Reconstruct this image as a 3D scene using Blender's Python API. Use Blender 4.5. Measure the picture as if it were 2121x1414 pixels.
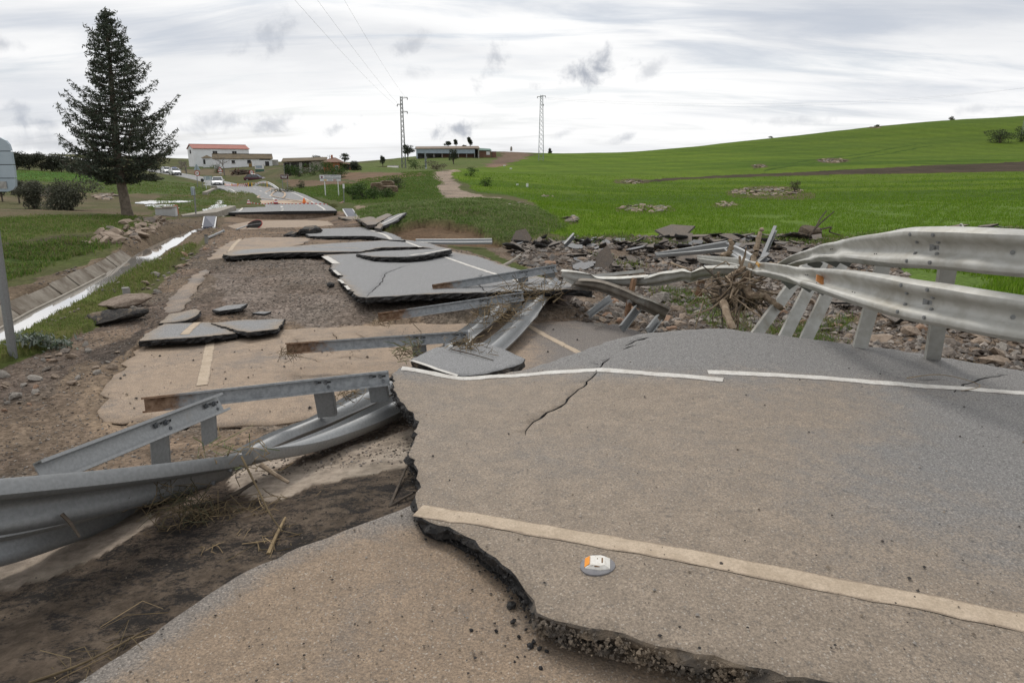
import bpy, bmesh, math, random
import numpy as np
from mathutils import Vector, Matrix, Euler, geometry
R = math.radians
random.seed(7); rng = np.random.default_rng(7)
for o in list(bpy.data.objects): bpy.data.objects.remove(o)
scene = bpy.context.scene
col = scene.collection
# ------------------------------------------------------------------ camera
F, CX, CY, CZ = 1414.0, 1060.5, 707.0, 2.2
TH = math.atan(362 / 1414); ST, CT = math.sin(TH), math.cos(TH)
cam = bpy.data.cameras.new('camera'); cam_o = bpy.data.objects.new('camera', cam); col.objects.link(cam_o)
cam.lens = 24; cam.sensor_width = 36; cam.clip_start = 0.05; cam.clip_end = 5000
cam_o.location = (0, 0, CZ); cam_o.rotation_euler = (math.pi / 2 - TH, 0, 0)
scene.camera = cam_o
# ------------------------------------------------------------------ exposure
vs = scene.view_settings
vs.view_transform = 'Standard'; vs.look = 'None'; vs.gamma = 1.0; vs.use_curve_mapping = False
vs.exposure = 0.16
scene.cycles.max_bounces = 6; scene.cycles.diffuse_bounces = 3; scene.cycles.glossy_bounces = 3
scene.cycles.transparent_max_bounces = 6; scene.cycles.use_denoising = True
# ------------------------------------------------------------------ sun + sky
SUN_EL, SUN_AZ = R(50), R(-24)           # high, ahead of the camera and a little to the left, veiled by cloud
sl = bpy.data.lights.new('sun', 'SUN'); sl.energy = 1.5; sl.angle = R(18); sl.color = (1, 0.955, 0.89)
so = bpy.data.objects.new('sun', sl); col.objects.link(so)
so.rotation_euler = (math.pi / 2 - SUN_EL, 0, math.pi - SUN_AZ)

class NT:
    """tiny helper for building node trees"""
    def __init__(s, tree): s.t = tree; s.n = tree.nodes; s.l = tree.links
    def node(s, typ, **kw):
        n = s.n.new(typ)
        for k, v in kw.items():
            if k.startswith('i_'):
                key = k[2:]; key = int(key) if key.isdigit() else key
                s.set(n, key, v)
            else: setattr(n, k, v)
        return n
    def set(s, n, key, v):
        if hasattr(v, 'is_output') or hasattr(v, 'links'): s.l.new(v, n.inputs[key])
        else: n.inputs[key].default_value = v
    def math(s, op, a, b=None, c=None, clamp=False):
        n = s.n.new('ShaderNodeMath'); n.operation = op; n.use_clamp = clamp
        for i, v in enumerate((a, b, c)):
            if v is not None: s.set(n, i, v)
        return n.outputs[0]
    def mix(s, fac, a, b, mode='MIX'):
        n = s.n.new('ShaderNodeMix'); n.data_type = 'RGBA'; n.blend_type = mode
        s.set(n, 0, fac)
        for k, v in ((6, a), (7, b)):
            if isinstance(v, tuple) and len(v) == 3: v = v + (1,)
            s.set(n, k, v)
        return n.outputs[2]
    def ramp(s, fac, lo, hi, a=0.0, b=1.0, smooth=True):
        n = s.n.new('ShaderNodeMapRange'); n.interpolation_type = 'SMOOTHSTEP' if smooth else 'LINEAR'
        s.set(n, 0, fac)
        for i, v in ((1, lo), (2, hi), (3, a), (4, b)): s.set(n, i, v)
        return n.outputs[0]
    def noise(s, vec, scale, detail=4, rough=0.55, dist=0.0):
        n = s.n.new('ShaderNodeTexNoise')
        if vec is not None: s.l.new(vec, n.inputs['Vector'])
        n.inputs['Scale'].default_value = scale; n.inputs['Detail'].default_value = detail
        n.inputs['Roughness'].default_value = rough; n.inputs['Distortion'].default_value = dist
        return n.outputs[0]

world = bpy.data.worlds.new('World'); scene.world = world; world.use_nodes = True
W = NT(world.node_tree); W.n.clear()
sky = W.node('ShaderNodeTexSky', sky_type='NISHITA', sun_disc=False)
sky.sun_elevation = SUN_EL; sky.sun_rotation = SUN_AZ; sky.air_density = 1.2; sky.dust_density = 2.0
skyc = W.mix(1.0, sky.outputs[0], (0.10, 0.10, 0.10), 'MULTIPLY')
tc = W.node('ShaderNodeTexCoord')
sep = W.node('ShaderNodeSeparateXYZ'); W.l.new(tc.outputs['Generated'], sep.inputs[0])
dx, dy, dz = sep.outputs
zc = W.math('MAXIMUM', dz, 0.0)
den = W.math('ADD', zc, 0.16)
cmb = W.node('ShaderNodeCombineXYZ')
W.l.new(W.math('DIVIDE', dx, den), cmb.inputs[0]); W.l.new(W.math('DIVIDE', dy, den), cmb.inputs[1])
P = cmb.outputs[0]
mp = W.node('ShaderNodeMapping'); W.l.new(P, mp.inputs[0]); mp.inputs['Scale'].default_value = (0.42, 1.0, 1); mp.inputs['Location'].default_value = (3.1, 0.6, 0)
n1 = W.noise(mp.outputs[0], 0.75, 6, 0.55, 0.4)
mp2 = W.node('ShaderNodeMapping'); W.l.new(P, mp2.inputs[0]); mp2.inputs['Scale'].default_value = (0.5, 1.6, 1); mp2.inputs['Rotation'].default_value = (0, 0, 0.25)
n2 = W.noise(mp2.outputs[0], 1.9, 7, 0.6, 0.6)
band = W.ramp(n1, 0.40, 0.60)
wisp = W.ramp(n2, 0.47, 0.66)
el = W.math('ARCSINE', dz); az = W.math('ARCTAN2', dx, dy)
white, grey, blue = (0.99, 0.99, 0.99), (0.40, 0.44, 0.515), (0.47, 0.57, 0.72)
hi = W.ramp(el, 0.10, 0.30)                 # the deck thickens and greys towards the zenith
c = W.mix(W.math('MULTIPLY', band, W.math('MULTIPLY_ADD', hi, 0.62, 0.24)), white, grey)
c = W.mix(W.math('MULTIPLY', wisp, 0.36), c, W.mix(0.55, skyc, blue))
n3 = W.noise(mp.outputs[0], 5.0, 5, 0.6, 0.3)
c = W.mix(W.ramp(n3, 0.35, 0.7, 0.0, 0.3), c, (1.0, 1.0, 1.0))
# ragged low cloud scraps under the deck
nv = W.noise(tc.outputs['Generated'], 26, 5, 0.62, 0.3); nv2 = W.noise(tc.outputs['Generated'], 9, 4, 0.6)
def azel(px, py):
    u, v = (px - CX) / F, (py - CY) / F
    x, y, z = u, CT - v * ST, -ST - v * CT
    return math.atan2(x, y), math.asin(z / math.sqrt(x * x + y * y + z * z))
scraps = None
for px, py, rx, ry, k, tilt in ((1215,152,78,27,1.0,.15),(1005,146,34,32,.8,.7),(560,68,60,30,.62,.5),(850,96,34,15,.55,.4),(468,254,66,20,.6,.1),
        (590,250,60,16,.7,.2),(702,263,40,17,.9,.2),(945,268,50,19,.95,.25),(92,252,34,12,.8,-.1),(44,225,26,11,.6,0),(1350,142,28,16,.5,.5),
        (1292,287,34,10,.6,.3),(855,152,32,14,.3,0),(1170,276,30,9,.35,.3),(4,92,26,11,.6,0),(2030,226,30,9,.4,0),(1610,252,80,10,.35,0),(80,300,120,18,.45,0)):
    a0, e0 = azel(px, py)
    a = W.math('DIVIDE', W.math('SUBTRACT', az, a0), rx / F)
    e = W.math('DIVIDE', W.math('SUBTRACT', W.math('SUBTRACT', el, e0), W.math('MULTIPLY', W.math('SUBTRACT', az, a0), tilt)), ry / F)
    d = W.math('SQRT', W.math('ADD', W.math('MULTIPLY', a, a), W.math('MULTIPLY', e, e)))
    g = W.math('SUBTRACT', 1.35, d)
    g = W.math('ADD', g, W.math('MULTIPLY', W.math('SUBTRACT', nv, 0.55), 4.4))
    g = W.math('ADD', g, W.math('MULTIPLY', W.math('SUBTRACT', nv2, 0.5), 1.0))
    g = W.ramp(g, 0.0, 1.5, 0.0, k)
    scraps = g if scraps is None else W.math('MAXIMUM', scraps, g)
c = W.mix(W.math('MULTIPLY', scraps, 0.95), c, (0.40, 0.43, 0.49))
for px, py, rx, ry, k in ((250,55,420,52,.75),(1750,25,620,62,.85),(1120,12,360,26,.5),(1950,190,420,44,.5),(1500,235,330,22,.35),(560,20,160,40,.35),(60,200,150,60,.35),(1450,110,170,40,.3)):
    a0, e0 = azel(px, py)
    a = W.math('DIVIDE', W.math('SUBTRACT', az, a0), rx / F); e = W.math('DIVIDE', W.math('SUBTRACT', el, e0), ry / F)
    d = W.math('SQRT', W.math('ADD', W.math('MULTIPLY', a, a), W.math('MULTIPLY', e, e)))
    g = W.math('ADD', W.math('SUBTRACT', 1.3, d), W.math('MULTIPLY', W.math('SUBTRACT', n2, 0.5), 3.0)); g = W.math('ADD', g, W.math('MULTIPLY', W.math('SUBTRACT', n1, 0.5), 2.0))
    c = W.mix(W.ramp(g, 0.1, 1.5, 0.0, k), c, (0.53, 0.575, 0.655))
lowc = W.ramp(dz, -0.03, 0.0)
c = W.mix(lowc, (0.35, 0.34, 0.30), c)
bg = W.node('ShaderNodeBackground'); W.l.new(c, bg.inputs[0]); bg.inputs[1].default_value = 0.92
out = W.node('ShaderNodeOutputWorld'); W.l.new(bg.outputs[0], out.inputs[0])

# ================================================================== helpers
def ray(px, py):
    u, v = (px - CX) / F, (py - CY) / F
    return Vector((u, CT - v * ST, -ST - v * CT))
def at(px, py, z=None, Y=None):
    d = ray(px, py)
    t = Y / d.y if Y is not None else (z - CZ) / d.z
    return Vector((d.x * t, d.y * t, CZ + d.z * t))
def pix(X, Y, Z):
    X, Y, Z = np.asarray(X, float), np.asarray(Y, float), np.asarray(Z, float) - CZ
    f = Y * CT - Z * ST; f = np.where(f < 0.05, 0.05, f)
    return CX + F * X / f, CY + F * (-(Y * ST + Z * CT)) / f
def hsh(ix, iy, s):
    h = (ix * 374761393 + iy * 668265263 + s * 974711) & 0xFFFFFFFF
    h = ((h ^ (h >> 13)) * 1274126177) & 0xFFFFFFFF
    return ((h ^ (h >> 16)) & 0xFFFF) / 65535.0
def vn(x, y, s=0):
    x = np.asarray(x, float); y = np.asarray(y, float)
    ix, iy = np.floor(x).astype(np.int64), np.floor(y).astype(np.int64)
    fx, fy = x - ix, y - iy; fx = fx * fx * (3 - 2 * fx); fy = fy * fy * (3 - 2 * fy)
    a, b, c_, d = hsh(ix, iy, s), hsh(ix + 1, iy, s), hsh(ix, iy + 1, s), hsh(ix + 1, iy + 1, s)
    return a + (b - a) * fx + (c_ - a) * fy + (a - b - c_ + d) * fx * fy
def fbm(x, y, s=0, o=4):
    r, a, t = 0, 0.5, 0
    for k in range(o):
        r = r + a * vn(x * 2 ** k, y * 2 ** k, s + k * 17); t += a; a *= 0.5
    return r / t
def inpoly(x, y, poly):
    x = np.asarray(x, float); y = np.asarray(y, float); r = np.zeros(x.shape, bool); n = len(poly)
    for i in range(n):
        x1, y1 = poly[i][0], poly[i][1]; x2, y2 = poly[(i + 1) % n][0], poly[(i + 1) % n][1]
        if y1 == y2: continue
        m = (y1 > y) != (y2 > y)
        r ^= m & (x < (x2 - x1) * (y - y1) / (y2 - y1) + x1)
    return r
def segdist(x, y, pl):
    d = np.full(np.shape(x), 1e9); sgn = np.zeros(np.shape(x)); par = np.zeros(np.shape(x))
    acc = 0
    for (x1, y1), (x2, y2) in zip(pl[:-1], pl[1:]):
        ex, ey = x2 - x1, y2 - y1; L2 = ex * ex + ey * ey; L = math.sqrt(L2)
        t = np.clip(((x - x1) * ex + (y - y1) * ey) / L2, 0, 1)
        q = np.hypot(x - x1 - t * ex, y - y1 - t * ey); m = q < d
        d = np.where(m, q, d); sgn = np.where(m, np.sign(ex * (y - y1) - ey * (x - x1)), sgn); par = np.where(m, acc + t * L, par)
        acc += L
    return d, sgn, par
class TPS:
    def __init__(s, xy, v, reg=1e-4):
        s.p = np.asarray(xy, float); n = len(s.p); K = s.k(np.linalg.norm(s.p[:, None] - s.p[None], axis=2)) + reg * np.eye(n)
        A = np.zeros((n + 3, n + 3)); A[:n, :n] = K; A[:n, n] = 1; A[:n, n + 1:] = s.p; A[n, :n] = 1; A[n + 1:, :n] = s.p.T
        s.w = np.linalg.lstsq(A, np.concatenate([np.asarray(v, float), np.zeros(3)]), rcond=None)[0]
    @staticmethod
    def k(r): return r * r * np.log(r + 1e-9)
    def __call__(s, x, y):
        x = np.asarray(x, float); y = np.asarray(y, float); sh = x.shape; x = x.ravel(); y = y.ravel(); o = np.empty(len(x)); n = len(s.p)
        for i in range(0, len(x), 40000):
            q = np.stack([x[i:i + 40000], y[i:i + 40000]], 1)
            r = np.sqrt((q[:, 0, None] - s.p[None, :, 0]) ** 2 + (q[:, 1, None] - s.p[None, :, 1]) ** 2)
            o[i:i + 40000] = s.k(r) @ s.w[:n] + s.w[n] + q @ s.w[n + 1:]
        return o.reshape(sh)

def tag(o, label=None, cat=None, group=None, kind=None):
    if label: o['label'] = label
    if cat: o['category'] = cat
    if group: o['group'] = group
    if kind: o['kind'] = kind
    return o
def thing(name, loc, label, cat, group=None):
    o = bpy.data.objects.new(name, None); col.objects.link(o); o.location = loc; o.empty_display_size = 0.2
    return tag(o, label, cat, group)
def link(name, me, parent=None, loc=None):
    o = bpy.data.objects.new(name, me); col.objects.link(o)
    if parent is not None: o.parent = parent
    if loc is not None: o.location = loc
    return o
def wloc(o):
    v = Vector((0, 0, 0))
    while o is not None: v = v + o.location; o = o.parent
    return v
def npmesh(name, V, Fc, mats, mi=None, smooth=False):
    V = np.asarray(V, np.float32); Fc = np.asarray(Fc, np.int32)
    me = bpy.data.meshes.new(name); me.vertices.add(len(V)); me.vertices.foreach_set('co', V.ravel())
    k = Fc.shape[1]; me.loops.add(Fc.size); me.loops.foreach_set('vertex_index', Fc.ravel())
    me.polygons.add(len(Fc)); me.polygons.foreach_set('loop_start', np.arange(0, Fc.size, k, dtype=np.int32))
    me.polygons.foreach_set('loop_total', np.full(len(Fc), k, np.int32))
    if mi is not None: me.polygons.foreach_set('material_index', np.asarray(mi, np.int32))
    me.polygons.foreach_set('use_smooth', np.full(len(Fc), smooth))
    for m in mats: me.materials.append(m)
    me.update(calc_edges=True)
    return me
def vcol(me, name, C):
    a = me.color_attributes.new(name, 'FLOAT_COLOR', 'POINT'); C = np.asarray(C, np.float32)
    if C.shape[1] == 3: C = np.concatenate([C, np.ones((len(C), 1), np.float32)], 1)
    a.data.foreach_set('color', C.ravel())

class MB:
    def __init__(s): s.v = []; s.f = []; s.m = []
    def add(s, vs_, fs, m=0):
        b = len(s.v); s.v += [Vector(v) for v in vs_]; s.f += [tuple(i + b for i in f) for f in fs]; s.m += [m] * len(fs); return s
    def box(s, c_, size, rot=None, m=0):
        M = rot if rot is not None else Matrix.Identity(3)
        hx, hy, hz = size[0] / 2, size[1] / 2, size[2] / 2; c_ = Vector(c_)
        P_ = [c_ + M @ Vector((x, y, z)) for z in (-hz, hz) for x, y in ((-hx, -hy), (hx, -hy), (hx, hy), (-hx, hy))]
        return s.add(P_, [(3, 2, 1, 0), (4, 5, 6, 7), (0, 1, 5, 4), (1, 2, 6, 5), (2, 3, 7, 6), (3, 0, 4, 7)], m)
    def bar(s, p0, p1, w, h, up=(0, 0, 1), m=0):
        p0, p1 = Vector(p0), Vector(p1); d = (p1 - p0); L = d.length; d.normalize()
        x = d.cross(Vector(up)); x = x.normalized() if x.length > 1e-5 else Vector((1, 0, 0)); z = x.cross(d)
        return s.box((p0 + p1) / 2, (w, L, h), Matrix((x, d, z)).transposed(), m)
    def loft(s, rings, m=0, closed=True, cap=True):
        b = len(s.v); n = len(rings[0])
        for r in rings: s.v += [Vector(v) for v in r]
        k = n if closed else n - 1
        for i in range(len(rings) - 1):
            for j in range(k):
                s.f.append((b + i * n + j, b + i * n + (j + 1) % n, b + (i + 1) * n + (j + 1) % n, b + (i + 1) * n + j)); s.m.append(m)
        if cap and closed:
            s.f.append(tuple(b + j for j in range(n - 1, -1, -1))); s.f.append(tuple(b + (len(rings) - 1) * n + j for j in range(n))); s.m += [m, m]
        return s
    def tube(s, pts, rad, n=6, m=0, cap=True):
        pts = [Vector(p) for p in pts]
        if not hasattr(rad, '__len__'): rad = [rad] * len(pts)
        rings = []; ref = Vector((0.31, 0.17, 0.93))
        for i, p in enumerate(pts):
            d = (pts[min(i + 1, len(pts) - 1)] - pts[max(i - 1, 0)])
            d = d.normalized() if d.length > 1e-7 else Vector((0, 0, 1))
            a = d.cross(ref)
            if a.length < 0.05: a = d.cross(Vector((1, 0, 0)))
            a.normalize(); b_ = d.cross(a)
            rings.append([p + (a * math.cos(q) + b_ * math.sin(q)) * rad[i] for q in (2 * math.pi * j / n for j in range(n))])
        return s.loft(rings, m, True, cap)
    def disc(s, c_, nrm, r, th, n=20, m=0, squash=1.0):
        c_, nrm = Vector(c_), Vector(nrm).normalized(); a = nrm.cross(Vector((0, 0, 1)))
        if a.length < 0.05: a = nrm.cross(Vector((1, 0, 0)))
        a.normalize(); b_ = a.cross(nrm)
        rg = lambda k, rr: [c_ + nrm * k + (a * math.cos(q) + b_ * math.sin(q) * squash) * rr for q in (2 * math.pi * j / n for j in range(n))]
        return s.loft([rg(-th / 2, r), rg(th / 2, r)], m)
    def prism(s, poly, ext, m=0):
        poly = [Vector(p) for p in poly]; return s.loft([poly, [p + Vector(ext) for p in poly]], m)
    def build(s, name, mats, parent=None, smooth=False, org=None):
        off = wloc(parent) if parent is not None else (Vector(org) if org is not None else Vector((0, 0, 0)))
        me = bpy.data.meshes.new(name); me.from_pydata([tuple(v - off) for v in s.v], [], s.f)
        if not isinstance(mats, (list, tuple)): mats = [mats]
        for m in mats: me.materials.append(m)
        me.polygons.foreach_set('material_index', s.m)
        bm = bmesh.new(); bm.from_mesh(me); bmesh.ops.recalc_face_normals(bm, faces=bm.faces); bm.to_mesh(me); bm.free()
        if smooth:
            me.polygons.foreach_set('use_smooth', [True] * len(me.polygons))
            try: me.set_sharp_from_angle(angle=R(38))
            except Exception: pass
        me.update()
        return link(name, me, parent, off if parent is None else None)

# ================================================================== materials
MATS = {}
def mat(name, a, b=None, scale=6.0, lo=0.35, hi=0.65, rough=0.85, metal=0.0, bump=0.0, bscale=None, detail=6, c3=None, s3=None, l3=0.55, h3=0.7,
        spec=0.4, attr=None, trans=0.0, coord='Object', emit=None):
    if name in MATS: return MATS[name]
    m = bpy.data.materials.new(name); m.use_nodes = True; t = NT(m.node_tree); t.n.clear(); MATS[name] = m
    co = t.node('ShaderNodeTexCoord').outputs[coord] if coord != 'World' else t.node('ShaderNodeNewGeometry').outputs['Position']
    cc = a if b is None else t.mix(t.ramp(t.noise(co, scale, detail, 0.6), lo, hi), a, b)
    if c3: cc = t.mix(t.ramp(t.noise(co, s3 or scale * 3, 5, 0.65), l3, h3), cc, c3)
    if attr:
        at_ = t.node('ShaderNodeAttribute', attribute_name=attr)
        cc = t.mix(1.0, cc, at_.outputs[0], 'MULTIPLY')
    p = t.node('ShaderNodeBsdfPrincipled')
    if isinstance(cc, tuple): p.inputs['Base Color'].default_value = cc + (1,)
    else: t.l.new(cc, p.inputs['Base Color'])
    p.inputs['Roughness'].default_value = rough; p.inputs['Metallic'].default_value = metal
    p.inputs['Specular IOR Level'].default_value = spec
    if emit: p.inputs['Emission Color'].default_value = emit + (1,); p.inputs['Emission Strength'].default_value = 1
    if bump:
        bn = t.node('ShaderNodeBump'); bn.inputs['Strength'].default_value = bump; bn.inputs['Distance'].default_value = 0.02
        t.l.new(t.noise(co, bscale or scale * 4, 6, 0.65), bn.inputs['Height']); t.l.new(bn.outputs[0], p.inputs['Normal'])
    sh = p.outputs[0]
    if trans:
        tr = t.node('ShaderNodeBsdfTranslucent')
        if isinstance(cc, tuple): tr.inputs[0].default_value = cc + (1,)
        else: t.l.new(cc, tr.inputs[0])
        mx = t.node('ShaderNodeMixShader'); mx.inputs[0].default_value = trans
        t.l.new(sh, mx.inputs[1]); t.l.new(tr.outputs[0], mx.inputs[2]); sh = mx.outputs[0]
    o = t.node('ShaderNodeOutputMaterial'); t.l.new(sh, o.inputs[0])
    return m
def asphalt(name, grey, mud, lo, hi, mscale=0.55, bump=0.5, rough=0.8, dark=0.5):
    """bituminous surface: fine aggregate speckle, a dried mud film in drifts, darker pitted spots"""
    m = bpy.data.materials.new(name); m.use_nodes = True; t = NT(m.node_tree); t.n.clear(); MATS[name] = m
    pos = t.node('ShaderNodeNewGeometry').outputs['Position']
    big = t.noise(pos, mscale, 5, 0.6, 0.2); mid = t.noise(pos, 7, 6, 0.7); fine = t.noise(pos, 95, 5, 0.75)
    vor = t.node('ShaderNodeTexVoronoi'); t.l.new(pos, vor.inputs['Vector']); vor.inputs['Scale'].default_value = 170
    sp = t.node('ShaderNodeSeparateColor'); t.l.new(vor.outputs['Color'], sp.inputs[0])
    g = t.mix(t.ramp(fine, 0.3, 0.72), tuple(x * 0.5 for x in grey), tuple(min(1, x * 1.45) for x in grey))
    g = t.mix(t.ramp(sp.outputs[0], 0.90, 0.97, 0, .6), g, tuple(min(1, x * 1.7 + 0.05) for x in grey))
    md = t.mix(t.ramp(mid, 0.3, 0.75), tuple(x * 0.78 for x in mud), tuple(min(1, x * 1.12) for x in mud))
    md = t.mix(t.ramp(fine, 0.34, 0.62), tuple(x * 0.62 for x in mud), md)
    md = t.mix(t.ramp(sp.outputs[1], 0.94, 0.98, 0, .6), md, (0.42, 0.38, 0.33))
    a_ = t.node('ShaderNodeAttribute', attribute_name='mud')
    f = t.math('ADD', t.math('MULTIPLY', t.math('SUBTRACT', big, 0.5), 1.1), t.math('MULTIPLY', t.math('SUBTRACT', mid, 0.5), 0.55))
    f = t.math('ADD', f, t.math('MULTIPLY', t.math('SUBTRACT', fine, 0.5), 0.9))
    f = t.ramp(t.math('ADD', f, a_.outputs['Fac']), lo, hi)
    cc = t.mix(f, g, md)
    grain = t.noise(pos, 90, 3, 0.85)
    cc = t.mix(1.0, cc, t.mix(t.ramp(grain, 0.36, 0.64), (0.76, 0.76, 0.76), (1.2, 1.2, 1.19)), 'MULTIPLY')
    spots = t.ramp(t.noise(pos, 30, 5, 0.75), 0.55, 0.66, 0, dark)
    cc = t.mix(spots, cc, tuple(x * 0.32 for x in grey))
    p = t.node('ShaderNodeBsdfPrincipled'); t.l.new(cc, p.inputs['Base Color'])
    p.inputs['Roughness'].default_value = rough; p.inputs['Specular IOR Level'].default_value = 0.35
    bn = t.node('ShaderNodeBump'); bn.inputs['Strength'].default_value = bump; bn.inputs['Distance'].default_value = 0.008
    t.l.new(t.math('ADD', t.math('MULTIPLY', fine, 0.7), t.math('MULTIPLY', t.noise(pos, 30, 4, 0.7), 0.9)), bn.inputs['Height']); t.l.new(bn.outputs[0], p.inputs['Normal'])
    o = t.node('ShaderNodeOutputMaterial'); t.l.new(p.outputs[0], o.inputs[0])
    return m
GREY = (0.19, 0.183, 0.176); MUD = (0.40, 0.295, 0.21)
A_TOP = asphalt('asphalt_mud_film', GREY, (0.30, 0.242, 0.186), 0.15, 0.75)
A_GREY = asphalt('asphalt_grey', (0.225, 0.224, 0.225), (0.33, 0.27, 0.21), 0.35, 0.9, bump=0.35, dark=0.25)
A_MUD = asphalt('asphalt_under_mud', (0.17, 0.15, 0.135), (0.375, 0.28, 0.20), -0.35, 0.2, mscale=1.2, dark=0.35)
A_LOW = asphalt('asphalt_rough_muddy', (0.20, 0.178, 0.158), (0.305, 0.226, 0.158), -0.25, 0.35, mscale=0.9, bump=0.7, dark=0.35)
TAR = mat('broken_tar', (0.010, 0.010, 0.011), (0.035, 0.032, 0.030), 30, bump=1.0, bscale=45, rough=0.7, c3=(0.10, 0.085, 0.07), s3=14, l3=0.6, h3=0.72, coord='World')
TARMUD = mat('broken_tar_muddy', (0.022, 0.021, 0.021), (0.065, 0.056, 0.048), 22, bump=1.0, bscale=50, rough=0.85, c3=(0.20, 0.15, 0.10), s3=5, l3=0.52, h3=0.66, coord='World')
TARSOIL = mat('broken_edge_muddy', (0.075, 0.066, 0.058), (0.16, 0.13, 0.10), 16, bump=1.0, bscale=40, rough=0.9, c3=(0.23, 0.18, 0.13), s3=6, l3=0.48, h3=0.62, coord='World')
def paint_mat(name, a, b, under):
    """thin worn line paint: the aggregate shows through, most of all along the rims"""
    m = bpy.data.materials.new(name); m.use_nodes = True; t = NT(m.node_tree); pb = t.n['Principled BSDF']; MATS[name] = m
    pos = t.node('ShaderNodeNewGeometry').outputs['Position']; rim = t.node('ShaderNodeAttribute', attribute_name='rim').outputs['Fac']
    fine = t.noise(pos, 85, 4, .8); mid = t.noise(pos, 9, 6, .7)
    cc = t.mix(t.ramp(mid, .35, .65), a, b); cc = t.mix(1.0, cc, t.mix(t.ramp(fine, .35, .65), (.8, .8, .8), (1.08, 1.08, 1.08)), 'MULTIPLY')
    wear = t.math('ADD', t.math('ADD', t.math('MULTIPLY', fine, .55), t.math('MULTIPLY', mid, .45)), t.math('MULTIPLY', rim, .22))
    cc = t.mix(t.ramp(wear, .56, .68), cc, under); t.l.new(cc, pb.inputs['Base Color']); pb.inputs['Roughness'].default_value = .85; pb.inputs['Specular IOR Level'].default_value = .3
    bn = t.node('ShaderNodeBump'); bn.inputs['Strength'].default_value = .5; bn.inputs['Distance'].default_value = .006; t.l.new(fine, bn.inputs['Height']); t.l.new(bn.outputs[0], pb.inputs['Normal']); return m
PAINT = paint_mat('road_paint', (0.64, 0.62, 0.58), (0.54, 0.51, 0.465), (0.20, 0.18, 0.16))
PAINTMUD = paint_mat('road_paint_muddy', (0.50, 0.405, 0.305), (0.42, 0.335, 0.245), (0.255, 0.20, 0.15))
ZINC = mat('galvanised_steel', (0.275, 0.28, 0.28), (0.325, 0.33, 0.33), 55, rough=0.5, metal=0.55, bump=0.06, bscale=40, c3=(0.30, 0.27, 0.23), s3=3.0, l3=0.58, h3=0.8, coord='World')
ZINCMUD = mat('galvanised_steel_mud_film', (0.40, 0.39, 0.355), (0.48, 0.475, 0.445), 9, rough=0.6, metal=0.3, bump=0.06, bscale=40, c3=(0.32, 0.30, 0.255), s3=3.2, l3=0.5, h3=0.75, coord='World')
ZINCD = mat('galvanised_steel_dull', (0.225, 0.23, 0.23), (0.265, 0.27, 0.27), 55, rough=0.5, metal=0.6, bump=0.06, bscale=40, coord='World')
ZINCB = mat('galvanised_steel_brown_mud', (0.12, 0.10, 0.08), (0.19, 0.165, 0.135), 6, rough=0.65, metal=0.3, bump=0.1, bscale=30, c3=(0.26, 0.25, 0.225), s3=3, l3=0.55, h3=0.7, coord='World')
RUST = mat('rusted_steel', (0.17, 0.09, 0.05), (0.28, 0.17, 0.10), 14, rough=0.85, metal=0.2, bump=0.3, c3=(0.30, 0.29, 0.28), s3=7, l3=0.5, h3=0.62)
BOLT = mat('bolt_steel', (0.17, 0.18, 0.19), (0.26, 0.27, 0.28), 40, rough=0.5, metal=0.6)
WOOD = mat('weathered_wood', (0.20, 0.145, 0.095), (0.33, 0.255, 0.18), 12, rough=0.9, bump=0.5, c3=(0.10, 0.065, 0.042), s3=5, l3=0.52, h3=0.66)
BARKD = mat('dark_bark', (0.06, 0.048, 0.038), (0.12, 0.095, 0.072), 9, rough=0.95, bump=0.6)
STRAW = mat('dry_straw', (0.30, 0.22, 0.12), (0.17, 0.12, 0.065), 9, rough=0.9)
STRAWD = mat('dark_straw', (0.09, 0.065, 0.035), (0.16, 0.12, 0.065), 9, rough=0.95)
ROCK = [mat('rock_brown', (0.22, 0.165, 0.12), (0.32, 0.25, 0.19), 5, bump=0.7, bscale=14), mat('rock_grey', (0.22, 0.195, 0.168), (0.31, 0.28, 0.245), 5, bump=0.7, bscale=14),
        mat('rock_dark', (0.12, 0.10, 0.085), (0.20, 0.165, 0.135), 5, bump=0.7, bscale=14), mat('rock_red', (0.26, 0.155, 0.10), (0.33, 0.22, 0.15), 5, bump=0.7, bscale=14)]
CONC = mat('concrete', (0.25, 0.225, 0.185), (0.33, 0.30, 0.255), 4, bump=0.3, bscale=30, c3=(0.16, 0.135, 0.10), s3=2, l3=0.5, h3=0.75)
WHITEP = mat('white_paint', (0.74, 0.74, 0.73), (0.66, 0.66, 0.64), 3, rough=0.6)
REDP = mat('red_paint', (0.45, 0.03, 0.03), (0.36, 0.03, 0.03), 4, rough=0.5)
BLACKP = mat('black_paint', (0.02, 0.02, 0.022), (0.035, 0.035, 0.036), 6, rough=0.55)
YELLOW = mat('yellow_paint', (0.70, 0.40, 0.03), (0.60, 0.33, 0.03), 4, rough=0.55)
ORANGE = mat('orange_plastic', (0.80, 0.20, 0.03), (0.65, 0.16, 0.03), 4, rough=0.5)
SIGNBACK = mat('sign_back_aluminium', (0.30, 0.36, 0.40), (0.37, 0.43, 0.47), 2.5, rough=0.45, metal=0.35)
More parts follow.
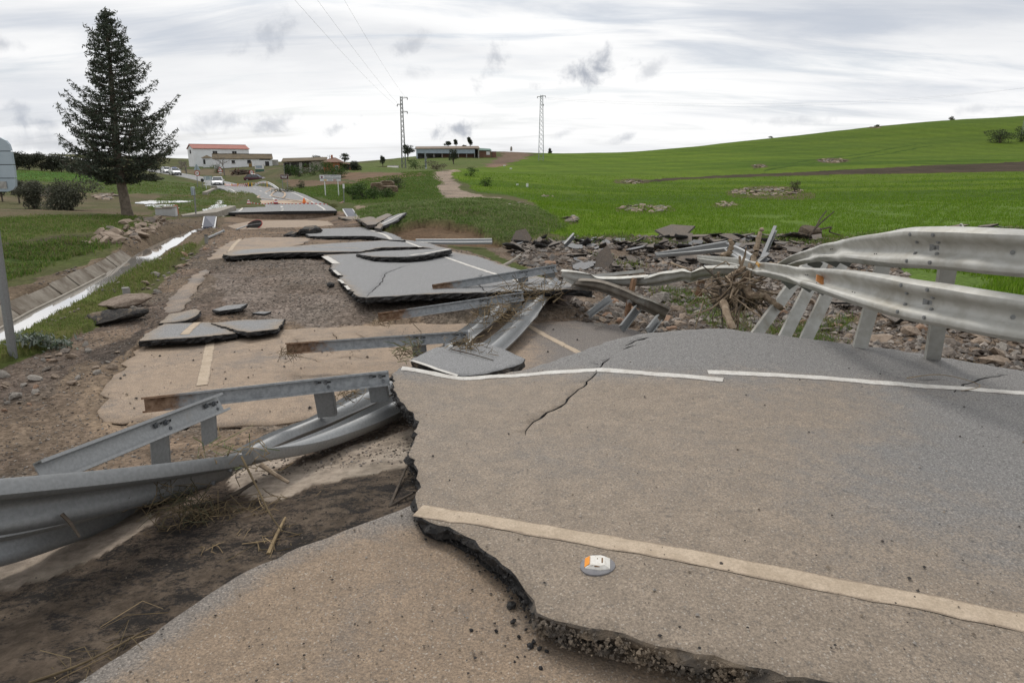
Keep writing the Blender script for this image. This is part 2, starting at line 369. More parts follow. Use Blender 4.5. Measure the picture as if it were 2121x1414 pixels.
# ================================================================== ground shape
GC = []   # ground control points
def gp(*rows):
    for r in rows:
        GC.append(at(r[0], r[1], z=r[2]) if len(r) == 3 else at(r[0], r[1], Y=r[3]))
for w_ in ((-4, -2, .42), (0, -2, .42), (4, -2, .40), (0, 0, .42), (-2, .5, .42), (3, 1, .36), (7, 2, .3), (-7, 2, .25), (9, 6, .1), (4, 3, .35), (6, 5, .2), (12, 3, .2), (-12, 4, .1), (-14, -1, .2), (14, -1, .2)): GC.append(Vector(w_))
gp((100,1414,.42),(600,1414,.43),(1100,1414,.40),(1500,1414,.36),(300,1250,.38),(870,1070,.43),(600,1150,.38),(1000,1150,.42),
   (300,1080,.26),(680,980,.24),(850,960,.30),(500,960,.12),(120,1100,.18),(600,870,.0),(200,950,.04),(0,1000,.08),(300,850,0),(100,850,.02),(650,780,0),(300,750,0),
   (900,740,-.03),(1100,700,-.02),(1250,710,-.02),(1200,680,-.02),(1400,760,.2),(1700,800,.25),(2000,850,.3),(650,690,.0),(850,672,.02),(1050,668,.0),
   (700,625,.14),(900,625,.16),(500,640,.10),(620,590,.20),(760,590,.20),(950,580,.24),(1100,590,.27),(450,580,.16),(380,620,.08),(330,690,.04),(250,740,.03),(60,800,.05),(0,850,.05),
   (560,548,.10),(440,530,.06),(700,540,.08),(900,530,.10),(1050,545,.05),(500,500,.02),(640,500,.0),(850,505,-.05),(600,470,-.42),(700,465,-.6),(520,465,-.5),(600,455,-.95),(540,455,-.9),(670,453,-.95),
   (290,640,.05),(220,690,.06),(60,740,.05),(0,760,.06),(150,665,.02),(120,680,.02),(250,595,.0),(330,548,-.02),(400,508,-.05),(450,480,-.12),(470,455,-.5))
# left of the ditch
gp((0,650,.12),(100,600,.10),(60,625,.08),(220,540,.06),(300,500,-.02),(380,465,-.35),(60,540,.05),(150,500,.15),(60,482,.42),(180,478,.40),(260,470,.25),(330,455,-.1),(100,465,.42),
   (0,470,.45),(-150,480,.5),(-150,640,.05))
gp((265,447,0,30),(150,437,0,35),(60,432,0,36),(330,440,0,36),(420,443,0,38),(380,425,0,46),(300,415,0,50),(450,425,0,47),(200,400,0,52),(60,405,0,52),(200,385,0,62),(60,378,0,64),(-100,400,0,50),(-150,430,0,36),
   (130,357,0,90),(40,350,0,92),(-100,350,0,92),(130,335,0,180),(60,320,0,258),(130,318,0,262),(-80,315,0,255),(240,325,0,240))
# far road and verges
gp((584,436,0,43),(584,425,0,50),(548,400,0,67),(505,388,0,92),(458,384,0,114),(405,372,0,132),(350,360,0,152),(300,352,0,180),(480,410,0,56),(500,440,-.6),(400,400,0,66),(420,390,0,90),(330,370,0,120),
   (640,415,0,56),(720,415,0,54),(672,407,0,60),(610,395,0,75),(560,380,0,115),(530,376,0,137),(640,380,0,95),(700,390,0,75),(620,365,0,125),(700,352,0,118),(480,368,0,160),(560,352,0,155),(600,349,0,140),
   (490,346,0,186),(560,344,0,186),(400,345,0,196),(340,345,0,215),(620,337,0,260),(750,345,0,150),(760,338,0,260))
# mound, barn hill, dirt track
gp((735,440,0,39),(760,470,0,27),(830,490,0,23),(900,497,0,23),(980,503,0,22.5),(860,462,0,26.5),(930,462,0,27),(990,475,0,26),(900,438,0,30),(850,430,0,33),(930,422,0,35),(1000,432,0,32),(1050,460,0,28),(1060,430,0,38),
   (960,412,0,48),(880,412,0,50),(800,415,0,46),(795,400,0,60),(760,385,0,75),(860,385,0,72),(930,385,0,70),(925,358,0,96),(1000,385,0,75),(980,360,0,100),(850,362,0,120),
   (835,357,0,168),(880,350,0,180),(870,326,0,258),(985,325,0,262),(930,338,0,215),(1010,330,0,262),(1050,313,0,300),(1090,318,0,305),(1060,340,0,200),(780,340,0,240),(930,318,0,300),(800,333,0,310))
# right field and hill
gp((1120,333,0,220),(1150,319,0,310),(1300,316,0,320),(1500,297,0,330),(1650,281,0,335),(1800,263,0,345),(1970,250,0,355),(2121,243,0,365),(2350,232,0,375),
   (1400,490,-.62),(1200,497,-.6),(1600,488,-.6),(1850,480,-.5),(2121,470,-.42),(2300,480,-.3),(1700,430,0,50),(1700,400,0,74),(1700,362,0,120),(1700,330,0,180),(1700,300,0,258),
   (1250,430,0,50),(1200,392,0,84),(1200,360,0,130),(1250,338,0,200),(1450,400,0,74),(1450,365,0,124),(1450,330,0,205),(2121,430,0,48),(2121,400,0,70),(2121,342,0,140),(2121,300,0,230),(2350,380,0,80),(2350,300,0,220),
   (1080,410,0,60),(1120,465,0,30),(1070,490,0,25))
# washed-out channel beside the road
gp((1100,520,-.25),(1200,520,-.42),(1350,540,-.42),(1500,530,-.5),(1650,530,-.45),(1800,560,-.2),(2050,600,.05),(1300,580,-.42),(1250,640,-.25),(1400,620,-.42),(1500,640,-.38),(1600,650,-.32),(1750,660,-.12),(1900,700,.12),(2100,740,.30),(2300,760,.35),
   (1040,525,-.05),(1180,610,-.2),(1320,670,-.12))
for X, Y, Z in ((-900,700,4),(-400,420,3),(-250,500,3),(0,520,4),(0,900,2),(300,520,8),(500,480,18),(700,700,8),(900,1000,4),(-900,1200,3),(0,1400,2),(900,1400,2),(-60,420,3),(80,420,3),(-600,200,4),(600,200,20),(500,80,6),(200,40,0),(120,12,.2),(-200,60,1.5),(-120,20,.6),(-60,4,.3),(60,2,.3)): GC.append(Vector((X, Y, Z)))
gx = np.array([p.x for p in GC]); gy = np.array([p.y for p in GC]); gzv = np.array([p.z for p in GC])
GT = TPS(np.stack([gx / (gy + 4.2), np.log(gy + 4.2)], 1), gzv / (gy + 4.2), reg=2e-3)
def g0(X, Y):
    X = np.asarray(X, float); Y = np.maximum(np.asarray(Y, float), -3.5)
    return GT(X / (Y + 4.2), np.log(Y + 4.2)) * (Y + 4.2)
def onground(px, py, it=14, z0=0.0):
    """where the sight line through a picture point meets the ground sheet (marching outwards)"""
    d = ray(px, py); ts = np.exp(np.linspace(math.log(1.2), math.log(900), 700))
    X, Y, Z = d.x * ts, d.y * ts, CZ + d.z * ts
    h = Z - g0(X, Y); k = np.argmax(h < 0)
    if h[k] >= 0: k = len(ts) - 1
    a = h[k - 1] / (h[k - 1] - h[k] + 1e-9) if k else 0
    t = ts[k - 1] + (ts[k] - ts[k - 1]) * a if k else ts[0]
    return Vector((d.x * t, d.y * t, CZ + d.z * t))
# ditch centre line (world XY) -------------------------------------------------
DITCH = [(p.x, p.y) for p in (at(-330,860,-.10), at(-90,757,-.10), at(42,682,-.10), at(110,642,-.10), at(160,616,-.10), at(228,580,-.11), at(282,550,-.13), at(321,522,-.16), at(362,499,-.20), at(405,481,-.30), at(432,472,-.40))]
def gz(X, Y):
    X = np.asarray(X, float); Y = np.asarray(Y, float); z = g0(X, Y)
    d, s_, _ = segdist(X, Y, DITCH)
    prof = np.where(s_ > 0, np.clip((d - 0.20) / 0.60, 0, 1), np.clip((d - 0.16) / 0.36, 0, 1)); prof = prof * prof * (3 - 2 * prof)
    fade = np.clip((31.5 - Y) / 2.5, 0, 1)
    return z + (np.minimum(z, -0.30 - np.clip(Y - 20, 0, 12) * .025) - z) * (1 - prof) * fade
def gzs(x, y): return float(gz(np.array([x]), np.array([y]))[0])

# ================================================================== broken road slabs
PRESS = []   # (polygon XY, z function, clearance): the ground sheet is kept under these
def jag(pts, step, amp, seed):
    r = random.Random(seed); o = []
    for i in range(len(pts)):
        a, b = pts[i], pts[(i + 1) % len(pts)]; L = math.hypot(b[0] - a[0], b[1] - a[1]); n = max(1, int(L / step))
        nx, ny = (-(b[1] - a[1]) / (L + 1e-9), (b[0] - a[0]) / (L + 1e-9))
        for k in range(n):
            t = k / n; q = (r.random() + r.random() - 1) * amp if k else 0
            o.append((a[0] + (b[0] - a[0]) * t + nx * q, a[1] + (b[1] - a[1]) * t + ny * q))
    return o
def crackpoly(pl, w, seed):
    r = random.Random(seed); q = []
    for i in range(len(pl) - 1):
        a, b = pl[i], pl[i + 1]
        L = math.hypot(b[0] - a[0], b[1] - a[1]); k = max(2, int(L / 0.07))
        for j in range(k):
            t = j / k; q.append((a[0] + (b[0] - a[0]) * t + r.uniform(-1, 1) * 0.013, a[1] + (b[1] - a[1]) * t + r.uniform(-1, 1) * 0.013))
    q.append(pl[-1]); n = len(q); lft, rgt = [], []
    for i, p in enumerate(q):
        a, b = q[max(i - 1, 0)], q[min(i + 1, n - 1)]; L = math.hypot(b[0] - a[0], b[1] - a[1]) + 1e-9
        nx, ny = -(b[1] - a[1]) / L, (b[0] - a[0]) / L
        h = w * 0.5 * min(1, 3.2 * (1 - i / (n - 1)) + 0.15, 3 * i / (n - 1) + 0.35) * r.uniform(0.55, 1.3)
        lft.append((p[0] + nx * h, p[1] + ny * h)); rgt.append((p[0] - nx * h, p[1] - ny * h))
    return lft + rgt[::-1]
class Slab:
    def __init__(s, outline, inner=(), base=None):
        """outline / inner: (px, py, z) picture points with their height; base: z as height above the ground sheet"""
        s.P = []
        for q in list(outline) + list(inner):
            if base is None: s.P.append(at(q[0], q[1], z=q[2]))
            else:
                g = onground(q[0], q[1])
                for _ in range(4): g = at(q[0], q[1], z=min(g0(np.array([g.x]), np.array([g.y]))[0] + q[2], CZ - .4)) if py_ok(q) else g
                s.P.append(g)
        s.poly = [(p.x, p.y) for p in s.P[:len(outline)]]
        s.zf = TPS([(p.x, p.y) for p in s.P], [p.z for p in s.P], reg=3e-4)
    def z(s, x, y): return float(s.zf(np.array([x]), np.array([y]))[0])
    def on(s, px, py):
        z = s.P[0].z
        for _ in range(12):
            p = at(px, py, z=z); z = 0.5 * z + 0.5 * min(max(s.z(p.x, p.y), -2), 1.6)
        return at(px, py, z=z)
    def build(s, name, th, sp, mats, jstep=0.12, jamp=0.02, seed=1, cracks=(), mud=None, parent=None, press=0.03, rough=0.012, under=0.25, edge=0.0, mudside=None):
        poly = jag(s.poly, jstep, jamp, seed)
        holes = [crackpoly([(s.on(*q).x, s.on(*q).y) for q in pl], w, seed + 31 * k) for k, (pl, w) in enumerate(cracks)]
        A = np.array(poly); x0, y0 = A.min(0); x1, y1 = A.max(0); r = np.random.default_rng(seed)
        nx, ny = int((x1 - x0) / sp) + 2, int((y1 - y0) / sp) + 2
        G = np.stack(np.meshgrid(x0 + sp * np.arange(nx), y0 + sp * np.arange(ny)), -1).reshape(-1, 2) + r.uniform(-.3, .3, (nx * ny, 2)) * sp
        G = G[inpoly(G[:, 0], G[:, 1], poly)]
        d, _, _ = segdist(G[:, 0], G[:, 1], poly + [poly[0]]); G = G[d > sp * 0.35]
        for h in holes:
            d, _, _ = segdist(G[:, 0], G[:, 1], h + [h[0]]); G = G[d > sp * 0.12]
        pts = [Vector(p) for p in poly]; ed = [(i, (i + 1) % len(poly)) for i in range(len(poly))]
        for h in holes:
            b = len(pts); pts += [Vector(p) for p in h]; ed += [(b + i, b + (i + 1) % len(h)) for i in range(len(h))]
        pts += [Vector(p) for p in G.tolist()]
        vc, _, fc, *_ = geometry.delaunay_2d_cdt(pts, ed, [], 0, 1e-5)
        V2 = np.array([(v[0], v[1]) for v in vc]); T = np.array([f for f in fc if len(f) == 3])
        C = V2[T].mean(1); keep = inpoly(C[:, 0], C[:, 1], poly)
        for h in holes: keep &= ~inpoly(C[:, 0], C[:, 1], h)
        T = T[keep]
        v1 = V2[T[:, 1]] - V2[T[:, 0]]; v2 = V2[T[:, 2]] - V2[T[:, 0]]
        flip = (v1[:, 0] * v2[:, 1] - v1[:, 1] * v2[:, 0]) < 0; T[flip] = T[flip][:, ::-1]
        zt = s.zf(V2[:, 0], V2[:, 1]) + (fbm(V2[:, 0] * 6, V2[:, 1] * 6, 5) - 0.5) * rough
        n = len(V2); E = {}
        for t in T.tolist():
            for a, b in ((t[0], t[1]), (t[1], t[2]), (t[2], t[0])): E[(a, b)] = 1
        be = [e for e in E if (e[1], e[0]) not in E]
        V = [(x, y, z) for (x, y), z in zip(V2.tolist(), zt.tolist())]; Fs = T.tolist(); mi = [0] * len(Fs)
        bn = {}
        for a, b in be:                                   # outward normals at boundary vertices
            ex, ey = V2[b] - V2[a]; L = math.hypot(ex, ey) + 1e-9
            for k in (a, b): q = bn.setdefault(k, [0, 0]); q[0] += ey / L; q[1] -= ex / L
        rings = {}
        for k, (ox, oy) in bn.items():
            L = math.hypot(ox, oy) + 1e-9; ids = [k]
            for fr in (0.12, 0.45, 0.75, 1.0):
                o_ = (r.uniform(-.35, .35) - (under if fr > .9 else 0.0) - (.25 * under if fr > .7 else 0) + .05) * th
                if fr < .2: o_ = r.uniform(-0.02, 0.12) * th
                V.append((V2[k][0] + ox / L * o_, V2[k][1] + oy / L * o_, zt[k] - th * fr * r.uniform(.9, 1.1))); ids.append(len(V) - 1)
            rings[k] = ids
        for a, b in be:
            for j in range(4):
                Fs += [[rings[b][j], rings[a][j], rings[a][j + 1]], [rings[b][j], rings[a][j + 1], rings[b][j + 1]]]; mi += [1, 1]
        nb = len(V); V += [(x, y, z - th) for (x, y), z in zip(V2.tolist(), zt.tolist())]
        Fs += [[nb + t[2], nb + t[1], nb + t[0]] for t in T.tolist()]; mi += [1] * len(T)
        V = np.array(V)
        c0 = np.array(wloc(parent)) if parent is not None else np.array([V[:, 0].mean(), V[:, 1].mean(), V[:, 2].min()])
        me = npmesh(name, V - c0, Fs, mats, mi, False)
        a = me.attributes.new('mud', 'FLOAT', 'POINT')
        pxx, pyy = pix(V[:, 0], V[:, 1], V[:, 2])
        mv = np.zeros(len(V)) if mud is None else mud(V[:, 0], V[:, 1], pxx, pyy) * np.ones(len(V))
        if edge: mv = mv + edge * np.exp(-segdist(V[:, 0], V[:, 1], poly + [poly[0]])[0] / .22) * (.4 + fbm(V[:, 0] * 1.7, V[:, 1] * 1.7, 91))
        a.data.foreach_set('value', mv.astype(np.float32))
        if mudside is not None:
            me.materials.append(TARSOIL)
            for p in me.polygons:
                if p.material_index == 1:
                    v_ = V[p.vertices[0]]; q_ = pix(v_[0], v_[1], v_[2])
                    if mudside(float(q_[0]), float(q_[1])): p.material_index = 2
        for p in me.polygons: p.use_smooth = (p.material_index == 0)
        s.o = link(name, me, parent, None if parent is not None else Vector(c0)); s.th = th
        if press is not None: PRESS.append((poly, s.zf, th + press))
        return s.o
    def line(s, pl, w, m, name='lane_line', h=0.0025, worn=0.0, seed=3, world_pts=None):
        r = random.Random(seed); q = [s.on(*p) for p in pl] if world_pts is None else world_pts
        pts = []
        for i in range(len(q) - 1):
            L = (q[i + 1] - q[i]).length; k = max(1, int(L / 0.07))
            pts += [q[i].lerp(q[i + 1], j / k) for j in range(k)]
        pts.append(q[-1]); V = []; Fs = []; c0 = s.o.location if s.o.parent is None else wloc(s.o)
        for i, p in enumerate(pts):
            t = (pts[min(i + 1, len(pts) - 1)] - pts[max(i - 1, 0)]); L = math.hypot(t.x, t.y) + 1e-9; nx, ny = -t.y / L, t.x / L
            for j in (-1, -0.72, 0.72, 1):
                k = w / 2 * j + (r.uniform(-1, 1) * (0.002 + worn * 0.16) if abs(j) > .9 else 0)
                x, y = p.x + nx * k, p.y + ny * k
                V.append((x - c0.x, y - c0.y, s.z(x, y) + h + 0.002 * (1 if abs(j) < .9 else 0) - c0.z + (float(fbm(np.array([x * 6]), np.array([y * 6]), 5)[0]) - .5) * .012))
        for i in range(len(pts) - 1):
            for j in range(3): Fs.append([i * 4 + j, i * 4 + j + 1, (i + 1) * 4 + j + 1, (i + 1) * 4 + j])
        me_ = npmesh(name, V, Fs, [m], None, True); a_ = me_.attributes.new('rim', 'FLOAT', 'POINT'); a_.data.foreach_set('value', np.tile(np.array([1, 0, 0, 1], np.float32), len(V) // 4)); return link(name, me_, s.o)
def py_ok(q): return q[1] > 350

# --- the big near slab -----------------------------------------------------
S1 = Slab([(865,1052,.53),(869,1000,.53),(862,966,.52),(846,940,.51),(860,905,.51),(869,872,.50),(846,850,.49),(823,822,.49),(813,792,.50),(816,771,.50),(832,760,.50),
           (900,770,.45),(957,782,.41),(1010,779,.42),(1090,765,.43),(1180,736,.48),(1262,706,.55),(1330,691,.59),(1400,685,.61),(1490,680,.63),(1560,688,.62),(1700,704,.58),(1850,724,.55),
           (2000,748,.52),(2140,772,.50),(2500,810,.48),(2800,1000,.48),(2800,1350,.48),(2200,1480,.50),(1900,1440,.53),(1700,1408,.55),(1560,1380,.56),(1440,1355,.57),(1330,1328,.57),(1220,1300,.57),(1150,1284,.56),
           (1112,1268,.55),(1088,1222,.55),(1040,1168,.55),(985,1118,.55),(930,1090,.54),(875,1072,.53)],
          [(1240,765,.52),(1100,778,.44),(1240,900,.52),(1000,900,.50),(1240,1050,.56),(1500,800,.57),(1500,950,.57),(1800,900,.56),(1600,1150,.585),(2000,1150,.56),(1300,1200,.585),(950,810,.44),(2000,1300,.55)])
def mud1(x, y, px, py):
    g = 0.72 - 0.85 * np.clip((px - 1450) / 800, 0, 1.1) * np.clip((1250 - py) / 300, 0, 1)
    g -= 0.7 * np.clip((800 - py) / 60, 0, 1)
    return g
tag(S1.build('road_fragment', .085, .085, [A_TOP, TAR], .05, .022, 5, mudside=lambda x, y: x > 1105 and y > 1200, mud=mud1, under=0.5, cracks=[
    ([(1236,771),(1212,797),(1198,806),(1170,834),(1146,848),(1116,868),(1096,884),(1088,902)], .022), ([(1238,766),(1246,756),(1258,748),(1263,742)], .014), ([(1228,752),(1240,756)], .010), ([(1296,716),(1316,707),(1345,698)], .030),
    ([(1290,724),(1318,714)], .018), ([(1978,812),(1996,797),(2030,786),(2088,776)], .020), ([(1896,788),(1950,786)], .010)]),
    'huge buckled near asphalt slab with two road lines and a reflective stud', 'road slab')
def edge_crumbs(S, pts, n, smin, smax, m, seed, name='crumbling_edge'):
    """broken aggregate standing out of a torn edge; one joined part of the slab"""
    r = np.random.default_rng(seed); q = [S.on(*t) for t in pts]; L = [0]
    for a_, b_ in zip(q[:-1], q[1:]): L.append(L[-1] + (b_ - a_).length)
    base = np.array([(1, 0, 0), (-.3, .9, .1), (-.8, -.5, 0), (.2, -.9, .2), (.1, .1, .8), (0, 0, -.8)]) * .5; fc = np.array([(0, 1, 4), (1, 2, 4), (2, 3, 4), (3, 0, 4), (1, 0, 5), (2, 1, 5), (3, 2, 5), (0, 3, 5)]); V = []; Fs = []
    for k in range(n):
        u = r.random() * L[-1]; i = min(int(np.searchsorted(L, u)) - 1, len(q) - 2); i = max(i, 0); p_ = q[i].lerp(q[i + 1], (u - L[i]) / (L[i + 1] - L[i] + 1e-9)); s_ = smin * (smax / smin) ** (r.random() ** 1.6); dpt = r.random() ** .8 * S.th
        t_ = (q[i + 1] - q[i]).normalized(); o_ = Vector((t_.y, -t_.x, 0)) * r.normal(-.004, .012); c_ = p_ + o_ - Vector((0, 0, dpt + .003)); A3 = Euler(r.uniform(0, 6, 3)).to_matrix()
        b0 = len(V); V += [tuple(c_ + A3 @ (Vector(v) * s_ * r.uniform(.7, 1.3)) - S.o.location) for v in base]; Fs += [[b0 + j for j in f] for f in fc]
    o = link(name, npmesh(name, V, Fs, [m]), S.o); o['kind'] = 'stuff'
edge_crumbs(S1, [(1118,1274),(1112,1270),(1088,1224),(1040,1170),(985,1120),(930,1092),(866,1056),(869,1000),(862,966),(846,940),(860,905),(869,872),(846,850),(823,822),(813,792)], 950, .007, .022, TAR, 1)
edge_crumbs(S1, [(1800,1428),(1440,1358),(1330,1332),(1220,1304),(1150,1288),(1112,1272)], 900, .008, .03, TARSOIL, 2)
S1.line([(832,763),(900,774),(957,784),(1030,780),(1130,772),(1240,766),(1370,776),(1498,787)], .11, PAINT)
S1.line([(1466,771),(1650,780),(1850,795),(2121,814),(2300,828)], .11, PAINT, seed=4)
S1.line([(866,1057),(1000,1078),(1200,1113),(1500,1168),(1800,1226),(2121,1290),(2400,1345)], .115, PAINTMUD, 'edge_line', worn=.02, seed=5)
# --- tilted flap behind the fold
S2 = Slab([(852,744,.47),(880,730,.40),(905,719,.37),(950,716,.34),(1000,709,.32),(1040,721,.29),(1087,743,.27),(1080,753,.28),(1040,766,.31),(1000,775,.36),(958,780,.395),(905,764,.45)])
tag(S2.build('road_fragment', .07, .08, [A_GREY, TARMUD], .08, .015, 6, mud=lambda x, y, a, b: -.25), 'small tilted asphalt flap wedged behind the fold of the huge slab', 'road slab')
S2.line([(853,746),(905,765),(948,778)], .07, PAINT)
# --- mud covered carriageway between the debris
ROADK = dict(kind='structure')
S3 = Slab([(205,862,.012),(214,805,.012),(262,745,.012),(296,712,.012),(420,694,.012),(600,682,.012),(850,670,.012),(1088,668,.008),(1190,664,.008),(1290,672,.0),(1335,690,.0),(1300,740,.0),(1150,800,.0),(1000,830,.0),(870,850,.008),(760,858,.008),(640,866,.008),(560,880,.008),(450,884,.008),(330,878,.008)],
          [(600,760,.012),(900,740,.008),(400,800,.012)])
tag(S3.build('muddy_road', .02, .16, [A_MUD, A_MUD], .16, .10, 8, mud=lambda x, y, px, py: 0.12 - .5 * np.clip((px - 1050) / 120, 0, 1) + 0 * px, rough=.02, cracks=[
    ([(690,690),(700,705),(725,712),(745,728)], .018), ([(640,708),(668,716),(690,733)], .014), ([(735,690),(752,698),(748,716)], .014), ([(600,738),(640,742),(668,752)], .012), ([(700,742),(730,738),(760,745)], .012), ([(610,700),(628,722),(622,740)], .012)]), kind='structure')
S3.line([(437,700),(430,740),(418,798)], .12, PAINTMUD, 'edge_line', worn=.03)
S3.line([(1082,668),(1130,695),(1200,731),(1260,760)], .10, PAINTMUD, 'edge_line', worn=.02)
def gslab(name, pts, seed, mud):
    s = Slab([(x, y, onground(x, y).z + .008) for x, y in pts]); tag(s.build(name, .02, .2, [A_MUD, A_MUD], .18, .10, seed, mud=mud, rough=.02), kind='structure'); return s
G1_ = gslab('muddy_road', [(425,540),(455,512),(476,500),(520,492),(600,491),(650,494),(625,506),(560,520),(470,534)], 71, lambda *a: .05)
G1_.line([(470,530),(484,508),(498,495)], .12, PAINTMUD, 'edge_line', worn=.05)
gslab('muddy_road', [(335,650),(352,622),(378,592),(412,562),(434,556),(424,578),(398,612),(372,644)], 72, lambda *a: -.1)
gslab('muddy_road', [(470,468),(520,458),(600,456),(680,458),(700,466),(640,470),(560,472),(500,476)], 73, lambda *a: .3)
# --- foreground brown layer
S10 = Slab([(-60,1560,.45),(120,1440,.45),(225,1372,.445),(318,1312,.44),(335,1296,.44),(430,1232,.44),(520,1180,.435),(620,1132,.435),(760,1082,.44),(868,1042,.44),(1000,1045,.42),(1200,1150,.41),(1500,1330,.42),(1700,1500,.42),(1500,1900,.43),(900,2100,.45),(200,1900,.45)], [(700,1250,.45),(700,1450,.45)])
tag(S10.build('lower_road', .035, .09, [A_LOW, TARMUD], .06, .012, 9, mud=lambda x, y, px, py: .30 - .6 * np.exp(-((segdist(px, py, [(120,1440),(318,1312),(520,1180),(868,1042)])[0]) / (22.0 + 26 * fbm(x * 2.2, y * 2.2, 19))) ** 2), rough=.02, press=.02), kind='structure')
# --- pieces at the left edge of the muddy road
LM = [A_GREY, TAR]
P1 = Slab([(288,706,.13),(303,690,.10),(342,669,.07),(432,667,.08),(480,681,.09),(488,690,.10),(400,699,.14)])
tag(P1.build('road_fragment', .075, .07, LM, .05, .02, 11, edge=.8, mud=lambda *a: .15), 'broken asphalt piece with a dash of white line on the muddy road', 'road slab')
P1.line([(382,693),(392,682),(409,668)], .11, PAINTMUD)
P2 = Slab([(437,669,.10),(490,663,.08),(560,660,.08),(590,661,.08),(575,681,.12),(512,688,.14),(488,683,.13)])
tag(P2.build('road_fragment', .065, .07, LM, .05, .022, 12, edge=.8, mud=lambda *a: .2), 'flat cracked asphalt piece touching the one with the white dash', 'road slab')
P3 = Slab([(329,670,.08),(350,651,.12),(402,640,.17),(417,643,.20),(405,655,.16),(385,664,.11)])
tag(P3.build('road_fragment', .06, .07, LM, .05, .022, 13, edge=.8, mud=lambda *a: .25), 'curled asphalt piece behind the one with the white dash', 'road slab')
P4 = Slab([(440,641,.17),(470,632,.19),(512,629,.22),(498,638,.20),(455,644,.17)])
tag(P4.build('road_fragment', .05, .06, LM, .07, .012, 14), 'small asphalt sliver lying alone on the gravel', 'road slab')
P5 = Slab([(522,648,.16),(540,645,.17),(562,645,.17),(548,650,.16)])
tag(P5.build('road_fragment', .03, .06, LM, .07, .01, 15), 'tiny thin asphalt flake on the gravel beside the sliver', 'road slab')
# --- big lane slab
S5 = Slab([(670,528,.20),(690,545,.25),(686,556,.27),(711,572,.28),(703,577,.29),(724,598,.31),(736,611,.33),(760,616,.34),(900,608,.36),(1050,604,.38),(1180,599,.43),(1226,603,.44),(1185,585,.40),(1120,574,.34),(1055,552,.26),(990,531,.20),(930,519,.16),(880,516,.15),(760,522,.17)], [(850,560,.27),(950,560,.28)])
tag(S5.build('road_fragment', .095, .14, [A_GREY, TAR], .06, .04, 16, edge=.6, cracks=[([(760,614),(790,585),(800,565),(850,548)], .02), ([(1010,606),(985,585),(1000,568)], .02)], mud=lambda x, y, px, py: .05 + .3 * np.clip((545 - py) / 30, 0, 1)), 'large flat grey lane slab with a broken black front edge on gravel', 'road slab')
S5.line([(673,531),(684,538),(697,546)], .17, PAINT); S5.line([(903,526),(960,546),(1072,582)], .10, PAINT)
for a, b, c_ in (((692,560),(704,570),.07), ((702,579),(712,587),.06), ((716,592),(724,600),.06)): S5.line([a, b], c_, PAINT, worn=.04, seed=int(a[0]))
S6 = Slab([(463,527,.20),(480,518,.13),(600,510,.12),(700,503,.08),(830,496,.02),(885,502,.04),(935,517,.12),(905,516,.14),(870,511,.10),(790,513,.18),(745,521,.22),(680,522,.25),(560,524,.25),(480,530,.21)])
tag(S6.build('road_fragment', .11, .15, [A_GREY, TAR], .10, .04, 17, edge=.9, mud=lambda x, y, px, py: .45 - .5 * np.clip((px - 600) / 150, 0, 1)), 'long bowed asphalt slab arching up across the road', 'road slab')
S6.line([(560,513),(640,511),(745,515)], .05, PAINTMUD); S6.line([(832,498),(850,504),(872,512)], .12, PAINT)
S7 = Slab([(738,526,.28),(790,520,.26),(880,516,.24),(925,514,.30),(934,517,.34),(882,528,.36),(842,532,.36),(776,532,.34)])
tag(S7.build('road_fragment', .10, .14, [A_GREY, TAR], .08, .035, 18, edge=.5, mud=lambda *a: .0), 'crescent asphalt slab resting on the large flat lane slab', 'road slab')
S7.line([(848,529),(882,525),(930,516)], .14, PAINT)
S8 = Slab([(622,479,-.02),(642,475,-.05),(750,470,-.16),(766,472,-.16),(802,481,-.02),(840,498,.10),(812,497,.08),(768,489,.10),(700,489,.07),(642,489,.06)])
tag(S8.build('road_fragment', .11, .18, [A_GREY, TAR], .1, .05, 19, edge=.6, mud=lambda *a: -.1), 'flat grey slab with an edge line beyond the bowed slab', 'road slab')
S8.line([(752,471),(785,482),(810,496)], .13, PAINT)
P6 = Slab([(588,486,.0),(606,478,.1),(622,474,.20),(652,472,.20),(664,474,.12),(640,479,.10),(610,484,.04)])
tag(P6.build('road_fragment', .16, .2, [TARMUD, TAR], .12, .04, 20), 'dark upturned asphalt piece at the corner of the grey slab', 'road slab')
P7 = Slab([(624,474,.16),(632,468,.22),(655,467,.22),(664,472,.16),(645,475,.16)])
tag(P7.build('road_fragment', .2, .2, [TARMUD, TARMUD], .12, .05, 21), 'rounded muddy asphalt lump on the dark upturned piece', 'road slab')
def wslab(pts, th, label, seed, m=None, line=None, sp=.25):
    s = Slab([(0, 0, 0)] * 0 or [(1060, 800, 0)], [(1000, 800, 0), (1000, 900, 0)]) if False else Slab.__new__(Slab)
    s.P = [at(p[0], p[1], Y=min(p[2], onground(p[0], p[1]).y * .95 - .5)) for p in pts]; s.poly = [(p.x, p.y) for p in s.P]
    c_ = sum(s.P, Vector((0, 0, 0))) / len(s.P)
    s.zf = TPS(s.poly, [p.z for p in s.P], reg=1e-3)
    tag(s.build('road_fragment', th, sp, m or [A_GREY, TAR], .2, .03, seed, press=None), label, 'road slab'); return s
wslab([(700,449,34.5),(728,455,33.5),(760,466,30.5),(778,465,30.0),(800,452,30.5),(812,446,31),(803,442,32.5),(778,452,33),(745,447,35)], .12, 'scooped asphalt sheet curling up against the grassy mound', 22, [A_LOW, TARMUD])
q = wslab([(786,470,27.6),(800,466,28),(822,456,28.6),(838,443,29.4),(842,440,29.8),(826,443,30.4),(806,450,30),(790,461,29)], .1, 'tilted asphalt sheet with a white line leaning on the grassy mound', 23)
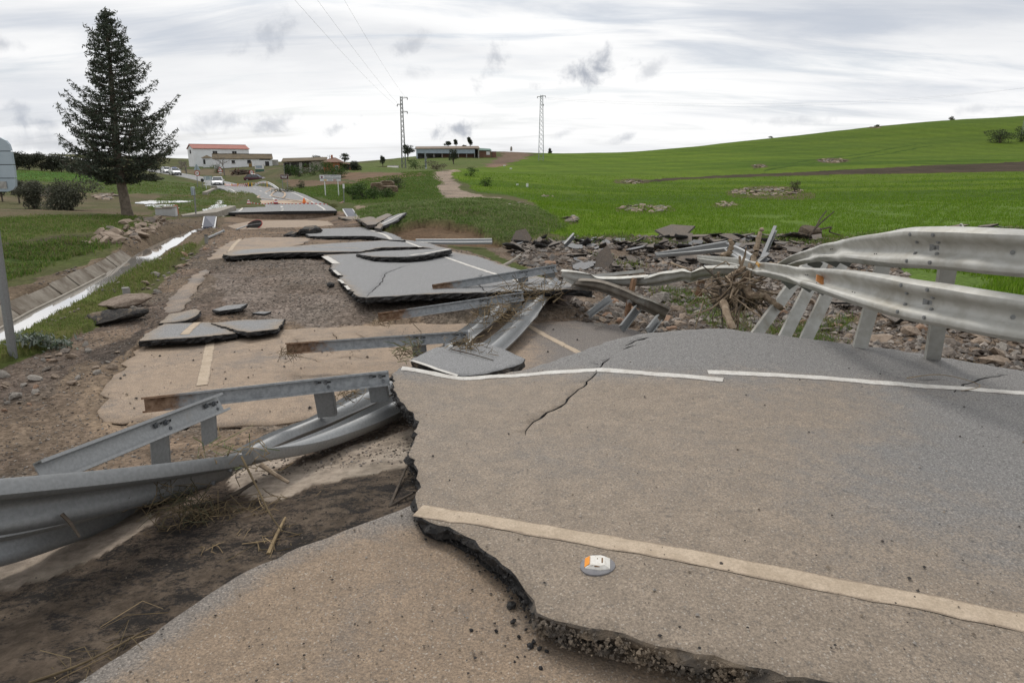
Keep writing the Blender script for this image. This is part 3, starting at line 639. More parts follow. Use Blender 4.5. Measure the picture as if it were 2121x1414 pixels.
q.line([(800,458),(820,450),(836,443)], .10, PAINT, world_pts=[q.P[0].lerp(q.P[7], .55), q.P[2].lerp(q.P[6], .5), q.P[3].lerp(q.P[5], .4)])
wslab([(776,472,27.2),(788,474,26.8),(796,462,27.4),(788,460,27.9)], .1, 'small asphalt shard standing below the tilted sheet', 24, [A_LOW, TARMUD])
wslab([(730,452,35.5),(752,450,36),(768,455,34.5),(748,459,33.8)], .1, 'flat asphalt shard in front of the steel grating', 25, [A_LOW, TARMUD])

# ================================================================== far road
RC = [(584,438.5,41.5),(584,430,46.5),(566,412,58),(548,400,67),(522,391,84),(490,386.5,100),(458,383,114),(420,374,130),(384,366,143),(350,360,152),(320,355,170),(290,350,190)]
rc = [at(a, b, Y=y) for a, b, y in RC]
def cat(pts, n=8):
    o = []; m = len(pts)
    for i in range(m - 1):
        a, b, c_, d = pts[max(i - 1, 0)], pts[i], pts[i + 1], pts[min(i + 2, m - 1)]
        for k in range(n):
            t = k / n; o.append(0.5 * ((2 * b) + (c_ - a) * t + (2 * a - 5 * b + 4 * c_ - d) * t * t + (3 * b - a - 3 * c_ + d) * t ** 3))
    o.append(pts[-1].copy()); return o
rcl = cat(rc, 8)
def offs(pts, k):
    o = []
    for i, p in enumerate(pts):
        t = pts[min(i + 1, len(pts) - 1)] - pts[max(i - 1, 0)]; L = math.hypot(t.x, t.y); o.append(Vector((p.x + t.y / L * k, p.y - t.x / L * k, p.z)))
    return o
EL, ER = offs(rcl, -3.2), offs(rcl, 3.2)
b = MB(); b.loft([[l, l.lerp(r_, .5) + Vector((0, 0, .03)), r_, r_ - Vector((0, 0, .16)), l - Vector((0, 0, .16))] for l, r_ in zip(EL, ER)])
FARR = b.build('far_road', [A_GREY, TAR], None); tag(FARR, kind='structure')
for f_ in FARR.data.polygons:
    if len(f_.vertices) == 5: f_.material_index = 1
PRESS.append(([(p.x, p.y) for p in EL] + [(p.x, p.y) for p in ER[::-1]], TPS([(p.x, p.y) for p in rcl[::3]], [p.z for p in rcl[::3]], 1e-3), .12))
def strip(name, pts, w, m, parent, h=.036, flat=True):
    a, c_ = offs(pts, -w / 2), offs(pts, w / 2); bb = MB(); up = Vector((0, 0, h))
    bb.loft([[x + up, y + up] for x, y in zip(a, c_)], closed=False); return bb.build(name, m, parent)
strip('edge_line', offs(rcl[2:], -2.5), .14, PAINT, FARR, .02); strip('edge_line', offs(rcl[2:], 2.5), .14, PAINT, FARR, .02)
dl = 0; seg = cat(rc, 26)
for i in range(0, len(seg) - 9, 12): strip('centre_dash', seg[i:i + 6], .14, PAINT, FARR, .04)
# muddy wash across the far road, tyre tracks
MUDM = mat('dried_mud', (0.44, 0.335, 0.24), (0.34, 0.25, 0.175), 1.3, bump=.5, bscale=8, c3=(.24, .17, .12), s3=4, l3=.6, h3=.75, coord='World')
wm = MB(); i0 = [i for i, p in enumerate(rcl) if 49.5 < p.y < 56]
wm.loft([[p + Vector((0, 0, .02)), p.lerp(q_, .5) + Vector((0, 0, .055)), q_ + Vector((0, 0, .02))] for p, q_ in ((EL[i], EL[i].lerp(ER[i], .88 + .06 * math.sin(i * 2))) for i in i0)], closed=False)
tag(wm.build('mud_wash', MUDM), kind='structure')
for k, pl in enumerate(([(655,423),(590,418),(540,412),(536,408),(553,398),(560,392),(535,386)], [(640,422),(590,413),(563,407),(567,400),(572,396),(560,390)], [(585,412),(590,407),(588,400),(570,394)])):
    tr = cat([at(x, y, Y=float(np.interp(y, [383, 386.5, 391, 400, 412, 430], [114, 100, 84, 67, 58, 46.5]))) for x, y in pl], 5)
    tag(strip('tyre_track', tr, .17, MUDM, None, .075 + .006 * k), kind='structure')
# lower ledge under the road end, gravel cut
S9 = Slab([(500,450,-1.02),(510,446,-.95),(600,443,-.95),(692,441,-.95),(700,447,-1.0),(600,449,-1.02)])
tag(S9.build('lower_ledge', .10, .5, [A_MUD, TAR], .3, .06, 26, mud=lambda *a: .1), kind='structure')
b = MB(); fe = (rcl[0], rcl[0])
b.bar(EL[0] + Vector((.5, .35, -.38)), ER[0] + Vector((-.3, .35, -.38)), .5, .5); tag(b.build('road_bed', mat('gravel_cut', (.17, .12, .085), (.28, .21, .155), 6, bump=1, bscale=12, coord='World')), kind='structure')
# ================================================================== ground sheet
us = np.concatenate([np.linspace(-1.5, -.86, 40), np.linspace(-.85, .85, 680), np.linspace(.86, 1.5, 40)])
ws = np.concatenate([np.linspace(math.log(1.6), math.log(3.6), 24)[:-1], np.linspace(math.log(3.6), math.log(420), 600), np.linspace(math.log(426), math.log(1900), 40)])
UU, WW = np.meshgrid(us, ws); YY = np.exp(WW) - 4.2; XX = UU * (YY + 4.2)
ZB = gz(XX, YY); PX, PY = pix(XX, YY, ZB)
jx = (fbm(XX * 1.3, YY * 1.3, 3) - .5) * 1.0; jx2 = (fbm(XX * 1.1, YY * 1.1, 9) - .5) * 1.0
D_ = np.clip(YY, 1, 400)
jl = (fbm(XX * .22, YY * .22, 13) - .5) * 1.0; jl2 = (fbm(XX * .22, YY * .22, 15) - .5) * 1.0
def zone(poly, soft=26):
    k = soft * np.clip(16 / (D_ + 3), .15, 1.6)
    f_ = np.clip((D_ - 14) / 20, 0, 1)
    return inpoly(PX + jx * 2 * k + jl * f_ * 46, PY + jx2 * k + jl2 * f_ * np.clip(300 / (D_ + 10), 1, 9) * .9, poly).astype(float)
col_ = np.zeros(XX.shape + (3,)); grv = np.zeros(XX.shape); amp = np.full(XX.shape, .02); GR = {}
def paint(mask, c1, c2=None, sc=1.0, g=None, a=None, sd=11):
    t = fbm(XX * sc, YY * sc, sd)[..., None] if c2 is not None else 0
    t = np.clip((t - .3) / .4, 0, 1) if c2 is not None else 0
    cc = np.array(c1) * (1 - t) + (np.array(c2) * t if c2 is not None else 0)
    m = mask[..., None]; col_[:] = col_ * (1 - m) + cc * m
    if g is not None: grv[:] = grv * (1 - mask) + g * mask
    if a is not None: amp[:] = amp * (1 - mask) + a * mask
ONE = np.ones(XX.shape)
paint(ONE, (.080, .100, .028), (.120, .110, .050), .25, 0, .03)
# left: scrubby grass and bare olive ground
Z_TERR = zone([(-900,520),(-900,455),(0,452),(250,445),(330,452),(290,472),(235,478),(60,492),(0,500),(-200,520)]); paint(Z_TERR, (.085, .115, .026), (.125, .125, .045), .8, 0, .04)
paint(zone([(-900,450),(-900,395),(0,392),(420,400),(470,420),(430,446),(330,452),(250,444),(0,450)]), (.105, .105, .045), (.17, .13, .085), .30, .1, .05)
Z_GREEN = zone([(-300,384),(30,372),(250,380),(330,386),(330,376),(130,356),(30,352),(-300,350)]); paint(Z_GREEN, (.055, .135, .018), (.075, .15, .02), .2, 0, .1)
paint(zone([(-900,350),(-100,338),(130,345),(250,352),(250,330),(60,318),(-900,300)]), (.10, .10, .05), (.14, .12, .07), .05, 0, .1)
Z_LV = zone([(300,446),(330,405),(480,392),(520,398),(500,420),(470,440),(420,446)]); paint(Z_LV, (.075, .105, .026), (.14, .115, .06), .35, 0, .05)
Z_LV2 = zone([(-200,400),(250,400),(440,402),(470,395),(340,368),(250,378),(0,384)]); paint(Z_LV2, (.08, .12, .026), (.10, .115, .04), .2, 0, .05)
# slope under the buildings
paint(zone([(330,350),(400,335),(620,335),(760,335),(760,372),(640,385),(560,375),(480,362),(380,352)]), (.075, .10, .028), (.15, .12, .075), .12, 0, .1)
paint(zone([(600,386),(590,372),(660,370),(720,378),(800,376),(805,384),(700,384)]), (.20, .135, .09), (.15, .105, .07), .4, .2, .05)
paint(zone([(340,356),(420,350),(560,356),(500,368),(420,362)]), (.19, .15, .10), (.14, .12, .07), .2, .1, .05)
# right of the far road: rank grass bank
Z_BANK = zone([(600,392),(720,380),(900,350),(912,380),(915,410),(880,420),(760,424),(720,420),(650,408)]); paint(Z_BANK, (.065, .115, .022), (.085, .11, .03), .3, 0, .12)
paint(zone([(680,362),(760,352),(860,356),(880,366),(820,372),(740,376)]), (.22, .145, .095), (.17, .12, .08), .4, .1, .05)
Z_BARN = zone([(700,356),(740,338),(870,322),(1010,322),(1050,335),(985,356),(920,352),(840,360)]); paint(Z_BARN, (.105, .145, .035), (.13, .15, .05), .08, 0, .1)
# wheat
Z_WHEAT = zone([(935,352),(1060,338),(1110,318),(1500,290),(2500,200),(2500,680),(2200,660),(1950,640),(1850,600),(1750,500),(1300,490),(1190,498),(1090,470),(1120,420),(1060,404),(1000,398),(948,374)], 10)
paint(Z_WHEAT, (.085, .146, .008), (.064, .120, .006), .045, 0, .05)
wb = np.clip((fbm(XX * .012 + 4, YY * .03, 83, 4) - .38) / .24, 0, 1); paint(Z_WHEAT * (1 - wb) * .75, (.042, .088, .006))
wb2 = np.clip((fbm(XX * .03, YY * .22, 87, 4) - .42) / .2, 0, 1); paint(Z_WHEAT * wb2 * .6, (.112, .172, .014)); paint(Z_WHEAT * np.clip((50 - YY) / 20, 0, 1) * np.clip((YY - 20) / 6, 0, 1) * .7, (.105, .18, .010)); paint(Z_WHEAT * (YY < 21), (.075, .125, .010), (.055, .10, .010), 2.0)
pale = Z_WHEAT * np.clip((PY - 405) / 25, 0, 1) * np.clip((PX - 1300) / 400, 0, 1) * .75; paint(pale, (.095, .16, .035))
paint(Z_WHEAT * np.clip((XX - 60) / 60, 0, 1) * np.clip((YY - 150) / 100, 0, .55), (.072, .116, .014))
paint(zone([(1008,346),(1040,318),(1052,310),(1094,313),(1090,328),(1060,336),(1045,344)], 6), (.165, .115, .085), (.20, .14, .10), .1, .1, .1)
def streak(pl, wpx, c1, c2, a=None, sc=.3):
    m = (segdist(PX + jx * 4, PY + jx2 * 1.5, [(p[0], p[1]) for p in pl])[0] < np.interp(PX, [p[0] for p in pl], [p[2] for p in pl]) * wpx * 1.3).astype(float); m *= (YY > 20)
    paint(m, c1, c2, sc, .2, a); return m
Z_PATH = streak([(1330,379,1.6),(1400,373,2.0),(1480,366,2.6),(1600,362,3.2),(1750,357,4.0),(1900,352,5.2),(2121,345,7.5),(2400,335,9)], 1.0, (.085, .062, .042), (.055, .043, .028))  # brown hillside path, its colour darkened to include the shade along its bank
row = np.sin(XX * .55 + YY * .11 + 3 * fbm(XX * .03, YY * .03, 95)) * np.clip((YY - 40) / 60, 0, 1); col_ *= (1 + .07 * row * Z_WHEAT)[..., None]
for pl in ([(1875,482,1.6),(1930,440,1.3),(1990,412,1.1),(2060,395,1.0),(2200,380,1.0)], [(1925,476,1.6),(1985,436,1.3),(2050,412,1.1),(2121,398,1.0),(2250,386,1.0)], [(1560,350,.9),(1700,330,.9),(1790,318,.8),(1900,300,.7)], [(1585,352,.9),(1720,334,.9),(1815,321,.8),(1930,303,.7)]): streak(pl, 1.0, (.038, .078, .006), (.05, .095, .008))
for cx_, cy_, rx_, ry_ in ((1588,398,84,12),(1338,434,64,10),(1503,425,30,7),(1308,378,40,6),(1725,333,34,6),(1572,345,18,4),(1812,264,14,3),(1184,456,16,8),(1650,402,40,8)):
    paint((((PX + jx * 10 - cx_) / rx_) ** 2 + ((PY + jx2 * 4 - cy_) / ry_) ** 2 < 1).astype(float) * (YY > 24) * .9, (.115, .088, .062), (.075, .075, .03), .9, .5)
Z_TRACK = zone([(903,356),(948,352),(938,372),(962,392),(1012,408),(1050,407),(1035,412),(1000,417),(900,419),(918,405),(912,385),(900,368)], 6); paint(Z_TRACK, (.36, .285, .225), (.27, .215, .17), .5, .3, .02)
paint(zone([(730,434),(735,428),(820,431),(900,419),(880,414),(800,424)], 6), (.28, .215, .16), (.33, .26, .20), .5, .3, .02)
# mound and its eroded face
Z_MOUND = zone([(735,446),(760,430),(830,417),(940,414),(1040,414),(1080,424),(1135,446),(1165,468),(1120,490),(1060,497),(1020,500),(985,470),(930,455),(860,458),(800,478),(765,472)], 8); paint(Z_MOUND, (.10, .145, .04), (.16, .155, .075), .5, 0, .22)
Z_SCAR = zone([(775,492),(830,468),(870,459),(930,458),(975,468),(1010,490),(1060,500),(1040,512),(940,508),(840,500)], 10); paint(Z_SCAR, (.14, .092, .058), (.185, .125, .08), .9, .15, .10)
paint(zone([(1025,424),(1045,420),(1090,424),(1100,432),(1060,436),(1030,432)], 8), (.16, .11, .075), (.11, .08, .055), .6, .3, .12)
# washed out channel, rubble
Z_RUB = zone([(1000,516),(1050,500),(1180,497),(1300,489),(1600,488),(1760,494),(1850,535),(1890,590),(1960,625),(2200,650),(2500,660),(2500,830),(2000,800),(1700,720),(1500,690),(1330,700),(1180,680),(1180,600),(1100,560)], 14)
paint(Z_RUB, (.135, .100, .074), (.205, .158, .12), .9, .8, .10)
Z_RIM = zone([(1090,498),(1300,488),(1600,484),(1760,488),(1900,474),(2121,462),(2300,460),(2300,474),(2121,476),(1900,486),(1750,508),(1500,506),(1250,512)], 16); paint(Z_RIM * (fbm(XX * .5, YY * .5, 71) > .5), (.13, .12, .055), (.17, .14, .085), .8, .3, .06)
Z_RG = ((fbm(XX * .55, YY * .55, 41) > .62) * zone([(1130,530),(1250,505),(1400,600),(1520,580),(1560,700),(1480,690),(1380,620),(1250,560)], 10) + zone([(1600,700),(1640,640),(1760,660),(1800,700),(1700,720)], 18) * (fbm(XX * 1.4, YY * 1.4, 43) > .48)).clip(0, 1)
paint(Z_RG, (.085, .105, .028), (.12, .115, .045), 1.2, 0, .05)
# road corridor: gravel and mud
Z_ROAD = zone([(470,452),(500,440),(700,440),(730,452),(772,476),(905,500),(1050,552),(1190,595),(1190,670),(1250,700),(1300,800),(1100,900),(900,1100),(700,1500),(-700,1500),(-700,860),(0,768),(150,700),(262,640),(330,590),(400,535),(440,492)], 12)
paint(Z_ROAD, (.155, .125, .100), (.235, .190, .150), .8, .9, .03)
paint(Z_ROAD * np.clip((520 - PY) / 30, 0, 1), (.26, .19, .135), (.18, .13, .095), .7, .5)
mudb = Z_ROAD * np.clip((fbm(XX * .45, YY * .45, 21) - .46) / .08, 0, 1); paint(mudb * .6, (.29, .21, .15), (.22, .16, .115), 1.5, .35)
paint(Z_ROAD * np.clip((fbm(XX * .8 + 7, YY * .8, 25) - .57) / .08, 0, 1) * .8, (.125, .098, .082), (.17, .13, .105), 2.0, .7)
Z_TAN = zone([(120,800),(200,720),(290,705),(262,745),(205,862),(330,878),(560,884),(640,870),(520,930),(200,960),(0,985),(-300,985),(-300,900)], 40); paint(Z_TAN * .8, (.26, .195, .14), (.175, .13, .098), 1.3, .5)
paint(zone([(150,720),(280,690),(330,668),(300,702),(230,800),(210,760)], 30) * .9, (.075, .062, .054), (.12, .095, .078), 1.5, .8)
paint(zone([(430,560),(560,536),(680,540),(735,612),(900,622),(880,660),(640,672),(470,640)], 30) * .8, (.25, .21, .182), (.175, .14, .115), 1.4, .9)
paint(zone([(150,880),(180,800),(240,735),(280,702),(420,684),(620,672),(860,660),(880,690),(640,700),(330,720),(250,800),(330,890),(560,896),(640,884),(700,900),(480,930),(220,920)], 40) * .75, (.34, .255, .18), (.25, .185, .135), 2.0, .4)
# peeled base course in the foreground
Z_PEEL = zone([(-400,1500),(150,1440),(330,1310),(620,1140),(870,1050),(868,900),(700,940),(480,985),(250,1050),(0,1130),(-400,1180)], 10)
paint(Z_PEEL, (.14, .108, .084), (.20, .155, .12), 1.6, .25, .025)
lt = zone([(500,960),(860,880),(860,960),(640,1010),(560,1050),(470,1010)], 22) + zone([(-300,1190),(60,1120),(300,1050),(330,1080),(100,1190),(-100,1240)], 26) * .8; paint(np.clip(lt, 0, 1), (.50, .425, .355), (.34, .28, .225), 1.8, .1)
TARA = Z_PEEL * (.30 + .55 * fbm(XX * .9 + YY * .5, YY * 1.6, 33, 4)) * (1 - .65 * np.clip(lt, 0, 1))
paint(zone([(560,980),(800,870),(870,850),(868,885),(800,900),(660,960)], 12), (.15, .115, .09), (.22, .17, .13), 4, .9, .04)
# ditch banks
dd, ds, dp = segdist(XX, YY, DITCH); inY = (YY < 31)
Z_DB = zone([(-600,850),(-600,640),(0,600),(60,585),(130,560),(230,530),(260,490),(330,455),(440,447),(475,450),(440,486),(330,560),(0,745)], 18); paint(Z_DB, (.155, .115, .080), (.20, .155, .11), .9, .5, .05)
Z_DG = zone([(-300,700),(-300,560),(0,520),(120,500),(230,508),(170,528),(90,552),(60,568),(0,585)], 30); paint(Z_DG, (.07, .105, .024), (.10, .115, .035), .7, 0, .08)
paint(zone([(-300,535),(0,505),(120,490),(215,485),(290,470),(300,480),(230,505),(100,512),(0,530)], 10), (.07, .058, .035), (.10, .085, .05), .9, .1, .12)
Z_VERGE = zone([(-400,830),(-300,770),(0,708),(60,690),(150,641),(260,578),(330,540),(400,505),(410,512),(340,565),(262,618),(170,690),(120,712),(40,742),(-60,772)], 8) * (ds < 0); paint(Z_VERGE, (.10, .125, .030), (.13, .125, .045), 1.2, 0, .03)
paint(((dd < .42) & inY).astype(float), (.10, .075, .052), None, 1, .2, .01)
col_ *= 1 + (Z_WHEAT * (1 - Z_RUB) * (1 - Z_PATH) * (1 - Z_ROAD))[..., None] * np.array([.30, .22, .22])
# displacement
ha = (fbm(XX * .9, YY * .9, 51, 5) - .5) * 2
hb = (fbm(XX * 5, YY * 5, 57, 4) - .5) * 2
hf = (fbm(XX * .03, YY * .03, 61, 3) - .5) * 2
ZZ = ZB + amp * ha + np.minimum(amp, .06) * .6 * hb * np.clip(1.5 - YY / 40, 0, 1) + hf * np.clip((YY - 30) / 100, 0, .45)
ZZ += (Z_WHEAT * np.clip((YY - 20) / 60, 0, 1)) * (fbm(XX * .22 + YY * .05, YY * .5, 67, 3) - .5) * .10
# eroded cut faces: gravel ripples, mound scar, undercut verge
ZZ += Z_ROAD * np.clip((PY - 520) / 40, 0, 1) * np.clip((700 - PY) / 40, 0, 1) * .035 * np.sin(YY * 3.1 + 2.2 * fbm(XX * .6, YY * .6, 77) * 6)
ZZ -= Z_SCAR * .28
ZZ += Z_PATH * .12
ZZ = np.where((dd < .40) & inY, np.minimum(ZZ, ZB + .01), ZZ)
# grass banks stand proud of the washed gravel along the verge
ZZ += Z_VERGE * .07
for poly, zf, cl in PRESS:
    P_ = np.array(poly); m = (XX > P_[:, 0].min() - .1) & (XX < P_[:, 0].max() + .1) & (YY > P_[:, 1].min() - .1) & (YY < P_[:, 1].max() + .1)
    idx = np.where(m.ravel())[0]
    if not len(idx): continue
    x, y = XX.ravel()[idx], YY.ravel()[idx]; k = inpoly(x, y, poly); idx = idx[k]
    zz = ZZ.ravel(); zz[idx] = np.minimum(zz[idx], zf(x[k], y[k]) - cl); ZZ = zz.reshape(XX.shape)
nr, nc = XX.shape; I = np.arange(nr * nc).reshape(nr, nc)
Fq = np.stack([I[:-1, :-1], I[:-1, 1:], I[1:, 1:], I[1:, :-1]], -1).reshape(-1, 4)
me = npmesh('ground', np.stack([XX, YY, ZZ], -1).reshape(-1, 3), Fq, [], None, True)
WB = wb
vcol(me, 'base', col_.reshape(-1, 3)); a = me.attributes.new('gravel', 'FLOAT', 'POINT'); a.data.foreach_set('value', grv.ravel().astype(np.float32))
gm = bpy.data.materials.new('ground_cover'); gm.use_nodes = True; t = NT(gm.node_tree); t.n.clear()
pos = t.node('ShaderNodeNewGeometry').outputs['Position']; ac = t.node('ShaderNodeAttribute', attribute_name='base'); ag = t.node('ShaderNodeAttribute', attribute_name='gravel')
f1 = t.noise(pos, 9, 6, .7); f2 = t.noise(pos, 60, 5, .75); f3 = t.noise(pos, .6, 5, .6)
cc = t.mix(1.0, ac.outputs[0], t.mix(t.ramp(f1, .3, .7), (.54, .54, .54), (1.04, 1.04, 1.04)), 'MULTIPLY')
cc = t.mix(1.0, cc, t.mix(t.ramp(f3, .3, .7), (.84, .86, .84), (1.14, 1.12, 1.1)), 'MULTIPLY')
vo = t.node('ShaderNodeTexVoronoi'); t.l.new(pos, vo.inputs['Vector']); vo.inputs['Scale'].default_value = 34
sc_ = t.node('ShaderNodeSeparateColor'); t.l.new(vo.outputs['Color'], sc_.inputs[0])
at2 = t.node('ShaderNodeAttribute', attribute_name='tar').outputs['Fac']
mpt = t.node('ShaderNodeMapping'); t.l.new(pos, mpt.inputs[0]); mpt.inputs['Rotation'].default_value = (0, 0, .5); mpt.inputs['Scale'].default_value = (1, 1.6, 1)
tf = t.math('ADD', t.math('MULTIPLY', t.noise(mpt.outputs[0], 4.5, 10, .8, .2), .7), t.math('MULTIPLY', f2, .3))
cc = t.mix(t.ramp(t.math('ADD', tf, t.math('MULTIPLY', at2, .42)), .70, .80, 0, t.ramp(at2, .05, .2, 0, .9)), cc, (.026, .025, .025))
pebc = t.mix(1.0, cc, t.mix(sc_.outputs[0], (.45, .43, .42), (1.6, 1.6, 1.62)), 'MULTIPLY')
cc = t.mix(t.math('MULTIPLY', ag.outputs['Fac'], .85), cc, pebc)
p = t.node('ShaderNodeBsdfPrincipled'); t.l.new(cc, p.inputs['Base Color']); p.inputs['Roughness'].default_value = .9; p.inputs['Specular IOR Level'].default_value = .06
bn = t.node('ShaderNodeBump'); bn.inputs['Strength'].default_value = .8; bn.inputs['Distance'].default_value = .03
hh = t.math('ADD', t.math('MULTIPLY', t.math('SUBTRACT', 1.0, vo.outputs['Distance']), t.math('MULTIPLY', ag.outputs['Fac'], .7)), t.math('ADD', t.math('MULTIPLY', f1, .6), t.math('MULTIPLY', f2, .3)))
hh = t.math('ADD', hh, t.math('MULTIPLY', t.math('MULTIPLY', tf, at2), 2.2)); t.l.new(hh, bn.inputs['Height']); t.l.new(bn.outputs[0], p.inputs['Normal'])
t.l.new(p.outputs[0], t.node('ShaderNodeOutputMaterial').inputs[0]); me.materials.append(gm)
a = me.attributes.new('tar', 'FLOAT', 'POINT'); a.data.foreach_set('value', TARA.ravel().astype(np.float32))
ground = tag(link('ground', me), kind='structure')
# height of the finished sheet (bilinear look-up in the fan grid)
def gh(x, y):
    x = np.asarray(x, float); y = np.asarray(y, float); w_ = np.log(np.maximum(y + 4.2, 1.61)); u_ = x / (y + 4.2)
    fi = np.clip(np.interp(w_, ws, np.arange(nr)), 0, nr - 1.001); fj = np.clip(np.interp(u_, us, np.arange(nc)), 0, nc - 1.001)
    i, j = fi.astype(int), fj.astype(int); a_, b_ = fi - i, fj - j
    return ZZ[i, j] * (1 - a_) * (1 - b_) + ZZ[i + 1, j] * a_ * (1 - b_) + ZZ[i, j + 1] * (1 - a_) * b_ + ZZ[i + 1, j + 1] * a_ * b_
def ghs(x, y): return float(gh(np.array([x]), np.array([y]))[0])
def ong(px, py):
    d = ray(px, py); ts = np.exp(np.linspace(math.log(1.2), math.log(900), 900)); X, Y, Z = d.x * ts, d.y * ts, CZ + d.z * ts
    h = Z - gh(X, Y); k = int(np.argmax(h < 0))
    if k == 0: return at(px, py, Y=300)
    a_ = h[k - 1] / (h[k - 1] - h[k] + 1e-9); t_ = ts[k - 1] + (ts[k] - ts[k - 1]) * a_
    return Vector((d.x * t_, d.y * t_, CZ + d.z * t_))
def zsample(Z, x, y):
    w_ = np.log(np.maximum(y + 4.2, 1.61)); u_ = x / (y + 4.2)
    return Z[np.clip(np.interp(w_, ws, np.arange(nr)), 0, nr - 1).round().astype(int), np.clip(np.interp(u_, us, np.arange(nc)), 0, nc - 1).round().astype(int)]
# ================================================================== guardrails
PROF = [(-.156, .020), (-.150, .034), (-.138, .060), (-.122, .079), (-.100, .083), (-.080, .076), (-.062, .052), (-.044, .020), (-.024, .003), (0, 0)]
PROF = PROF + [(-a, b) for a, b in PROF[-2::-1]]
def cat_any(arr, n):
    o = []; m = len(arr)
    for i in range(m - 1):
        a, b_, c_, d = arr[max(i - 1, 0)], arr[i], arr[i + 1], arr[min(i + 2, m - 1)]
        for k in range(n):
            t = k / n; o.append(0.5 * ((2 * b_) + (c_ - a) * t + (2 * a - 5 * b_ + 4 * c_ - d) * t * t + (3 * b_ - a - 3 * c_ + d) * t ** 3))
    o.append(arr[-1].copy()); return o
def station(s):
    """(x1,y1,x2,y2,Y,lean): picture points of both long edges of the beam, distance, which edge leans away"""
    x1, y1, x2, y2, Y, sg = s; Wd = .312
    a, b_ = at(x1, y1, Y=Y), at(x2, y2, Y=Y); d = (a - b_).length
    if d < Wd:
        k = math.sqrt(Wd * Wd - d * d) * sg / 2; a, b_ = at(x1, y1, Y=Y + k), at(x2, y2, Y=Y - k)
    return (a + b_) / 2, (a - b_).normalized()
class Beam:
    def __init__(s, st, side=1, n=8, wpts=None):
        C, D = zip(*[station(q) for q in st]) if wpts is None else zip(*[((a + b_) / 2, (a - b_).normalized()) for a, b_ in wpts])
        s.c = cat_any(list(C), n); s.d = [v.normalized() for v in cat_any(list(D), n)]; s.side = side; s.n = n
        s.nr = []
        for i in range(len(s.c)):
            t = s.c[min(i + 1, len(s.c) - 1)] - s.c[max(i - 1, 0)]; nr_ = t.normalized().cross(s.d[i]) * side; s.nr.append(nr_.normalized())
    def pt(s, f, across=0, out=0):
        i = f * s.n; k = min(int(i), len(s.c) - 2); a = i - k
        return s.c[k].lerp(s.c[k + 1], a) + s.d[k].lerp(s.d[k + 1], a).normalized() * across + s.nr[k].lerp(s.nr[k + 1], a).normalized() * out
    def nrm(s, f): return s.nr[min(int(f * s.n), len(s.c) - 1)]
    def tan(s, f):
        k = min(int(f * s.n), len(s.c) - 2); return (s.c[k + 1] - s.c[k]).normalized()
    def mesh(s, name, m, parent, f0=0, f1=1e9, lift=0.0, th=.004, dent=0.0, seed=1, flat=1.0, crease=()):
        r = random.Random(seed); i0 = int(f0 * s.n); i1 = min(int(f1 * s.n), len(s.c) - 1); mb = MB(); rings = []
        for i in range(i0, i1 + 1):
            w1 = (float(vn(np.array([i * .17]), np.array([seed * 3.3]), 4)[0]) - .5) * dent; w2 = (float(vn(np.array([i * .17]), np.array([seed * 7.7]), 8)[0]) - .5) * dent
            cr = min([1.0] + [(.35, .62, .85)[k] for c_ in crease for k in range(3) if abs(i - int(c_ * s.n)) == k]); kk = (1 - cr) * .05 * (1 if seed % 2 else -1)
            f = lambda q, o: s.c[i] + s.d[i] * (q[0] * (1.06 if cr < .5 else 1)) + s.nr[i] * (kk + q[1] * flat * cr + lift + o + (w1 if q[0] > 0 else w2) * abs(q[0]) / .156)
            rings.append([f(q, th) for q in PROF] + [f(q, 0) for q in PROF[::-1]])
        mb.loft(rings); return mb.build(name, m, parent, True)
def bolts(parent, beam, spots, r=.013, m=None, name='bolt'):
    for f, ac, d_ in spots:
        b_ = MB(); n = beam.nrm(f); c_ = beam.pt(f, ac, d_); b_.disc(c_, n, r, .012, 10); b_.disc(c_ + n * .007, n, r * .62, .008, 8); b_.build(name, m or BOLT, parent)
def cpost(parent, p0, p1, open_dir, w=.12, fl=.052, th=.006, m=None, name='post', rust=0.0):
    """C channel from p0 to p1; web faces -open_dir, flanges point along open_dir"""
    p0, p1 = Vector(p0), Vector(p1); d = (p1 - p0).normalized(); o = Vector(open_dir); o = (o - d * o.dot(d)).normalized(); a = d.cross(o).normalized()
    pr = [(-w / 2, fl), (-w / 2, 0), (w / 2, 0), (w / 2, fl), (w / 2 - .016, fl), (w / 2 - .016, fl - th), (w / 2 - th, fl - th), (w / 2 - th, th), (-w / 2 + th, th), (-w / 2 + th, fl - th), (-w / 2 + .016, fl - th), (-w / 2 + .016, fl)]
    L = (p1 - p0).length; mb = MB(); n = 14
    rings = [[p0 + d * (L * k / n) + a * x + o * y for x, y in pr] for k in range(n + 1)]
    mb.loft(rings); ob = mb.build(name, [POSTM if rust else (m or ZINC)], parent)
    if rust:
        a_ = ob.data.attributes.new('rust', 'FLOAT', 'POINT')
        for k, v in enumerate(ob.data.vertices): a_.data[k].value = max(0, 1 - ((v.co + wloc(parent)) - p0).dot(d) / rust)
    return ob
POSTM = bpy.data.materials.new('galvanised_post_rusting'); POSTM.use_nodes = True; t = NT(POSTM.node_tree); pb = t.n['Principled BSDF']
ps = t.node('ShaderNodeNewGeometry').outputs['Position']; ra = t.node('ShaderNodeAttribute', attribute_name='rust').outputs['Fac']
zc_ = t.mix(t.ramp(t.noise(ps, 22, 5, .6), .35, .65), (.23, .24, .245), (.33, .34, .345))
rc_ = t.mix(t.ramp(t.noise(ps, 16, 6, .7), .35, .65), (.14, .075, .04), (.30, .20, .13))
rf_ = t.ramp(t.math('ADD', t.math('MULTIPLY', ra, 1.1), t.math('MULTIPLY', t.math('SUBTRACT', t.noise(ps, 11, 6, .75), .5), 1.6)), .25, .75)
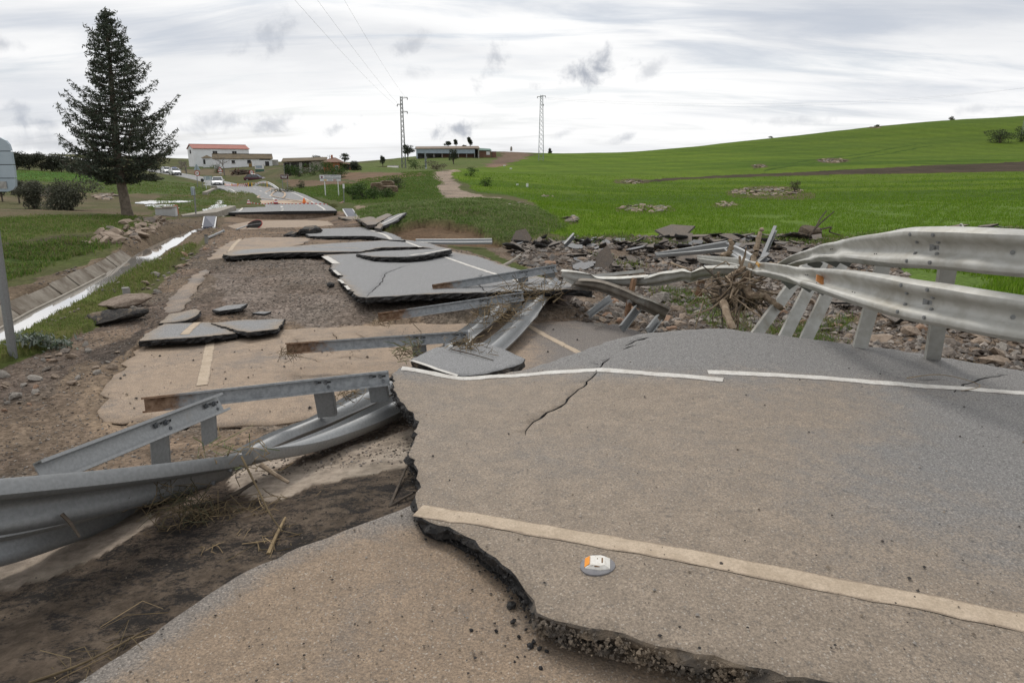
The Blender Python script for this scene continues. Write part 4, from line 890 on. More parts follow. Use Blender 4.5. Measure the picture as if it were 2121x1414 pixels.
t.l.new(t.mix(rf_, zc_, rc_), pb.inputs['Base Color']); t.l.new(t.math('SUBTRACT', .55, t.math('MULTIPLY', rf_, .45)), pb.inputs['Metallic']); t.l.new(t.math('ADD', .5, t.math('MULTIPLY', rf_, .35)), pb.inputs['Roughness'])
# ---- standing barrier on the right -----------------------------------------
gr = thing('guardrail', at(1955, 740, z=.3), 'two-rail steel crash barrier leaning over the rubble behind the near slab', 'guardrail')
U = Beam([(2500,500,2500,605,4.1,-.3),(2121,477,2121,571,4.45,.3),(1990,468,1982,560,4.85,.3),(1917,468,1905,557,5.15,.3),(1836,488,1830,547,5.75,.6),(1752,500,1745,545,6.5,1),(1690,517,1690,546,7.3,1),(1617,546,1634,556,8.4,1)], -1, 8)
U.mesh('upper_rail', ZINCMUD, gr, 3, 99, dent=.025, seed=3, crease=(5.0, 6.1)); U.mesh('upper_rail', ZINCMUD, gr, 0, 3.3, lift=.007)
Lr = Beam([(2500,672,2500,772,4.0,-.3),(2121,616,2121,704,4.35,.3),(1985,592,1978,678,4.7,.3),(1895,580,1884,660,5.05,.3),(1790,572,1786,627,5.6,.5),(1700,562,1696,603,6.3,.8),(1640,556,1636,588,7.0,1),(1576,548,1574,573,7.8,1),(1529,541,1529,560,8.6,1),(1447,538,1449,547,9.8,1)], -1, 8)
Lr.mesh('lower_rail', ZINCMUD, gr, 3, 99, dent=.025, seed=5, crease=(5.6, 7.1)); Lr.mesh('lower_rail', ZINCMUD, gr, 0, 3.3, lift=.007)
for B_ in (U, Lr):
    bolts(gr, B_, [(3.05, .10, .092), (3.05, -.10, .092), (2.45, .10, .092), (2.45, -.10, .092), (3.05, .045, .034), (3.05, -.045, .034), (2.45, .045, .034), (2.45, -.045, .034), (2.62, 0, .014), (1.1, .0, .014)], .015, ZINCD)
    w_ = MB(); n_ = B_.nrm(2.62); t_ = B_.tan(2.62); w_.bar(B_.pt(2.62, 0, .010) - t_ * .04, B_.pt(2.62, 0, .010) + t_ * .04, .05, .006, n_); w_.build('washer', ZINCD, gr)
    for f in (4.1, 4.15, 5.0, 5.3, 5.36, 6.1, 6.16):
        h_ = MB(); n_ = B_.nrm(f); h_.disc(B_.pt(f, .045 if f % .5 > .2 else -.05, .034), n_, .008, .004, 8); h_.build('bolt_hole', BLACKP, gr)
rf = MB(); n_ = Lr.nrm(4.85); t_ = Lr.tan(4.85); d_ = Lr.d[int(4.85 * 8)]; c_ = Lr.pt(4.85, .0, .02)
rf.prism([c_ + d_ * .055, c_ - d_ * .055 + t_ * -.01, c_ - d_ * .04 + n_ * .075, c_ + d_ * .04 + n_ * .075], t_ * .012); rf.build('reflector', mat('amber_reflector', (.42, .17, .05), (.5, .22, .08), 20, rough=.4), gr)
rf = MB(); n_ = Lr.nrm(6.9); t_ = Lr.tan(6.9); d_ = Lr.d[int(6.9 * 8)]; c_ = Lr.pt(6.9, .05, .06)
rf.prism([c_ + d_ * .055, c_ - d_ * .055, c_ - d_ * .04 + n_ * .05, c_ + d_ * .04 + n_ * .05], t_ * .02); rf.build('reflector', mat('amber_reflector_bright', (.62, .33, .04), (.5, .25, .04), 20, rough=.4), gr)
def qp(x, y, Y): return at(x, y, Y=Y)
for (a_, b_, fl) in ((qp(1948, 748, 5.75), qp(1997, 478, 5.05), .06), (qp(1792, 732, 6.05), qp(1858, 500, 6.0), .06), (qp(1676, 716, 6.6), qp(1768, 520, 7.0), .055), (qp(1630, 712, 6.85), qp(1722, 528, 7.6), .055), (qp(1570, 705, 7.1), qp(1690, 540, 8.1), .055)):
    a_ = a_ + (a_ - b_).normalized() * .22; b_ = b_ + Vector((0, .10, 0)); a_ = a_ + Vector((0, .10, 0))
    cpost(gr, a_, b_, (.25, 1, .1), .12, fl, m=ZINCMUD)
for f in (1.0, 3.9, 5.15, 5.6, 6.2):
    p_ = U.pt(f, 0, -.005); n_ = U.nrm(f); k_ = MB(); k_.bar(p_, p_ - n_ * .13, .09, .16, U.d[min(int(f * 8), len(U.d) - 1)]); k_.build('spacer_block', ZINCD, gr)
    p_ = Lr.pt(f, 0, -.005); n_ = Lr.nrm(f); k_ = MB(); k_.bar(p_, p_ - n_ * .13, .09, .16, Lr.d[int(f * 8)]); k_.build('spacer_block', ZINCD, gr)
# ---- fallen barrier on the left --------------------------------------------
fb = thing('guardrail', at(640, 900, z=0), 'fallen two-rail crash barrier lying across the road, posts pointing left', 'guardrail')
def roll(rows):
    """near/upper edge of a beam lying on its face: (px, py, z, roll in degrees)"""
    E = [at(x, y, z=z) for x, y, z, _ in rows]; o = []
    for i, (e, r_) in enumerate(zip(E, rows)):
        t = E[min(i + 1, len(E) - 1)] - E[max(i - 1, 0)]; t.z = 0; t.normalize(); aw = Vector((-t.y, t.x, 0)); f = R(r_[3])
        o.append((e, e - Vector((0, 0, 1)) * .31 * math.cos(f) + aw * .31 * math.sin(f)))
    return o
A_ = Beam(None, 1, 8, wpts=roll([(-420,1005,1.12,20),(-180,996,1.02,23),(0,983,.95,27),(250,960,.80,36),(450,936,.64,50),(545,922,.52,62),(678,903,.36,76),(828,848,.27,88),(940,790,.20,90),(1052,712,.16,90),(1118,640,.26,88),(1168,574,.48,85)]))
B2 = Beam(None, 1, 8, wpts=roll([(-300,1105,.64,30),(0,1072,.62,34),(250,1018,.46,46),(400,985,.30,62),(500,950,.22,75),(600,905,.16,85),(712,858,.15,88),(830,798,.12,90),(938,738,.11,90),(1030,658,.18,90),(1102,588,.38,88)]))
A_.mesh('rail', ZINC, fb, 4.6, 12, dent=.06, seed=11, crease=(9.9,)); A_.mesh('rail', ZINCD, fb, 0, 4.75, lift=.007, dent=.02, seed=12)
B2.mesh('rail', ZINC, fb, 0, 11, dent=.05, seed=14, crease=(8.6,))
bolts(fb, A_, [(4.45, .09, .095), (4.2, -.09, .095), (4.2, .09, .095)], .016, ZINCD)
PO = [((80,985,.80),(456,836,.68),.3),((300,838,.33),(806,782,.50),.35),((594,722,.26),(970,696,.36),.45),((784,658,.24),(1084,614,.46),.45),((896,598,.34),(1152,556,.60),.4)]
for k, (a_, b_, ru) in enumerate(PO):
    a3, b3 = at(a_[0], a_[1], z=a_[2]), at(b_[0], b_[1], z=b_[2])
    po = cpost(fb, a3, b3, (.12, -1, .25), .125, .055, .006, ZINC, rust=ru * 1.5 if k else 0)
    d_ = (b3 - a3).normalized(); up = Vector((0, 0, 1)); up = (up - d_ * up.dot(d_)).normalized(); fr = d_.cross(up).normalized() * -1
    if fr.y > 0: fr = -fr
    L = (b3 - a3).length
    for q, wd in ((.11, .15), (.56, .15)):
        c_ = b3 - d_ * q; tgt = A_ if q < .3 else B2
        # nearest beam point under this spot
        bp = min((tgt.c[i] for i in range(len(tgt.c))), key=lambda v: (Vector((v.x, v.y, 0)) - Vector((c_.x, c_.y, 0))).length)
        dep = min(max(c_.z - bp.z - .02, .14), .30)
        m_ = MB(); e = d_ * wd / 2; f_ = fr * -.012
        for sgn in ((0,) if k == 0 else (0, 1)):
            o_ = f_ + fr * (-.07 * sgn)
            m_.prism([c_ - e + up * .03 + o_, c_ + e + up * .03 + o_, c_ + e * .95 - up * dep + o_, c_ - e * .95 - up * dep + o_], fr * -.006)
        m_.prism([c_ + e + up * .03 + f_, c_ + e - up * dep + f_, c_ + e - up * dep + f_ - fr * .07, c_ + e + up * .03 + f_ - fr * .07], d_ * .006)
        m_.build('spacer_block', ZINCD if k else ZINC, fb)
        for (x, y) in ((-.03, .025), (.03, .02), (.045, -.02), (-.005, -.015))[:3 if q < .3 else 3]:
            n_ = MB(); s_ = c_ + d_ * x * 1.3 + up * y + fr * .006; n_.disc(s_, fr, .017, .008, 10); n_.disc(s_ + fr * .010, fr, .011, .014, 6); n_.build('bolt', BOLT, po)
            h_ = MB(); h_.bar(s_ + d_ * .012 - fr * .002, s_ + d_ * .045 - fr * .002, .003, .014, up); h_.build('slot', BLACKP, po)
# ---- twisted pieces in the middle ------------------------------------------
tw = thing('guardrail', at(1333, 640, z=-.2), 'twisted single rail sagging from the fallen barrier to the driftwood', 'guardrail')
C1 = Beam([(1160,562,1165,582,10.3,-1),(1215,572,1209,596,10.0,-.7),(1256,580,1256,598,9.7,-1),(1333,578,1333,598,9.3,-1),(1380,570,1380,593,9.0,-1),(1432,561,1432,584,8.7,-1),(1500,558,1500,581,8.5,-1),(1560,562,1556,580,8.4,-1)], -1, 8)
C1.mesh('rail', ZINCMUD, tw, 0, 3.2, dent=.05, seed=21, flat=.9, crease=(1.2,)); C1.mesh('rail', ZINCMUD, tw, 3, 9, lift=.006, dent=.04, seed=22, flat=.9, crease=(5.0,))
bolts(tw, C1, [(3.2, .09, .09), (3.2, -.02, .02), (3.5, .09, .09), (5.2, .1, .09), (5.4, .1, .09)], .014)
cpost(tw, at(1294, 656, Y=9.2), at(1310, 575, Y=9.3), (1, .2, 0), .10, .05, m=RUST); cpost(tw, at(1443, 612, Y=8.7), at(1450, 580, Y=8.7), (1, .3, 0), .09, .05, m=RUST)
dg = thing('guardrail', at(1300, 660, z=-.3), 'short dark rail dropping diagonally into the rubble under the sagging rail', 'guardrail')
D1 = Beam([(1196,582,1180,596,10.0,-1),(1250,590,1240,606,9.6,-1),(1310,610,1300,632,9.2,-1),(1350,630,1342,651,9.0,-.8),(1382,648,1374,664,8.9,-.5)], -1, 8)
D1.mesh('rail', ZINCB, dg, dent=.04, seed=24)
for a_, b_, l in (((1218,652,9.4),(1264,617,9.9),'grey steel post leaning at the left under the diagonal rail'), ((1286,682,8.6),(1318,640,9.0),'grey steel post stuck in rubble under the middle of the diagonal rail'), ((1340,688,8.3),(1362,660,8.7),'short steel post poking out below the end of the diagonal rail')):
    o_ = thing('steel_post', at(a_[0], a_[1], Y=a_[2]), l, 'post'); cpost(o_, at(*a_[:2], Y=a_[2]), at(*b_[:2], Y=b_[2]), (.3, -1, .3), .10, .05, m=ZINCD, name='channel')
o_ = thing('steel_post', at(1220, 577, Y=11), 'pale steel channel lying flat behind the sagging rail', 'post'); cpost(o_, at(1212, 578, Y=10.8), at(1334, 565, Y=10.6), (0, .3, 1), .11, .05, m=ZINCMUD, name='channel')
o_ = thing('guardrail', at(950, 506, Y=20), 'straight grey rail lying on soil below the eroded mound', 'guardrail'); X1 = Beam([(862,500,862,506,20.6,.8),(940,500,940,507,20.2,.8),(1020,499,1020,506,19.8,.8)], 1, 6); X1.mesh('rail', ZINCD, o_)
o_ = thing('guardrail', at(1440, 530, Y=13), 'folded grey rail lying flat on the asphalt rubble', 'guardrail')
G1 = Beam([(1358,530,1362,535,14.2,1),(1430,518,1432,529,13.4,.8),(1512,505,1512,522,12.6,.8)], 1, 6); G1.mesh('rail', ZINCD, o_, dent=.05)
G2 = Beam([(1513,506,1509,524,12.6,1),(1530,514,1520,534,12.0,.7),(1562,536,1536,548,11.4,.5)], 1, 6); G2.mesh('rail', ZINC, o_, dent=.05, seed=6)
o_ = thing('steel_post', at(1574, 534, Y=10.8), 'tilted rusty-topped steel post rising beside the driftwood trunk', 'post'); cpost(o_, at(1572, 545, Y=10.8), at(1603, 472, Y=11.2), (1, -.6, 0), .12, .05, m=ZINC, name='channel')
o_ = thing('steel_post', at(1570, 545, Y=10.4), 'short steel spacer lying at the foot of the tilted post', 'post'); cpost(o_, at(1566, 546, Y=10.4), at(1588, 528, Y=10.5), (1, -.6, 0), .12, .06, m=ZINCD, name='channel')
o_ = thing('steel_post', at(1168, 505, Y=19), 'small steel post leaning out of the asphalt debris line', 'post'); cpost(o_, at(1168, 508, Y=18.6), at(1188, 486, Y=18.8), (1, -.6, 0), .14, .06, m=ZINCD, name='channel')
# ================================================================== road stud
c_ = S1.on(1237, 1171); st = thing('road_stud', c_, 'white reflective road stud with an orange strip on a grey puck', 'road stud')
ta = (S1.on(1290, 1180) - S1.on(1190, 1162)).normalized(); tb = Vector((0, 0, 1)).cross(ta).normalized(); up = Vector((0, 0, 1))
m_ = MB(); rr = random.Random(2)
ring = lambda r_, h_: [c_ + (ta * math.cos(q) * 1.0 + tb * math.sin(q) * 1.05) * r_ * (1 + .03 * math.sin(q * 3 + 1)) + up * h_ for q in (k * math.pi / 16 for k in range(32))]
m_.loft([ring(.072, -.006), ring(.073, .004), ring(.066, .009), ring(.03, .011)]); m_.build('puck', mat('bitumen_puck', (.17, .165, .175), (.21, .205, .21), 40, rough=.7, bump=.2, bscale=80), st, True)
a1 = (ta * .96 + tb * .28).normalized(); b1 = up.cross(a1).normalized()
def sp_(x, y, z): return c_ + a1 * x + b1 * y + up * z
lo = [(-.050, -.040), (.012, -.052), (.054, -.040), (.054, .036), (.012, .050), (-.050, .040)]
m_ = MB(); m_.loft([[sp_(x, y, .008) for x, y in lo], [sp_(x * .98, y * .98, .014) for x, y in lo], [sp_(x, y, .027) for x, y in ((-.026, -.034), (.012, -.040), (.030, -.034), (.030, .030), (.012, .038), (-.026, .034))]])
sb = m_.build('stud_body', mat('stud_white', (.70, .68, .63), (.60, .57, .51), 60, rough=.5, c3=(.42, .36, .29), s3=50, l3=.62, h3=.72), st)
m_ = MB(); m_.prism([sp_(-.052, -.033, .0115), sp_(-.052, .033, .0115), sp_(-.032, .029, .0262), sp_(-.032, -.029, .0262)], up * .002 - a1 * .001); m_.build('orange_strip', mat('stud_orange', (.80, .30, .02), (.75, .26, .02), 30, rough=.4), st)
m_ = MB(); m_.bar(sp_(.020, -.02, .0278), sp_(.020, .016, .0278), .006, .002); m_.bar(sp_(-.012, -.040, .0235), sp_(.010, -.042, .0225), .004, .004); m_.bar(sp_(-.002, .01, .0282), sp_(.002, .01, .0282), .004, .002); m_.build('dirt_groove', mat('stud_dirt', (.16, .09, .04), (.22, .13, .07), 50), st)

GB = Slab([(985,607,.30),(1080,604,.30),(1160,601,.32),(1176,597,.32),(1150,585,.3),(1060,574,.25),(960,585,.24)]); tag(GB.build('road_bed', .36, .16, [MATS['gravel_cut'], mat('gravel_cut_dark', (.075, .055, .043), (.17, .13, .105), 28, bump=1.0, bscale=40, c3=(.30, .26, .22), s3=60, l3=.6, h3=.7, coord='World')], .08, .05, 44, press=None, under=.1), kind='structure')
# ================================================================== water
def water_mat(name, base, rough, bs):
    m = bpy.data.materials.new(name); m.use_nodes = True; t = NT(m.node_tree); pb = t.n['Principled BSDF']; ps = t.node('ShaderNodeNewGeometry').outputs['Position']
    pb.inputs['Base Color'].default_value = base + (1,); pb.inputs['Roughness'].default_value = rough; pb.inputs['IOR'].default_value = 1.5; pb.inputs['Coat Weight'].default_value = 1.0; pb.inputs['Coat IOR'].default_value = 2.0; pb.inputs['Coat Roughness'].default_value = .03; pb.inputs['Specular IOR Level'].default_value = 1.0
    bn = t.node('ShaderNodeBump'); bn.inputs['Strength'].default_value = .06; bn.inputs['Distance'].default_value = .02
    t.l.new(t.noise(ps, bs, 4, .6), bn.inputs['Height']); t.l.new(bn.outputs[0], pb.inputs['Normal']); return m
WATER = water_mat('shallow_muddy_water', (.50, .47, .43), .05, 3.0); FOAM = water_mat('running_water', (.46, .44, .40), .12, 9.0)
def resample(pl, step):
    o = []
    for (x1, y1), (x2, y2) in zip(pl[:-1], pl[1:]):
        L = math.hypot(x2 - x1, y2 - y1); n = max(1, int(L / step)); o += [(x1 + (x2 - x1) * k / n, y1 + (y2 - y1) * k / n) for k in range(n)]
    return o + [pl[-1]]
dl_ = [Vector((x, y, 0)) for x, y in DITCH]; dcl = cat(dl_, 14)
b = MB(); lft, rgt = offs(dcl, -.36), offs(dcl, .36)

def wz(y): return float(np.interp(y, [5, 18, 24, 31], [-.10, -.115, -.21, -.42]))
b.loft([[Vector((p.x, p.y, wz(p.y))), Vector((c_.x, c_.y, wz(c_.y))), Vector((q_.x, q_.y, wz(q_.y)))] for p, c_, q_ in zip(lft, dcl, rgt)], closed=False)
tag(b.build('ditch_water', WATER), kind='structure')
def puddle(poly, z_off, m, name='puddle_water', z=None):
    P_ = [ong(*q) for q in poly]; zz = sum(p.z for p in P_) / len(P_) + z_off
    pts = jag([(p.x, p.y) for p in P_], .3, .22, 5); me_ = bpy.data.meshes.new(name); bm_ = bmesh.new()
    f_ = bm_.faces.new([bm_.verts.new((x, y, (ghs(x, y) + z_off) if z is None else z)) for x, y in pts]); bmesh.ops.triangulate(bm_, faces=[f_]); bm_.to_mesh(me_); bm_.free(); me_.materials.append(m)
    tag(link(name, me_), kind='structure')
puddle([(421,437),(436,428),(446,424),(452,416),(462,416),(458,423),(470,428),(474,432),(462,442),(452,440),(457,433),(445,431),(438,440)], .03, FOAM)
puddle([(280,421),(310,416),(350,417),(398,416),(396,419),(350,421),(300,424)], .03, FOAM); puddle([(300,427),(330,425),(366,425),(350,428),(320,430)], .03, FOAM); puddle([(330,432),(350,430),(372,431),(350,434)], .03, FOAM)
for a_, b_ in (((395,494),(425,480)), ((340,526),(380,502)), ((300,548),(328,531))):
    pa, pb_ = ong(*a_), ong(*b_)
# concrete lining panels of the ditch
lin = thing('drainage_channel', Vector((dcl[30].x, dcl[30].y, -.5)), 'sloping concrete panel lining along the left side of the water ditch', 'drain')
def arc(pl, step):
    o = [pl[0].copy()]; acc = 0
    for a_, b_ in zip(pl[:-1], pl[1:]):
        L_ = (b_ - a_).length; u_ = step - acc
        while u_ <= L_: o.append(a_.lerp(b_, u_ / L_)); u_ += step
        acc = (acc + L_) % step
    return o
rp = arc(offs(dcl, -.27), .95); ro = offs(rp, -.30)
rr = random.Random(4); LINING = mat('muddy_concrete_lining', (.17, .145, .112), (.25, .22, .18), 3, bump=.3, bscale=30, c3=(.11, .085, .06), s3=2.2, l3=.45, h3=.65, coord='World')
for i in range(len(rp) - 1):
    if rp[i].y > 17.5: break
    a_, b_ = rp[i].lerp(rp[i + 1], .02), rp[i].lerp(rp[i + 1], .975); c_, d_ = ro[i].lerp(ro[i + 1], .975), ro[i].lerp(ro[i + 1], .02); h = rr.uniform(-.02, .02)
    z1, z2 = -.20 + h, .10 + h + rr.uniform(-.02, .02)
    m_ = MB(); m_.prism([Vector((a_.x, a_.y, z1)), Vector((b_.x, b_.y, z1)), Vector((c_.x, c_.y, z2)), Vector((d_.x, d_.y, z2))], (0, 0, -.07)); m_.build('lining_panel', LINING, lin)
m_ = MB(); kk = [p for p in offs(dcl, -.31) if p.y < 15]; m_.loft([[Vector((p.x + ox, p.y, -.075 + oz)) for ox, oz in ((0, 0), (.045, 0), (.045, -.2), (0, -.2))] for p in kk]); m_.build('toe_kerb', CONC, lin)
# ================================================================== scatter helpers
def blades(name, X, Y, Z, h, w, lean, mat_, cols, per=1, spread=.0, seed=1, kind='stuff', curve=True):
    r = np.random.default_rng(seed); n = len(X) * per
    X, Y, Z, h, w = (np.repeat(np.broadcast_to(v, (len(X),)), per) for v in (X, Y, Z, h, w))
    X = X + r.normal(0, 1, n) * spread * h; Y = Y + r.normal(0, 1, n) * spread * h
    hh = h * r.uniform(.55, 1.15, n); ang = r.uniform(0, 2 * np.pi, n); la = r.uniform(0, 2 * np.pi, n); ln = hh * lean * r.uniform(.2, 1.2, n)
    bx, by = np.cos(ang) * w / 2, np.sin(ang) * w / 2
    z0 = Z - .02
    v0 = np.stack([X - bx, Y - by, z0], 1); v1 = np.stack([X + bx, Y + by, z0], 1)
    m1 = np.stack([X + np.cos(la) * ln * .35 + bx * .8, Y + np.sin(la) * ln * .35 + by * .8, Z + hh * .6], 1); m0 = np.stack([X + np.cos(la) * ln * .35 - bx * .8, Y + np.sin(la) * ln * .35 - by * .8, Z + hh * .6], 1)
    v2 = np.stack([X + np.cos(la) * ln, Y + np.sin(la) * ln, Z + hh * (1 - .3 * min(lean, 1))], 1)
    if curve:
        V = np.concatenate([v0, v1, m1, m0, v2]); a_ = np.arange(n)
        Fc = np.concatenate([np.stack([a_, a_ + n, a_ + 2 * n], 1), np.stack([a_, a_ + 2 * n, a_ + 3 * n], 1), np.stack([a_ + 3 * n, a_ + 2 * n, a_ + 4 * n], 1)]); k = 5
    else:
        V = np.concatenate([v0, v1, v2]); a_ = np.arange(n); Fc = np.stack([a_, a_ + n, a_ + 2 * n], 1); k = 3
    me_ = npmesh(name, V, Fc, [mat_]); C = np.array(cols)[r.integers(0, len(cols), n)] * r.uniform(.62, 1.14, (n, 1)); vcol(me_, 'tint', np.tile(C, (k, 1)))
    o = link(name, me_)
    if kind: o['kind'] = kind
    return o
LEAFM = mat('grass_blade', (1, 1, 1), (.8, .85, .8), 3, attr='tint', rough=.75, trans=.45, spec=.2)
def field(n, lo, hi, um, seed, mask=None, thr=.5):
    """points spread evenly in bearing and log distance, kept where the ground zone mask is set"""
    r = np.random.default_rng(seed); w_ = r.uniform(math.log(lo + 4.2), math.log(hi + 4.2), n); u_ = r.uniform(um[0], um[1], n); y = np.exp(w_) - 4.2; x = u_ * (y + 4.2)
    if mask is not None:
        k = zsample(mask, x, y) > thr; x, y = x[k], y[k]
    return x, y, gh(x, y)
# wheat
x, y, z = field(190000, 7, 210, (-.1, .9), 1, Z_WHEAT * (1 - Z_PATH) * (1 - Z_TRACK) * (1 - Z_RUB)); sc_y = np.clip(y / 40, .6, 2.2)
sel = (fbm(x * .35, y * .35, 5) > .30) & (np.random.default_rng(4).random(len(x)) > (y - 50) / 90); x, y, z, sc_y = x[sel], y[sel], z[sel], sc_y[sel]
tint = [(.16, .285, .016), (.195, .305, .026), (.13, .25, .014), (.225, .32, .055)]
tag(blades('wheat_crop', x, y, z, .13 + .05 * sc_y, .016 + .016 * sc_y, .5, LEAFM, tint, 2, .5, 2, curve=False), 'bright green young wheat covering the right hand field', 'crop')
def grass(name, n, lo, hi, um, mask, h, w, tints, label, seed, per=3, lean=.9, thr=.5, patch=.35, scale_d=22):
    x, y, z = field(n, lo, hi, um, seed, mask, thr); k = fbm(x * 1.1, y * 1.1, seed + 50) > patch; x, y, z = x[k], y[k], z[k]
    s_ = np.clip(y / scale_d, .7, 5); hv = h * np.clip(y / scale_d, .9, 1.6) * (.5 + fbm(x * .9, y * .9, seed + 9))
    tag(blades(name, x, y, z, hv, w * s_, lean, LEAFM, tints, per, .7, seed), label, 'grass')
GT1 = [(.17, .215, .05), (.21, .23, .075), (.135, .19, .04), (.26, .235, .11)]
GT2 = [(.125, .22, .036), (.15, .24, .05), (.10, .185, .033), (.22, .23, .095)]
GT3 = [(.19, .255, .08), (.25, .29, .125), (.145, .22, .055), (.33, .33, .17)]
grass('verge_grass', 60000, 5, 26, (-.85, -.3), Z_VERGE, .055, .008, GT1, 'short yellow green grass along the right side of the ditch', 31, 3, .7, patch=.25, scale_d=10)
grass('bank_grass', 60000, 8, 26, (-1.0, -.4), Z_DG, .13, .014, GT2 + GT1, 'rank green grass on the bank left of the ditch', 32, 3, 1.1, patch=.4, scale_d=12)
grass('meadow_grass', 60000, 14, 50, (-1.0, -.35), np.clip(Z_TERR + .0, 0, 1), .09, .014, GT1 + GT2, 'rough meadow grass around the foot of the conifer', 33, 3, .9, patch=.3)
grass('field_grass', 26000, 36, 110, (-.9, -.2), np.clip(Z_LV + Z_LV2 + Z_GREEN, 0, 1), .08, .018, GT1 + GT2, 'green grass on the far field left of the road', 34, 3, .9, patch=.4, scale_d=30)
grass('mound_grass', 60000, 22, 60, (-.3, .1), Z_MOUND * (1 - Z_SCAR), .11, .018, GT3 + GT2[:2], 'long flattened pale grass on the eroded mound', 35, 3, 1.6, patch=.2)
grass('roadside_grass', 40000, 45, 130, (-.4, 0), Z_BANK, .12, .02, GT2 + GT1[:1], 'tall green grass on the bank right of the far road', 36, 3, .9, patch=.2, scale_d=40)
grass('rubble_grass', 30000, 6, 30, (0, .7), np.clip(Z_RG + Z_RIM * .6, 0, 1), .14, .012, GT1 + GT2, 'muddy grass tufts between the rubble', 37, 3, 1.0, patch=.42, scale_d=12)
# ---- overhanging turf at the top of the mound scar and the left bank
def rock_mesh(seed, m, flat=.6, sub=2):
    r = random.Random(seed); bm_ = bmesh.new(); bmesh.ops.create_icosphere(bm_, subdivisions=sub, radius=.5)
    pl = [(Vector((r.gauss(0, 1), r.gauss(0, 1), r.gauss(0, 1))).normalized(), r.uniform(.22, .42)) for _ in range(9)]
    for v in bm_.verts:
        for n_, d_ in pl:
            e = v.co.dot(n_) - d_
            if e > 0: v.co -= n_ * e * .92
        v.co = Vector((v.co.x * r.uniform(.97, 1.03) * 1.25, v.co.y * 1.0, v.co.z * flat)); v.co += Vector((r.uniform(-1, 1), r.uniform(-1, 1), r.uniform(-1, 1))) * .015
    me_ = bpy.data.meshes.new('rock'); bm_.to_mesh(me_); bm_.free(); me_.materials.append(m); return me_
ROCKM = [rock_mesh(i, ROCK[i % 4 if i % 4 != 3 or i % 8 == 3 else 0], (.55, .75, .4, .65)[i % 4], 1 if i % 3 else 2) for i in range(16)]
def scatter_rocks(name, poly, n, smin, smax, label, cat_, group, seed, avoid=None, meshes=None, lift=.2):
    r = random.Random(seed); P_ = np.array(poly); got = 0; tries = 0; placed = []
    while got < n and tries < n * 40:
        tries += 1; px_, py_ = r.uniform(P_[:, 0].min(), P_[:, 0].max()), r.uniform(P_[:, 1].min(), P_[:, 1].max())
        if not inpoly(np.array([px_]), np.array([py_]), poly)[0]: continue
        p_ = ong(px_, py_); s_ = smin * (smax / smin) ** (r.random() ** 1.7)
        if any((p_.x - q[0]) ** 2 + (p_.y - q[1]) ** 2 < ((s_ + q[2]) * .42) ** 2 for q in placed): continue
        if avoid and avoid(p_): continue
        placed.append((p_.x, p_.y, s_)); o = link(name, r.choice(meshes or ROCKM), None, Vector((p_.x, p_.y, p_.z + s_ * lift * .6)))
        o.rotation_euler = (r.uniform(-.5, .5), r.uniform(-.5, .5), r.uniform(0, 6.28)); o.scale = (s_, s_ * r.uniform(.8, 1.2), s_ * r.uniform(.8, 1.2)); mw = {'rock_brown': 'brown', 'rock_grey': 'grey', 'rock_dark': 'dark', 'rock_red': 'reddish'}.get(o.data.materials[0].name, 'brown'); zw = 'large' if s_ > smin * (smax / smin) ** .45 else ('small' if s_ < smin * (smax / smin) ** .12 else 'middling')
        xs = (px_ - P_[:, 0].min()) / (P_[:, 0].max() - P_[:, 0].min()); ww = 'left part' if xs < .33 else ('middle' if xs < .66 else 'right part')
        tag(o, zw + ' ' + mw + ' ' + label + ', ' + ww, cat_, group); got += 1
    return placed
GRP = 'angular rocks behind the standing barrier'
scatter_rocks('rubble_rock', [(1560,690),(1640,620),(1760,600),(2000,680),(2200,690),(2200,790),(2100,765),(1900,728),(1700,702)], 175, .085, .34, 'rock under the standing crash barrier', 'rock', GRP, 1)
scatter_rocks('rubble_rock', [(1190,640),(1240,600),(1330,600),(1420,640),(1420,690),(1330,690),(1250,690)], 62, .10, .36, 'rock in the hollow under the sagging rail', 'rock', 'rocks under the sagging rail', 2)
scatter_rocks('rubble_rock', [(1100,545),(1250,520),(1480,545),(1500,560),(1450,610),(1380,620),(1290,575),(1180,570)], 63, .10, .38, 'rock on the washed soil behind the sagging rail', 'rock', 'rocks behind the sagging rail', 3)
o = link('pale_boulder', rock_mesh(77, ROCK[1], .7, 3), None, ong(1372, 625) + Vector((0, 0, .1))); o.scale = (.42, .36, .32); o.rotation_euler = (0, .1, .6); tag(o, 'pale boulder beside the end of the diagonal rail', 'rock')
o = link('pale_boulder', rock_mesh(78, ROCK[1], .8, 3), None, ong(1690, 655) + Vector((0, 0, .06))); o.scale = (.24, .2, .22); tag(o, 'pale grey boulder between the leaning barrier posts', 'rock')
scatter_rocks('bank_stone', [(215,478),(290,452),(345,450),(330,470),(300,495),(240,505),(170,512)], 70, .22, .65, 'stone in the bank below the conifer', 'stone', 'stones of the bank below the conifer', 4, meshes=[ROCKM[0], ROCKM[4], ROCKM[2], ROCKM[8], ROCKM[12]])
scatter_rocks('roadside_stone', [(0,780),(160,700),(250,720),(230,770),(100,830),(0,870)], 45, .05, .16, 'stone in the gravel by the leaning pole', 'stone', 'stones on the near gravel', 5)
scatter_rocks('roadside_stone', [(230,640),(330,560),(420,500),(470,470),(440,510),(350,590),(290,650)], 45, .08, .26, 'stone on the verge between ditch and gravel', 'stone', 'stones on the washed verge', 6)
